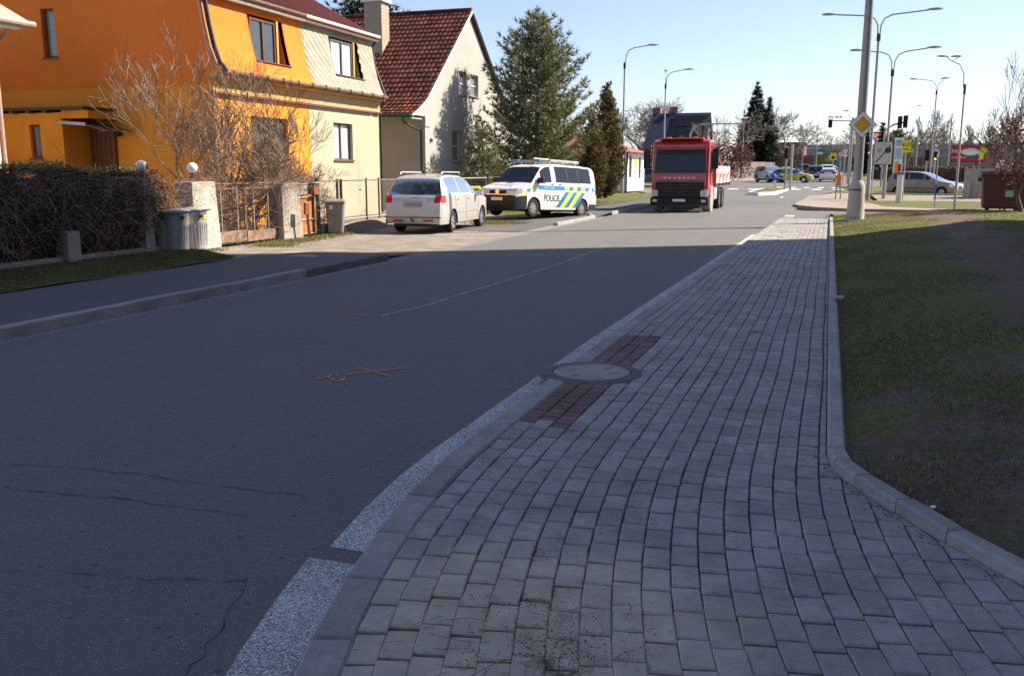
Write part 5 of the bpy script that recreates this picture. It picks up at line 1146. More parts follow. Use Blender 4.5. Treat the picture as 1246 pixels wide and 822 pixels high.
def side_text(c, s, size, m, x, z, side=1, sx=1.0):
    o = text('lettering', s, size, M[m], c.o, Matrix.Identity(4), .0)
    for v in o.data.vertices:
        px_ = x - side * v.co.x * sx; pz = z + v.co.y; v.co = (px_, side * (c.sy(px_, pz) + .011), pz)
    return o
for s in (1, -1): side_text(vn, 'POLICIE', .34, 'blacksign', .48, .68, s, .82); side_text(vn, '158', .13, 'white_paint', -2.24, 1.055, s); side_text(vn, 'POMAHAT A CHRANIT', .065, 'white_paint', .62, 1.055, s)
o = text('lettering', 'POLICIE', .2, M['blacksign'], vn.o, Matrix.Identity(4), 0)
for v in o.data.vertices: vx, vy = v.co.x, v.co.y; v.co = (2.08 - vy * .9, vx * 1.2, 1.104 + vy * .26)
MB().tube([(.85, -.62, 1.99), (.85, .62, 1.99)], .045, 8).build('light_bar', M['greysign'], vn.o)
for y in (-.5, .5): MB().box((.85, y, 2.02), (.2, .3, .09)).build('beacon', M['policeblue'], vn.o, bevel=.02)
for x in (.3, -.5, -1.3):
    MB().tube([(x, -.68, 1.9), (x, -.66, 2.0), (x, .66, 2.0), (x, .68, 1.9)], .022, 6).build('roof_bar', M['galv'], vn.o)
MB().box((-.2, .2, 2.06), (1.5, .32, .05)).build('roof_board', M['redpaint'], vn.o); MB().tube([(.0, -.3, 2.02), (.0, -.3, 2.14), (-1.2, -.3, 2.14), (-1.2, -.3, 2.02)], .025, 6).build('roof_rack', M['galv'], vn.o); MB().lathe([(.06, -.9), (.06, .9)], 10, (-.9, .42, 2.05), 'x').build('roof_tube', M['greysign'], vn.o)
MB().bb(2.452, 2.47, -.26, .26, .56, .67).build('number_plate', M['white_paint'], vn.o); MB().lathe([(.09, 0), (.09, .02), (0, .022)], 20, (2.435, 0, .86), 'x').build('badge', M['chrome'], vn.o); MB().bb(2.42, 2.45, -.5, .5, .755, .785).build('grille_bar', M['chrome'], vn.o)
# --- cars further down
HB = dict(prof=[(1.9, .24), (2.0, .42), (2.02, .58), (1.96, .74), (1.5, .88), (.95, .98), (.2, 1.40), (-.3, 1.46), (-1.2, 1.42), (-1.6, 1.36), (-1.92, 1.0), (-1.98, .85), (-2.0, .5), (-1.94, .28)], belt=[(2.0, .8), (-2.0, .95)], W=.86, Wr=.6, sill=.24, ax=(1.25, -1.25), wr=.31)
SUV = dict(prof=[(2.1, .3), (2.2, .5), (2.22, .7), (2.16, .92), (1.6, 1.04), (1.1, 1.1), (.35, 1.60), (-.2, 1.68), (-1.5, 1.66), (-1.95, 1.58), (-2.15, 1.1), (-2.22, .9), (-2.22, .55), (-2.14, .35)], belt=[(2.2, .98), (-2.2, 1.1)], W=.92, Wr=.68, sill=.34, ax=(1.35, -1.35), wr=.36)
def pt(paint, sp, **k):
    r = sp['prof']; s = sp is SUV
    return std_part(paint, (1.08 if s else .93, .33 if s else .18), ((.95, .1), (.02, -.75), (-.85, -1.55)), (1.05 if s else .98, 1.6 if s else 1.34), (.85, 1.1, .62, .3), (.72 if s else .6, .95 if s else .8, .55, .35), (.42, 'black') if s else None, ((.85, -.1), (-.12, -1.0)), (.5, .72, .5))
def road_car(label, px, Y, rz, sp, paint, z=ROADZ, gap=0, group='cars in the junction', name='car'):
    x, y, zz = at(px, Y, z); c = Car(name, label, (x, y, zz), rz, dict(sp, part=pt(paint, sp)), group)
    for s in (1, -1): c.seam(.87, s); c.seam(-.11, s)
    c.mirror(.75, c.belt(.75) + .08, M[paint], .9); MB().box((c.x1 - .01, 0, .62), (.02, .5, .11)).build('number_plate', M['white_paint'], c.o); MB().box((c.x0 + .0, 0, .45), (.02, .5, .11)).build('number_plate', M['white_paint'], c.o); return c
# silver beige people carrier on the lane at the right
sp = dict(MPV, part=std_part('car_beige', (1.16, .28), ((1.0, .32), (.24, -.68), (-.78, -1.75)), (1.08, 1.52), (.85, 1.15, .6, .3), (.62, .82, .5, .5), None, ((.95, -.2), (-.22, -1.15)), (.5, .7, .5)))
mp = at(1125, 67, -.22); cs_ = Car('people_carrier', 'silver beige people carrier standing in the lane behind the grass strip', mp, R(-27), sp)
for s in (1, -1):
    for x in (.97, -.22, -1.18): cs_.seam(x, s)
    cs_.decal('side_moulding', 'black', ((1.0, .52), (-1.1, .52), (-1.1, .57), (1.0, .57)), s, .012); cs_.handle(.0, .93, M['black'], s); cs_.handle(-1.0, .95, M['black'], s)
cs_.mirror(.78, 1.06, M['car_beige'], 1)
road_car('white hatchback waiting in the right lane before the junction', 1007, 104, R(91), HB, 'van_white'); road_car('black off road car ahead of the white hatchback', 992, 112, R(92), SUV, 'car_black'); road_car('white delivery car in front of the black off road car', 1005, 124, R(92), SUV, 'van_white'); road_car('silver off road car coming round the keep right bollard', 937, 100, R(-62), SUV, 'car_silver'); road_car('lime green hatchback turning behind the keep right bollard', 964, 99, R(-8), HB, 'car_lime')
road_car('dark off road car driving away towards the brick building', 977, 150, R(92), SUV, 'car_navy'); road_car('silver hatchback queueing behind the lime green car', 956, 118, R(-70), HB, 'car_silver'); road_car('dark blue car parked beside the low white roadside house', 796, 84, R(10), HB, 'car_navy', 0)
road_car('white car parked along the kerb near the dark off road car', 1010, 140, R(95), HB, 'van_white')
# --- red flatbed truck
tk = thing('flatbed_truck', 'red flatbed truck with white side banner driving towards the junction exit', 'truck', (-5.95, 39.1, ROADZ), R(-90)); tk['label'] = 'red flatbed truck with white banner on its dropside coming down the street'
hw = 1.2; tk.scale = (1, 1, .96)
cabp = [(0, .62), (.03, 1.2), (0, 1.62), (-.14, 2.75), (-.24, 3.06), (-.5, 3.15), (-1.75, 3.15), (-1.85, 3.0), (-1.85, .9), (-1.5, .9), (-1.4, 1.12), (-.95, 1.18), (-.55, .95), (-.5, .62)]
MB().prism([(p[0], p[1]) for p in cabp], -hw, hw, 'y').build('cab', M['truck_red'], tk, bevel=.11)
def fx(z): return float(np.interp(z, [.62, 1.2, 1.62, 2.75, 3.06], [0, .03, 0, -.14, -.24]))
MB().add([(fx(z) + .012, y, z) for z, y in ((1.7, -1.08), (1.7, 1.08), (2.72, 1.02), (2.72, -1.02))], [(0, 1, 2, 3)]).build('windshield', M['carglassd'], tk, fix=False)
MB().add([(fx(z) + .016, y, z) for z, y in ((.66, -1.0), (.66, 1.0), (1.32, 1.02), (1.32, -1.02))] + [(fx(z) - .05, y, z) for z, y in ((.66, -1.0), (.66, 1.0), (1.32, 1.02), (1.32, -1.02))], [(0, 1, 2, 3), (0, 3, 7, 4), (1, 5, 6, 2), (3, 2, 6, 7)]).build('grille', M['black'], tk)
for k in range(6): MB().box((-1.55, -.9 + k * .36, 2.2), (.1, .02, 1.4)).build('cab_rear_rib', M['black'], tk) if k in (1, 4) else None
for k in range(4): MB().bb(.035, .06, -.95, .95, .74 + k * .14, .78 + k * .14).build('grille_slat', M['darksteel'], tk)
for k in range(7): MB().box((fx(1.5) + .02, -.62 + k * .2, 1.49), (.02, .13, .1)).build('badge_letter', mat('pale red badge', (.6, .42, .42), .4), tk)
MB().bb(-.45, .08, -1.22, 1.22, .3, .64).build('bumper', M['black'], tk, bevel=.04); MB().bb(-.1, .12, -.9, .9, .2, .34).build('bumper_lip', M['darksteel'], tk, bevel=.03)
for s in (1, -1):
    MB().box((.06, s * 1.03, .82), (.08, .28, .3)).build('headlight', M['lightclear'], tk, bevel=.04); MB().box((.09, s * 1.02, .5), (.04, .2, .12)).build('fog_lamp', M['lightclear'], tk, bevel=.02)
    MB().box((-.75, s * (hw + .008), 2.2), (.9, .01, .82)).build('side_window', M['carglassd'], tk); MB().box((-1.0, s * (hw + .006), 1.72), (1.3, .008, .02)).build('door_line', M['black'], tk); MB().box((-1.3, s * (hw + .02), 1.62), (.18, .03, .05)).build('door_handle', M['black'], tk)
    MB().tube([(-.2, s * hw, 2.8), (-.1, s * 1.45, 2.78), (-.1, s * 1.45, 1.8), (-.2, s * hw, 1.75)], .025, 5).box((-.1, s * 1.43, 2.3), (.16, .26, .85)).build('mirror', M['black'], tk, bevel=.03)
    wheel(tk, -1.2, s * 1.02, .5, .3, M['rimsteel'], 10); wheel(tk, -4.6, s * 1.0, .5, .34, M['rimsteel'], 10); wheel(tk, -5.95, s * 1.0, .5, .34, M['rimsteel'], 10)
    MB().box((-.85, s * 1.14, .72), (.5, .16, .1)).box((-.85, s * 1.14, .45), (.5, .16, .06)).build('step', M['galv'], tk)
    MB().lathe([(.56, -.17), (.6, -.17), (.6, .17), (.56, .17)], 20, (-1.2, s * 1.04, .55), 'y').build('wheel_arch', M['greysign'], tk)
    MB().box((-2.9, s * 1.05, .75), (1.1, .25, .55)).build('tank', M['galv'], tk, bevel=.06)
    for k in range(4):
        sd = MB().box((-2.75 - k * 1.5, s * 1.23, 1.62), (1.46, .04, .78)).build('dropside', M['white_paint'], tk)
        for j in range(4): MB().box((-2.3 - k * 1.5 - j * .3, s * 1.252, 1.62 + .12 * ((j * 7 + k * 3) % 3 - 1)), (.2, .008, .3)).build('banner_letter', M['redsign'] if (j + k) % 3 else M['orangesign'], sd)
    for k in range(5): MB().box((-2.0 - k * 1.5, s * 1.24, 1.55), (.06, .07, .95)).build('stanchion', M['truck_red'], tk)
MB().bb(-8.1, -1.95, -1.22, 1.22, 1.1, 1.22).build('flatbed', M['darksteel'], tk); MB().bb(-8.0, -1.9, -.42, .42, .7, 1.1).build('chassis', M['black'], tk)
MB().prism([(-1.98, 1.22), (-2.08, 1.22), (-2.08, 2.5), (-1.98, 2.6)], -1.2, 1.2, 'y').build('headboard', M['truck_red'], tk)
MB().tube([(-2.5, .2, 1.2), (-2.5, .2, 2.7), (-2.6, .9, 2.9), (-3.4, 1.1, 2.5), (-4.6, 1.15, 2.0)], [.16, .14, .11, .1, .08], 6).build('crane_arm', M['truck_red'], tk)
MB().bb(-.6, .02, -.9, .9, 3.14, 3.2).build('roof_hatch', M['truck_red'], tk, bevel=.02); MB().bb(-.22, -.12, -1.05, 1.05, 2.8, 2.92).build('sun_visor', M['truck_red'], tk, bevel=.02)
MB().add([(fx(z) + .02, y, z) for z, y in ((2.5, -.98), (2.5, .98), (2.7, .98), (2.7, -.98))], [(0, 1, 2, 3)]).build('windshield_band', M['black'], tk, fix=False)
for s in (1, -1):
    MB().box((-.03, s * .5, 1.38), (.12, .9, .03)).build('front_step', M['black'], tk, bevel=.01); MB().box((-.3, s * .55, 3.2), (.14, .22, .08)).build('roof_marker', M['orangesign'], tk, bevel=.03); MB().tube([(-.45, s * (hw + .012), 1.25), (-.42, s * (hw + .012), 2.72)], .01, 4).tube([(-1.4, s * (hw + .012), 1.25), (-1.4, s * (hw + .012), 2.75)], .01, 4).build('door_seam', M['black'], tk)
for y in (-.35, .4): MB().tube([(fx(1.72) + .03, y, 1.72), (fx(1.9) + .03, y + .6, 1.86)], .012, 4).build('wiper', M['black'], tk)
MB().box((.1, 0, .52), (.02, .52, .11)).build('number_plate', M['white_paint'], tk)
# ================================================================== trees and shrubs
def tufts(P, D, size, k, wid=.12, spread=.9):
    """sprays of thin triangles at points P pointing along D"""
    n = len(P) * k; P = np.repeat(P, k, 0); D = np.repeat(D, k, 0) + rng.normal(0, spread, (n, 3)); D /= np.linalg.norm(D, axis=1)[:, None]
    s = rng.uniform(.6, 1.25, (n, 1)) * size; a = rng.normal(0, 1, (n, 3)); a -= (a * D).sum(1)[:, None] * D; a /= np.linalg.norm(a, axis=1)[:, None]
    V = np.stack([P - a * s * wid, P + a * s * wid, P + D * s], 1).reshape(-1, 3); return V, np.arange(3 * n).reshape(-1, 3)
def conifer(name, label, loc, h, prof, m, z0=.6, whorl=.32, per=7, size=.2, k=7, step=.16, up=.25, group=None, tr=.16, wid=.1, seed=1, gap=.12, cat='tree'):
    random.seed(seed); o = thing(name, label, cat, loc, 0, group)
    MB().tube([(0, 0, -.1), (.03, .02, h * .35), (-.02, .03, h * .7), (0, 0, h)], [tr, tr * .75, tr * .4, .01], 7).build('trunk', M['bark'], o, True)
    lb = MB(); P = []; D = []; z = z0; a0 = 0
    while z < h - .1:
        L0 = float(np.interp(z / h, [p[0] for p in prof], [p[1] for p in prof])); n = max(3, int(per * min(1, .45 + L0 / 2)))
        for i in range(n):
            if random.random() < gap: continue
            a = a0 + 2 * math.pi * i / n + random.gauss(0, .2); L = L0 * random.uniform(.72, 1.12); zz = z + random.uniform(-.12, .12)
            pts = []; q = 5
            for j in range(q + 1):
                t = j / q; pts.append(Vector((math.cos(a + .1 * t) * L * t, math.sin(a + .1 * t) * L * t, zz + up * L * (t * t) - .12 * L * t * (1 - t))))
            lb.tube(pts, [max(.006, .028 * (1 - t / q) * min(1, L)) for t in range(q + 1)], 3, False)
            s = .18 * L
            while s < L:
                t = s / L; x = t * q; j = min(q - 1, int(x)); p = pts[j].lerp(pts[j + 1], x - j); d = (pts[j + 1] - pts[j]).normalized()
                side = Vector((-math.sin(a), math.cos(a), .1)); w = L * .34 * (1 - t) + .1
                for sg in (-1, 0, 1):
                    e = p + side * sg * w * random.uniform(.3, 1.0) + Vector((0, 0, random.gauss(0, .06))); P.append(tuple(e)); D.append(tuple(d + side * sg * .8 + Vector((0, 0, .35))))
                s += step * random.uniform(.7, 1.3)
        z += whorl; a0 += 2.4
    P += [(0, 0, h - .05 + .02 * i) for i in range(6)]; D += [(0, 0, 1)] * 6
    lb.build('limb', M['bark'], o, fix=False); V, Fc = tufts(np.array(P), np.array(D), size, k, wid); npobj('crown', V, Fc, M[m], o); return o
pine = conifer('pine_tree', 'tall dense pine tree between the gabled house and the police van', (-13.75, 43.9, 0), 9.15, [(0, 2.0), (.1, 2.7), (.25, 3.0), (.45, 2.85), (.65, 2.35), (.82, 1.6), (.93, .85), (1, .2)], 'needle', .5, .32, 9, .3, 8, .2, .45, None, .2, .08, 3, .16)
pb = conifer('pine_tree', 'low dark pine bough clump in front of the gabled house window', (-14.6, 38.6, 0), 3.6, [(0, 1.1), (.3, 1.3), (.7, .8), (1, .1)], 'needle', .3, .28, 8, .22, 7, .16, .3, None, .1, .085, 5, .1)
th1 = conifer('thuja', 'browned conical thuja on the far side of the pine', at(737, 53.5, 0), 6.5, [(0, .95), (.15, 1.25), (.5, .95), (.8, .5), (1, .08)], 'thuja', .25, .2, 10, .2, 8, .13, .9, None, .12, .14, 7, .04)
th2 = conifer('thuja', 'smaller brown thuja leaning against the paling fence', at(719, 50, 0), 4.8, [(0, .8), (.2, 1.1), (.6, .8), (1, .08)], 'thuja', .25, .22, 9, .2, 7, .14, .9, None, .1, .14, 8, .05)
SP = [(0, 2.2), (.12, 2.6), (.4, 1.9), (.7, 1.05), (.9, .45), (1, .05)]
for i, (px_, Y, top, w, lab) in enumerate(((917, 122, 103, 1.35, 'tallest dark spruce behind the board fence at the junction'), (932, 121, 121, .9, 'slim spruce just right of the tallest spruce'), (903, 119, 150, 1.1, 'short spruce left of the tallest spruce by the street lamp'))):
    b = at(px_, Y); hh = PY(px_, top, Y)[2] - b[2]; conifer('spruce_tree', lab, b, hh, [(a, r_ * w * hh / 12) for a, r_ in SP], 'spruce', 1.4 if i < 2 else .5, .42, 8, .5, 7, .34, -.05, 'spruces behind the board fence', .2, .13, 20 + i, .05)
for i, (px_, Y, top, w, lab) in enumerate(((1052, 150, 158, .8, 'dark spruce behind the tall lamp mast'), (1070, 146, 152, .75, 'dark spruce behind the zone sign mast'))):
    b = at(px_, Y); hh = PY(px_, top, Y)[2] - b[2]; conifer('spruce_tree', lab, b, hh, [(a, r_ * w * hh / 10) for a, r_ in SP], 'spruce', .4, .5, 8, .6, 6, .4, -.05, 'spruces beyond the junction', .2, .13, 30 + i, .05)
bp_ = at(1088, 148); conifer('pine_tree', 'broad grey green pine right of the dark spruces beyond the junction', bp_, PY(1088, 160, 148)[2] - bp_[2], [(0, .6), (.35, 2.2), (.65, 2.8), (.9, 1.6), (1, .3)], 'needle', 1.5, .5, 8, .55, 7, .36, .25, None, .2, .12, 33, .08)
bh = (-27, 50, 0); conifer('pine_tree', 'dark pine crown rising behind the clay tile roof', PY(443, 30, 58)[:2] + (0,), PY(443, -3, 58)[2], [(0, .5), (.5, 1.4), (.72, 3.4), (.85, 3.0), (.95, 1.7), (1, .3)], 'spruce', 7.0, .4, 7, .4, 7, .3, .3, None, .25, .11, 44, .15)
# bare trees
def bare(name, label, loc, h, m, seed,  depth=5, spread=.55, r0=.16, trunk=.3, kids=3, group=None, fork=1, tw=3, jit=.12, cat='tree', upb=.16, rmin=.006):
    random.seed(seed); o = thing(name, label, cat, loc, random.uniform(0, 6), group); tb = MB(); cb = MB()
    def grow(p, d, L, r, n):
        pts = [p]; rs = [r]; dd = d.copy(); q = 3 if n > 1 else 2
        for i in range(q):
            dd = (dd + Vector((random.gauss(0, jit), random.gauss(0, jit), random.gauss(0, jit * .6) + upb * .4))).normalized(); p = p + dd * L / q; pts.append(p); rs.append(max(rmin, r * (1 - .38 * (i + 1) / q)))
        (tb if n == depth else cb).tube(pts, rs, 7 if n == depth else (5 if n > 3 else 3), False)
        if n == 0: return
        k = kids if n > 1 else tw
        for i in range(k):
            t = 1 if i == 0 else random.uniform(.35, 1); j = min(q - 1, int(t * q * .999)); b = pts[j].lerp(pts[j + 1], t * q - j) if t < 1 else pts[-1]
            a = random.uniform(0, 2 * math.pi); x = dd.orthogonal().normalized(); x = Matrix.Rotation(a, 3, dd) @ x; s = spread * (random.uniform(.35, .7) if i == 0 else random.uniform(.8, 1.35))
            nd = (dd + x * s + Vector((0, 0, upb))).normalized(); grow(b, nd, L * random.uniform(.62, .86), rs[j + 1] * (.8 if i == 0 else .6), n - 1)
    for f in range(fork):
        d = Vector((random.gauss(0, .1), random.gauss(0, .1), 1)) if fork == 1 else Vector((random.gauss(0, .5), random.gauss(0, .5), 1)); grow(Vector((random.gauss(0, .05), random.gauss(0, .05), -.08)) if fork > 1 else Vector((0, 0, -.08)), d.normalized(), h * trunk, r0 * (1 if fork == 1 else .6), depth)
    zm = max(v[2] for v in cb.v); k_ = h / zm
    for mb_ in (tb, cb): mb_.v = [(v[0] * k_, v[1] * k_, v[2] * k_) for v in mb_.v]
    tb.build('trunk', M['bark'] if cat == 'tree' else m, o, fix=False); cb.build('crown', m, o, fix=False); return o
# tall bare shrub in front of the orange house, and the lower tangle beside it
s1 = PX(236, 280, -15.3); bare('bare_shrub', 'tall bare lilac shrub reaching up the orange gable', (s1[0], s1[1], -.05), 5.3, M['twig'], 11, 6, .52, .12, .26, 3, None, 3, 3, .2, 'shrub', .16, .005)
s2 = PX(276, 280, -15.2); bare('bare_shrub', 'bare many stemmed shrub right behind the whitewashed pillar', (s2[0], s2[1], -.05), 3.7, M['twig'], 12, 6, .6, .09, .27, 3, None, 3, 3, .22, 'shrub', .12, .005)
s3 = PX(305, 280, -14.4); bare('bare_shrub', 'rounded bare shrub behind the mesh gate', (s3[0], s3[1], -.05), 2.7, M['twig'], 13, 6, .85, .07, .26, 3, None, 4, 3, .26, 'shrub', .08, .005)
s4 = PX(340, 280, -14.6); bare('bare_shrub', 'low tangled bare shrub behind the creeper covered pillar', (s4[0], s4[1], -.05), 2.3, M['twig'], 14, 6, .9, .05, .28, 3, None, 4, 3, .24, 'shrub', .06, .005)
far = 'bare trees beyond the junction'
for i, (px_, Y, top, lab, sd, sp_) in enumerate(((955, 128, 122, 'large bare tree right of the spruces at the junction', 21, .95), (941, 133, 132, 'bare tree half hidden by the large bare tree near the spruces', 27, .85), (874, 112, 126, 'bare tree left of the spruces above the truck', 22, .9), (768, 131, 118, 'bare tree behind the first left street lamp', 23, .85), (783, 124, 122, 'bare tree between the left lamps behind the dark roof', 24, .85), (822, 140, 120, 'bare tree rising behind the chimneys of the dark roof', 25, .85), (1028, 160, 143, 'bare tree behind the hanging red signal', 26, .85), (1012, 165, 158, 'smaller bare tree left of the hanging red signal', 28, .85))):
    b = at(px_, Y); hh = PY(px_, top, Y)[2] - b[2]; bare('bare_tree', lab, b, hh * 1.0, M['twigfar'], sd, 6, sp_, hh * .02, .25, 3, far, 1, 4, .17, rmin=.017, upb=.06)
proto = bare('bare_tree', 'thin bare tree in the row behind the retail forecourt', at(1100, 165), 9.0, M['twigfar'], 41, 5, .65, .1, .3, 3, 'thin bare trees behind the forecourt', 1, 4, .14, rmin=.026)
for i, px_ in enumerate((1112, 1121, 1131, 1142, 1151, 1162, 1176, 1188, 1198, 1210, 1222, 1236, 1248)): copytree(proto, at(px_, 158 + (i * 37 % 24)), i * 1.7, None, None, (.8 + (i * 13 % 7) * .06))
bare('young_tree', 'young bare tree with fine upright twigs behind the brown container', at(1216, 37, .1), 5.6, M['twigfar'], 51, 5, .42, .05, .3, 3, None, 2, 3, .1, 'tree', .3, .007); bare('young_tree', 'taller young bare tree at the edge of the grass bank', at(1238, 35, .3), 6.4, M['twigfar'], 52, 5, .42, .06, .3, 3, None, 2, 3, .1, 'tree', .3, .007)
# copper beech shrub at the right edge
bc = at(1246, 32.5, .3); bb_ = bare('beech_tree', 'small beech holding its copper leaves above the brown container', bc, 3.4, M['bark'], 53, 5, .6, .06, .28, 3, None, 1, 3, .14, 'tree')
P = []
for _ in range(5200):
    u = rng.normal(0, 1, 3); u /= np.linalg.norm(u); r_ = rng.uniform(.25, 1) ** .5; P.append((u[0] * 1.15 * r_, u[1] * 1.15 * r_, 2.05 + u[2] * 1.25 * r_))
P = [p for p in P if math.sin(3.1 * p[0] + 2 * p[2]) + math.sin(2.7 * p[1] - 3 * p[2]) > -.7]; V, Fc = leaves(P, .042); npobj('leaf', V, Fc, M['beech'], bb_)
def bush(name, label, loc, rx, ry, rz_, m, n, size, seed, cat='bush'):
    r_ = np.random.default_rng(seed); o = thing(name, label, cat, loc); P = []; random.seed(seed); st = MB()
    for _ in range(26):
        a = random.uniform(0, 6.3); e = Vector((math.cos(a) * rx * random.uniform(.2, .8), math.sin(a) * ry * random.uniform(.2, .8), rz_ * random.uniform(1.0, 1.7))); st.tube([(0, 0, -.05), e * .5 + Vector((0, 0, .1)), e], [.015, .01, .004], 4, False)
    st.build('stem', M['bark'], o, fix=False)
    u = r_.normal(0, 1, (n, 3)); u /= np.linalg.norm(u, axis=1)[:, None]; u *= (r_.uniform(.1, 1, (n, 1)) ** .4); lump = 1 + .14 * np.sin(5 * u[:, 0:1] + 3 * u[:, 1:2]) + .12 * np.sin(7 * u[:, 2:3] + 4 * u[:, 1:2])
    P = u * lump * np.array([rx, ry, rz_]) + np.array([0, 0, rz_]); P = P[P[:, 2] > 0]; V, Fc = leaves(P, size); npobj('crown', V, Fc, M[m], o); return o
bs = PX(520, 230, -14.6); bush('round_bush', 'yellowed rounded bush behind the roof of the white car', (bs[0], bs[1], -.05), .95, .95, .95, 'box', 5200, .035, 61)
bush('low_bush', 'dark green low shrub under the gabled house window', (-15.8, 40.3, -.05), .9, .9, .7, 'needle', 3200, .05, 62)
for i, (px_, Y, rx, m, lab) in enumerate(((797, 98, 2.6, 'box', 'golden twiggy bush below the dark roof'), (825, 100, 2.2, 'box', 'second golden bush right of the lamp below the dark roof'), (852, 96, 2.4, 'beech', 'reddish bush behind the truck cab'), (886, 104, 3.0, 'beech', 'reddish hedge bush behind the truck body'))): bush('garden_bush', lab, at(px_, Y), rx, 1.6, 1.9 + .3 * (i % 2), m, 3800, .11, 70 + i)
for i, (px0, px1, Y, h, lab) in enumerate(((1092, 1215, 100, 1.5, 'long clipped brown hedge behind the people carrier'), (1058, 1092, 112, 1.3, 'short brown hedge left of the tall white sign'))):
    a, b = at(px0, Y), at(px1, Y); L = b[0] - a[0]; o = thing('clipped_hedge', lab, 'hedge', a); n = 7000 if i == 0 else 2500; r_ = np.random.default_rng(80 + i)
    V, Fc = leaves(np.stack([r_.uniform(0, L, n), r_.uniform(-.5, .5, n), r_.uniform(0, h, n)], 1), .11); npobj('foliage', V, Fc, M['deadleaf'], o); MB().bb(0.1, L - .1, -.3, .3, 0, h * .85).build('inner_mass', M['soil'], o)
# ================================================================== poles, signs, street furniture
random.seed(5)
def lamp(label, px, Y, h, arms, r=.09, z=0, name='street_lamp', base=False, group='street lamps'):
    x, y, zz = at(px, Y, z); o = thing(name, label, 'street lamp', (x, y, zz), 0, group)
    MB().tube([(0, 0, -.2), (0, 0, 2.2), (0, 0, 2.25), (0, 0, h - 1.0)], [r, r, r * .72, r * .6], 10).build('pole', M['lampsteel'], o, True)
    MB().lathe([(r * .95, 0), (r * .95, .35), (r * .6, .4)], 10, (0, 0, h - 1.3)).build('collar', M['darksteel'], o)
    for a, L in arms:
        dx, dy = math.cos(R(a)), math.sin(R(a)); k = .05 * (1 if L > 0 else 1); pts = [(dx * k, dy * k, h - 1.05), (dx * k * 1.6, dy * k * 1.6, h - .5), (dx * .25, dy * .25, h - .15), (dx * .6, dy * .6, h + .02), (dx * L, dy * L, h + .16)]
        q_ = min(1, max(.55, r / .09))
        am = MB().tube(pts, r * .36, 6).build('arm', M['lampsteel'], o, True)
        hd_ = MB(); n = 10
        for i, (t, w, hh) in enumerate([(a_ * q_, b_ * q_, c_ * q_) for a_, b_, c_ in ((0, .05, .03), (.12, .09, .07), (.35, .14, .1), (.6, .13, .09), (.78, .05, .04))]):
            for q in range(n): b = 2 * math.pi * q / n; hd_.v.append((dx * (L - .08 + t) - dy * w * math.cos(b), dy * (L - .08 + t) + dx * w * math.cos(b), h + .17 + .02 * i / 4 + hh * math.sin(b) * (1 if math.sin(b) > 0 else .5)))
        for i in range(4):
            for q in range(n): q2 = (q + 1) % n; hd_.f.append((i * n + q, i * n + q2, (i + 1) * n + q2, (i + 1) * n + q))
        hd_.f += [tuple(range(n)), tuple(range(4 * n, 5 * n))]; hd_.build('lamp_head', M['lampsteel'], am, True)
    return o
hh = lambda px, py, Y: PY(px, py, Y)[2] - rise(Y)
lamp('left street lamp with long arm above the brown thuja', 757, 61.8, hh(757, 59, 61.8), [(14, 1.5)]); lamp('left street lamp with ball top rising behind the truck', 806.5, 76, hh(806, 88, 76), [(10, 1.5), (100, .35)]); lamp('left street lamp next to the short spruce', 902, 109, hh(903, 124, 109), [(0, 1.25)])
lamp('double arm street lamp with broad heads behind the priority sign mast', 1056.5, 54.5, hh(1075, 19, 54.5), [(0, 2.35), (180, 2.25)], .11); lamp('double arm street lamp carrying the zone sign', 1076, 57.5, hh(1084, 64, 57.5), [(0, 1.75), (180, 1.65)], .1); lamp('street lamp with one turned head right of the yellow sign', 1131, 97, hh(1141, 98, 97), [(0, .35), (180, 1.75)], .09)
lamp('slim lamp on the grass left of the brown container', 1163, 41, hh(1180, 75, 41) + .05, [(180, .75), (150, .3)], .05, .0); lamp('thin lamp with short right arm between the signals and the yellow sign', 1099, 120, hh(1102, 131, 120), [(0, 1.0)], .06); lamp('thin lamp with tee top far behind the red billboard', 1190, 150, hh(1190, 148, 150), [(0, .8), (180, .8)], .06)
for px_, top, Y, lab in ((1113, 142, 110, 'grey mast left of the signal on the right'), (1134, 140, 112, 'grey mast behind the turned lamp head'), (1152, 138, 112, 'grey mast standing before the clipped hedge'), (975, 160, 140, 'dark mast beside the large bare tree'), (992, 163, 142, 'dark mast right of the brick building')):
    b = at(px_, Y); h = PY(px_ , top, Y)[2] - b[2]; o = thing('mast', lab, 'mast', b); MB().tube([(0, 0, -.1), (.0, 0, h)], [.1, .06], 8).build('pole', M['lampsteel'], o, True); MB().lathe([(.16, 0), (.16, .5), (.1, .55)], 8).build('base', M['lampsteel'], o, True)
# thick mast with the concrete foot and the priority road sign
mx_ = G(1040, 269, .06); ms_ = thing('lighting_mast', 'thick grey mast with bulging concrete foot at the end of the block pavement', 'mast', (mx_[0], mx_[1], .02))
MB().lathe([(.30, -.1), (.30, .02), (.285, .05), (.25, .6), (.235, 1.1), (.2, 1.24), (.15, 1.31), (.0, 1.33)], 26).build('foot', wallm('pinkish concrete foot', (.46, .41, .38), (.3, .25, .22), .4, .1), ms_, True)
MB().tube([(0, 0, 1.2), (0, 0, 4), (0, 0, 12)], [.145, .14, .09], 14).build('pole', M['lampsteel'], ms_, True)
for z in (1.02, .16):
    for a in (200, 250, 285): MB().box((.26 * math.cos(R(a)), .26 * math.sin(R(a)), z), (.03, .15, .035), (0, 0, R(a))).build('strap', M['darksteel'], ms_)
sgz = PY(1047, 152, mx_[1])[2]; sg = thing('priority_sign', 'diamond priority road sign with amber centre on the thick mast', 'road sign', (mx_[0] + .03, mx_[1] - .18, sgz), R(6))
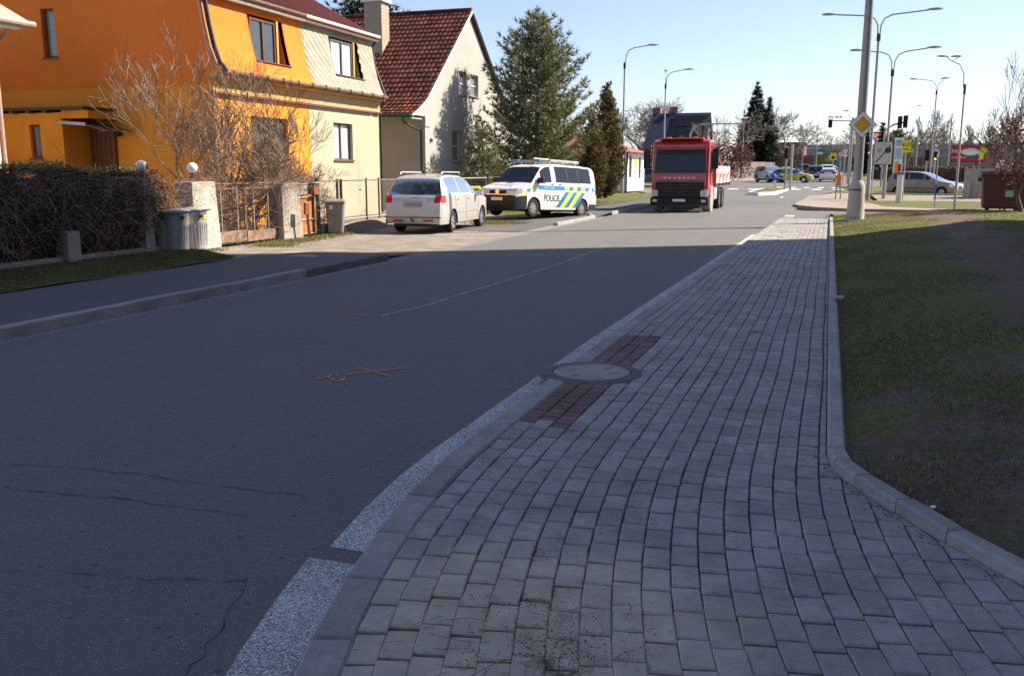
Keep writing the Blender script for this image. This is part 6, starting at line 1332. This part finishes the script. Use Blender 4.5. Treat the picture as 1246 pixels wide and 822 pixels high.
def diamond(s, y, t, m, nm, par): return MB().prism([(0, -s), (s, 0), (0, s), (-s, 0)], y, y - t, 'y').build(nm, M[m], par, bevel=.006)
diamond(.42, 0, .02, 'blacksign', 'plate', sg); diamond(.398, -.021, .003, 'white_paint', 'white_field', sg); diamond(.25, -.025, .003, 'blacksign', 'inner_edge', sg); diamond(.232, -.029, .003, 'orangesign', 'amber_field', sg)
for z in (-.12, .12): MB().tube([(-.03, .03, z), (-.03, .2, z)], .16, 8).build('clamp', M['galv'], sg)
# signs on the other masts (ground points from the picture columns)
M['zonegrey'] = mat('pale grey sign film', (.50, .49, .46), .5, .05, 8)
def sign(label, px, py, Y, shape, m, w, h, extra=(), post=None, name='road_sign'):
    p = PY(px, py, Y); o = thing(name, label, 'road sign', (p[0], Y - .16, p[2]), 0)
    if shape == 'rect': MB().bb(-w / 2, w / 2, -.02, .02, -h / 2, h / 2).build('plate', M[m], o, bevel=.008)
    elif shape == 'disc': MB().lathe([(w / 2, -.02), (w / 2, .02)], 22, (0, 0, 0), 'y').build('plate', M[m], o)
    elif shape == 'tri': MB().prism([(-w / 2, h / 2), (w / 2, h / 2), (0, -h / 2)], -.02, .02, 'y').build('plate', M[m], o)
    for e in extra:
        k = e[0]
        if k == 'r': MB().box((e[1], -.026 - .002 * e[6] if len(e) > 6 else -.026, e[2]), (e[3], .008, e[4])).build('field', M[e[5]], o)
        elif k == 'd': MB().lathe([(e[3], -.034), (e[3], -.022)], 18, (e[1], 0, e[2]), 'y').build('field', M[e[4]], o)
        elif k == 't': text('lettering', e[3], e[4], M[e[5]], o, TXF((e[1], -.03, e[2])), .003)
        elif k == 'l': MB().box((e[1], -.032, e[2]), (e[3], .008, e[4]), (0, R(e[6]), 0)).build('stroke', M[e[5]], o)
        elif k == 'T': MB().prism([(-e[3] / 2, e[4] / 2 + e[2]), (e[3] / 2, e[4] / 2 + e[2]), (0, -e[4] / 2 + e[2])], -.024, -.03, 'y').build('field', M[e[5]], o)
    MB().tube([(0, .04, h * .3), (0, .16, h * .3)], .03, 5).build('clamp', M['galv'], o)
    if post: MB().tube([(0, .05, h / 2), (0, .05, rise(Y) - p[2] - .1)], post, 8).build('post', M['galv'], o)
    return o
sign('grey end of parking zone board with diagonal bar on a steel mast', 1074.5, 186.5, 57.3, 'rect', 'darksteel', 1.0, 1.3, (('r', 0, 0, .94, 1.24, 'zonegrey'), ('t', 0, .48, 'ZONA', .24, 'greysign'), ('d', -.22, .16, .16, 'greysign'), ('d', .24, .16, .17, 'darksteel'), ('l', 0, -.05, .07, 1.2, 'darksteel', 38), ('t', .24, -.26, 'PO-PA', .11, 'greysign'), ('t', .24, -.46, '7-17 h', .11, 'greysign')))
bz = at(1047, 52.5); tag(MB().box((bz[0] - .28, bz[1] - .3, .6), (.28, .24, 1.2)).build('switch_cabinet', M['lampsteel'], bevel=.02), 'narrow grey cabinet strapped to the double arm lamp foot', 'cabinet')
sign('yellow sign with black letters on a thin post', 1102.5, 178.5, 49.5, 'rect', 'yellowsign', .40, .56, (('t', 0, .08, 'KO', .24, 'blacksign'), ('l', 0, -.13, .24, .03, 'blacksign', 0)), .03)
sign('tall white and blue advertising pylon behind the people carrier', 1093, 190, 84, 'rect', 'white_paint', .72, 3.0, (('r', 0, 1.05, .6, .5, 'bluegrey'), ('t', 0, 1.2, 'DEN', .22, 'bluesign'), ('r', 0, .2, .6, .9, 'bluegrey'), ('r', -.1, -.9, .3, .9, 'orangesign'), ('r', .15, -1.0, .25, .7, 'redsign')), .08, 'pylon_sign')
sign('give way triangle behind the lamp mast', 1065, 167, 62, 'tri', 'redsign', .72, .64, (('T', .03, .03, .44, .38, 'white_paint'),), .04); sign('small blue square sign below the give way triangle', 1066.5, 177, 62.4, 'rect', 'bluesign', .3, .4, (('r', 0, 0, .2, .28, 'white_paint'),))
sign('red and white triangle sign on the right signal mast', 1139, 178, 92, 'tri', 'redsign', .6, .55, (('T', 0, .02, .36, .32, 'white_paint'),), .05); sign('white plate with blue mark under the red triangle', 1139, 187, 92.3, 'rect', 'white_paint', .45, .6, (('r', 0, .08, .3, .3, 'bluesign'),))
sign('round red edged limit sign before the grey hall', 1028.5, 184, 122, 'disc', 'redsign', .8, .8, (('d', 0, 0, .29, 'white_paint'), ('l', 0, 0, .3, .1, 'blacksign', 0)), .05); sign('second round red edged sign under the limit sign', 1028.5, 188.8, 122.3, 'disc', 'redsign', .7, .7, (('d', 0, 0, .25, 'white_paint'),)); sign('small amber diamond sign left of the limit signs', 1023, 188.2, 122, 'disc', 'white_paint', .5, .5, (('d', 0, 0, .16, 'orangesign'),), .04)
sign('yellow square pedestrian warning sign in front of the green poster', 1014, 190.5, 135, 'rect', 'yellowsign', .85, .95, (('T', 0, -.05, .6, -.5, 'blacksign'),), .06)
# keep right bollards
for px_, py, Y, w, lab in ((944, 213.5, 64.6, .6, 'blue keep right disc with white arrow on the nearer tip of the island'), (971.5, 206.3, 88, .5, 'blue keep right disc at the far end of the island')): sign(lab, px_, py, Y, 'disc', 'bluesign', w, w, (('l', 0, 0, .09 * w / .6, .34 * w / .6, 'white_paint', -45), ('l', .09, -.12, .2 * w / .6, .07, 'white_paint', 0), ('l', .12, -.06, .07, .2 * w / .6, 'white_paint', 0)), .035, 'keep_right_sign')
# traffic signals
def signal(label, p, faces=('lightred',), lit=None, post=None, s=1.0, back=False):
    o = thing('traffic_signal', label, 'traffic light', p, 0); MB().box((0, 0, 0), (.34 * s, .3 * s, 1.0 * s)).build('housing', M['black'], o, bevel=.03)
    for i, z in enumerate((.31, 0, -.31)):
        mm = emit('lit red lamp', (1, .09, .03), 6) if lit == i else M['darksteel']
        MB().lathe([(.11 * s, -.17 * s), (.11 * s, -.15 * s)], 14, (0, 0, z * s), 'y').build('lens', mm, o); MB().lathe([(.135 * s, -.32 * s), (.135 * s, -.15 * s), (.12 * s, -.15 * s), (.12 * s, -.32 * s)], 12, (0, 0, z * s), 'y', False).build('visor', M['black'], o)
    if post: MB().tube([(0, .2, .5), (0, .2, -p[2] + rise(p[1]) - .1)], .07, 8).build('post', M['lampsteel'], o)
    return o
Yg_ = 84; p = PY(1010.5, 148.5, Yg_); signal('overhead signal showing red hanging from the mast arm', (p[0], p[1], p[2]), lit=0, s=.95)
ga = at(1033, Yg_); o = thing('signal_mast', 'mast with long arm carrying the red overhead signal', 'mast', ga); zt2 = PY(1030, 147.5, Yg_)[2] - ga[2]
MB().tube([(0, 0, -.1), (0, 0, zt2 + .3)], .09, 8).build('pole', M['lampsteel'], o); MB().tube([(0, 0, zt2), (p[0] - ga[0] + .1, 0, zt2 + .05)], .05, 6).build('arm', M['lampsteel'], o)
cm = MB()
for dx in (-1.0, -1.3): MB().box((dx, 0, zt2 + .35), (.2, .25, .12)).build('camera_box', M['darksteel'], o)
lamp('lamp with dark head beside the red overhead signal', 1031, 96, hh(1031, 137, 96), [(180, .3)], .07)
p = PY(1095, 149, 80); signal('black signal head turned away left of the right lamp', (p[0], 80, p[2]), s=.95); p2 = PY(1102, 148, 80); signal('black signal head turned away next to its twin', (p2[0], 80.2, p2[2]), s=.95)
gb_ = at(1072, 80.4); o = thing('signal_mast', 'mast with arm holding the two black signal heads', 'mast', gb_); zt3 = PY(1095, 150, 80)[2] - gb_[2]; MB().tube([(0, 0, -.1), (0, 0, zt3 - .6), (.6, 0, zt3 - .1), (p2[0] - gb_[0], 0, zt3 + .1)], .07, 8).build('pole', M['lampsteel'], o)
p = PY(1128, 189, 90); signal('low black signal left of the clustered right masts', (p[0], 90, p[2]), post=True); p = PY(1138, 190, 90); signal('low signal with small red light at the right masts', (p[0], 90, p[2]), lit=2, post=True, s=.8)
p = PY(957, 186.5, 72.5); signal('black signal on the grassy island behind the keep right disc', (p[0], 72.5, p[2]), post=True, s=.8)
tag(MB().tube([(at(962, 74)[0], 74, 0), (at(962, 74)[0], 74, 3.6)], .09, 8).build('steel_mast', M['galv'], None, True), 'pale post behind the island signal', 'mast')
p = PY(1057.5, 186, 70); signal('small signal with red light on the double lamp mast', (p[0], 70, p[2]), lit=1, s=.5)
# mast arm over the left carriageway
ca_ = at(838, 88); o = thing('signal_mast', 'curved grey mast arm reaching over the road behind the truck', 'mast', ca_); za = PY(857, 151.5, 88)[2] - ca_[2]; xe = PY(905, 152, 88)[0] - ca_[0]
MB().tube([(0, 0, -.1), (0, 0, za - .9), (.25, 0, za - .35), (.8, 0, za), (xe * .5, 0, za + .04), (xe, 0, za + .02)], [.1, .1, .09, .08, .06, .05], 8).build('pole', M['lampsteel'], o, True)
p = PY(909, 152, 88); signal('signal box hung at the end of the curved mast arm', (p[0], 88, p[2] - .2), s=.7)
# billboard
Yb = 152; b0, b1 = PY(1158, 196.5, Yb), PY(1202, 177.5, Yb); bd = thing('billboard', 'red billboard with white oval and car picture beyond the hedge', 'billboard', ((b0[0] + b1[0]) / 2, Yb, 0)); bw, z0, z1 = (b1[0] - b0[0]) / 2, b0[2], b1[2]
MB().bb(-bw, bw, -.1, .1, z0, z1).build('panel', M['redsign'], bd); MB().bb(-bw - .1, bw + .1, -.06, .08, z0 - .1, z1 + .1).build('frame', M['darksteel'], bd)
text('lettering', 'Hora', .85, M['white_paint'], bd, TXF((-bw * .68, -.12, z1 - .75)), .01); text('lettering', 'proste dnes', .42, M['white_paint'], bd, TXF((-bw * .6, -.12, z0 + .6)), .01)
ov = MB().lathe([(1.0, -.03), (1.0, 0)], 24, (0, 0, 0), 'y').build('oval', M['white_paint'], bd); ov.location = (0.05, -.12, z1 - .85); ov.scale = (1.2, 1, .52)
MB().box((.45, -.12, z0 + .65), (1.7, .03, .45)).build('picture_block', M['car_navy'], bd, bevel=.1); MB().box((.45, -.13, z0 + .95), (.9, .03, .3)).build('picture_block', M['car_navy'], bd, bevel=.1); MB().box((1.5, -.12, z0 + .9), (.7, .03, 1.2)).build('picture_block', M['policeyellow'], bd, bevel=.1); MB().box((bw - .5, -.125, z1 - .6), (.9, .03, .9), (0, R(35), 0)).build('picture_block', M['yellowsign'], bd)
for x in (-bw * .6, bw * .6): MB().tube([(x, .15, 0), (x, .15, z0)], .1, 6).build('leg', M['darksteel'], bd)
# switch boxes at the right
for px_, Y, w, h, d, lab, m in ((1190, 59.5, 1.5, 1.7, .8, 'large pale grey switch cabinet behind the grass strip', 'concrete'), (1176.5, 58.8, .32, 1.05, .3, 'small grey post box beside the large switch cabinet', 'greysign'), (1212, 62, 1.3, 2.7, .8, 'tall weathered cabinet covered in torn posters', 'oldwood'), (1094.5, 50.6, .27, 1.5, .25, 'slim pale junction pillar behind the grass before the people carrier', 'white')):
    x, y, z = at(px_, Y, -.1); o = thing('switch_cabinet', lab, 'cabinet', (x, y, z), R(-8)); MB().bb(-w / 2, w / 2, -d / 2, d / 2, 0, h).build('box', M[m], o, bevel=.02); MB().bb(-w / 2 - .03, w / 2 + .03, -d / 2 - .03, d / 2 + .03, h, h + .05).build('lid', M['greysign'], o); MB().bb(-.005, .005, -d / 2 - .004, -d / 2 + .01, .1, h - .08).build('door_gap', M['darksteel'], o)
    if w > 1 and h > 2:
        for k in range(7): MB().box((random.uniform(-.5, .5), -d / 2 - .006, random.uniform(.8, 2.4)), (random.uniform(.2, .45), .006, random.uniform(.2, .5)), (0, random.gauss(0, .1), 0)).build('poster', M[random.choice(['white_paint', 'brickred', 'greysign', 'white'])], o)
cp = at(1138.5, 47); o = thing('striped_post', 'slim white and blue marker post on the grass strip', 'post', cp); MB().tube([(0, 0, -.1), (0, 0, 2.2)], .03, 6).build('pole', M['galv'], o); MB().tube([(0, 0, .3), (0, 0, 1.0)], .036, 6).build('sleeve', M['bluesign'], o)
# brown rubbish container
cx_ = at(1221, 33.6); ct = thing('rubbish_container', 'large brown wheeled rubbish container with white and green stickers', 'container', (cx_[0], 33.6, bank(cx_[0], 33.0) - .02), R(-4))
MB().add([(-.6, -.44, .07), (.6, -.44, .07), (.6, .44, .07), (-.6, .44, .07), (-.68, -.52, 1.12), (.68, -.52, 1.12), (.68, .52, 1.12), (-.68, .52, 1.12)], [(0, 1, 5, 4), (1, 2, 6, 5), (2, 3, 7, 6), (3, 0, 4, 7), (4, 5, 6, 7), (3, 2, 1, 0)]).build('body', M['brownp'], ct, bevel=.04)
MB().box((0, 0, 1.12), (1.44, 1.1, .07)).build('rim', M['brownp'], ct, bevel=.02)
MB().prism([(-.56, 1.16), (.56, 1.16), (.45, 1.28), (.0, 1.34), (-.45, 1.26)], -.7, .7, 'x').build('lid', M['brownp'], ct, bevel=.02)
for s in (-1, 1):
    MB().box((s * .74, 0, 1.0), (.1, .12, .12)).build('lift_pin', M['darksteel'], ct, bevel=.02)
    for q in (-.34, .34): MB().lathe([(.1, -.025), (.1, .025)], 14, (s * .45, q, .1), 'x').build('wheel', M['tyre'], ct)
MB().box((.12, -.505, .9), (.2, .012, .14), (R(-6), 0, 0)).build('sticker', M['white_paint'], ct); MB().box((.12, -.485, .6), (.24, .012, .3), (R(-6), 0, 0)).build('sticker', mat('pale green sticker', (.35, .55, .38), .5), ct)
tag(MB().tube([(cx_[0] + .55, 34.4, .2), (cx_[0] + .6, 34.4, 1.9)], .05, 7).build('tree_stake', M['bark']), 'dark wooden stake right behind the brown container', 'stake')
tag(MB().tube([(.14, 33.55, -.05), (.14, 33.55, .16)], .06, 8).build('stub_post', M['darksteel']), 'short dark stub at the end of the verge kerb', 'post')
# board fence at the junction
fa, fb_ = at(880, 104), at(945, 121); fd = thing('board_fence', 'grey weathered board fence under the spruces', 'fence', fa, math.atan2(fb_[1] - fa[1], fb_[0] - fa[0])); Lf = math.hypot(fb_[0] - fa[0], fb_[1] - fa[1]); n = int(Lf / .3)
for k in range(n): MB().box((.15 + k * .3, random.gauss(0, .015), 1.0 + .03 * random.random()), (.27, .03, 2.1)).build('board', M['oldwood'], fd)
for z in (.4, 1.6): MB().box((Lf / 2, .06, z), (Lf, .06, .1)).build('rail', M['oldwood'], fd)
MB().box((Lf / 2, -.1, .0), (Lf, .3, .3)).build('footing', M['concrete'], fd)
bf = thing('board_fence', 'tall brown board fence in front of the brick building', 'fence', at(951, 152)); 
for k in range(22): MB().box((k * .22, 0, 1.4), (.2, .04, 2.9)).build('board', M['brownwood'], bf)
# pedestrians (one skinned body each)
def person(label, loc, h, rz, top, legs, stride=.18):
    o = thing('person', label, 'person', loc, rz); k = h / 1.75
    J = {'pel': (0, 0, .95), 'ch': (0, .02, 1.28), 'nk': (0, .03, 1.48), 'hd': (0, .05, 1.64), 'lh': (.1, 0, .9), 'lk': (.11, stride * .6, .5), 'lf': (.11, stride * .4, .06), 'lt': (.11, stride * .4 + .16, .03), 'rh': (-.1, 0, .9), 'rk': (-.11, -stride * .1, .5), 'rf': (-.11, -stride, .08), 'rt': (-.11, -stride + .15, .03), 'ls': (.19, .02, 1.40), 'le': (.25, -.02, 1.12), 'lw': (.24, .1, .9), 'lp': (.235, .14, .80), 'rs': (-.19, .02, 1.40), 're': (-.25, 0, 1.12), 'rw': (-.24, .12, .9), 'rp': (-.235, .16, .80), 'hp': (0, .06, 1.74)}
    E_ = [('pel', 'ch'), ('ch', 'nk'), ('nk', 'hd'), ('hd', 'hp'), ('pel', 'lh'), ('lh', 'lk'), ('lk', 'lf'), ('lf', 'lt'), ('pel', 'rh'), ('rh', 'rk'), ('rk', 'rf'), ('rf', 'rt'), ('nk', 'ls'), ('ls', 'le'), ('le', 'lw'), ('lw', 'lp'), ('nk', 'rs'), ('rs', 're'), ('re', 'rw'), ('rw', 'rp')]
    rad = dict(pel=.15, ch=.17, nk=.065, hd=.1, hp=.07, lh=.095, rh=.095, lk=.065, rk=.065, lf=.045, rf=.045, lt=.035, rt=.035, ls=.075, rs=.075, le=.05, re=.05, lw=.035, rw=.035, lp=.03, rp=.03); ks = list(J)
    me = bpy.data.meshes.new('body'); me.from_pydata([tuple(c * k for c in J[q]) for q in ks], [(ks.index(a), ks.index(b)) for a, b in E_], [])
    ob = bpy.data.objects.new('body', me); COL.objects.link(ob); sm_ = ob.modifiers.new('skin', 'SKIN'); sd_ = ob.modifiers.new('sub', 'SUBSURF'); sd_.levels = 1; sd_.render_levels = 1
    lay = me.skin_vertices[0].data
    for i, q in enumerate(ks): lay[i].radius = (rad[q] * k, rad[q] * k * .8); lay[i].use_root = q == 'pel'
    dg = bpy.context.evaluated_depsgraph_get(); me2 = bpy.data.meshes.new_from_object(ob.evaluated_get(dg)); bpy.data.objects.remove(ob)
    sk = mat('skin', (.45, .28, .2), .6); me2.materials.clear()
    for mm in (legs, top, sk, M['black']): me2.materials.append(mm)
    for p_ in me2.polygons: z = p_.center.z / k; p_.material_index = 3 if z < .1 else (0 if z < .92 and abs(p_.center.x) < .2 * k else (1 if z < 1.5 and z > .86 else (3 if z > 1.66 else 2)))
    b = bpy.data.objects.new('body', me2); COL.objects.link(b); b.parent = o; me2.polygons.foreach_set('use_smooth', [True] * len(me2.polygons)); return o
dark = mat('dark coat', (.02, .02, .024), .9); jeans = mat('dark trousers', (.03, .032, .04), .9); orj = mat('orange jacket', (.62, .24, .05), .8); gtr = mat('pale grey trousers', (.32, .30, .28), .9)
p = at(1035, 128); person('pedestrian in dark clothes walking by the grey hall', (p[0], p[1], p[2] - .05), 1.75, R(70), dark, jeans); p = at(1069.5, 105); person('pedestrian in a dark coat standing behind the zone sign', (p[0], p[1], p[2] - .05), 1.75, R(-60), dark, jeans)
p = at(1020.5, 56.5); person('pedestrian in an orange jacket on the far corner pavement', (p[0], p[1], .02), 1.62, R(160), orj, gtr)
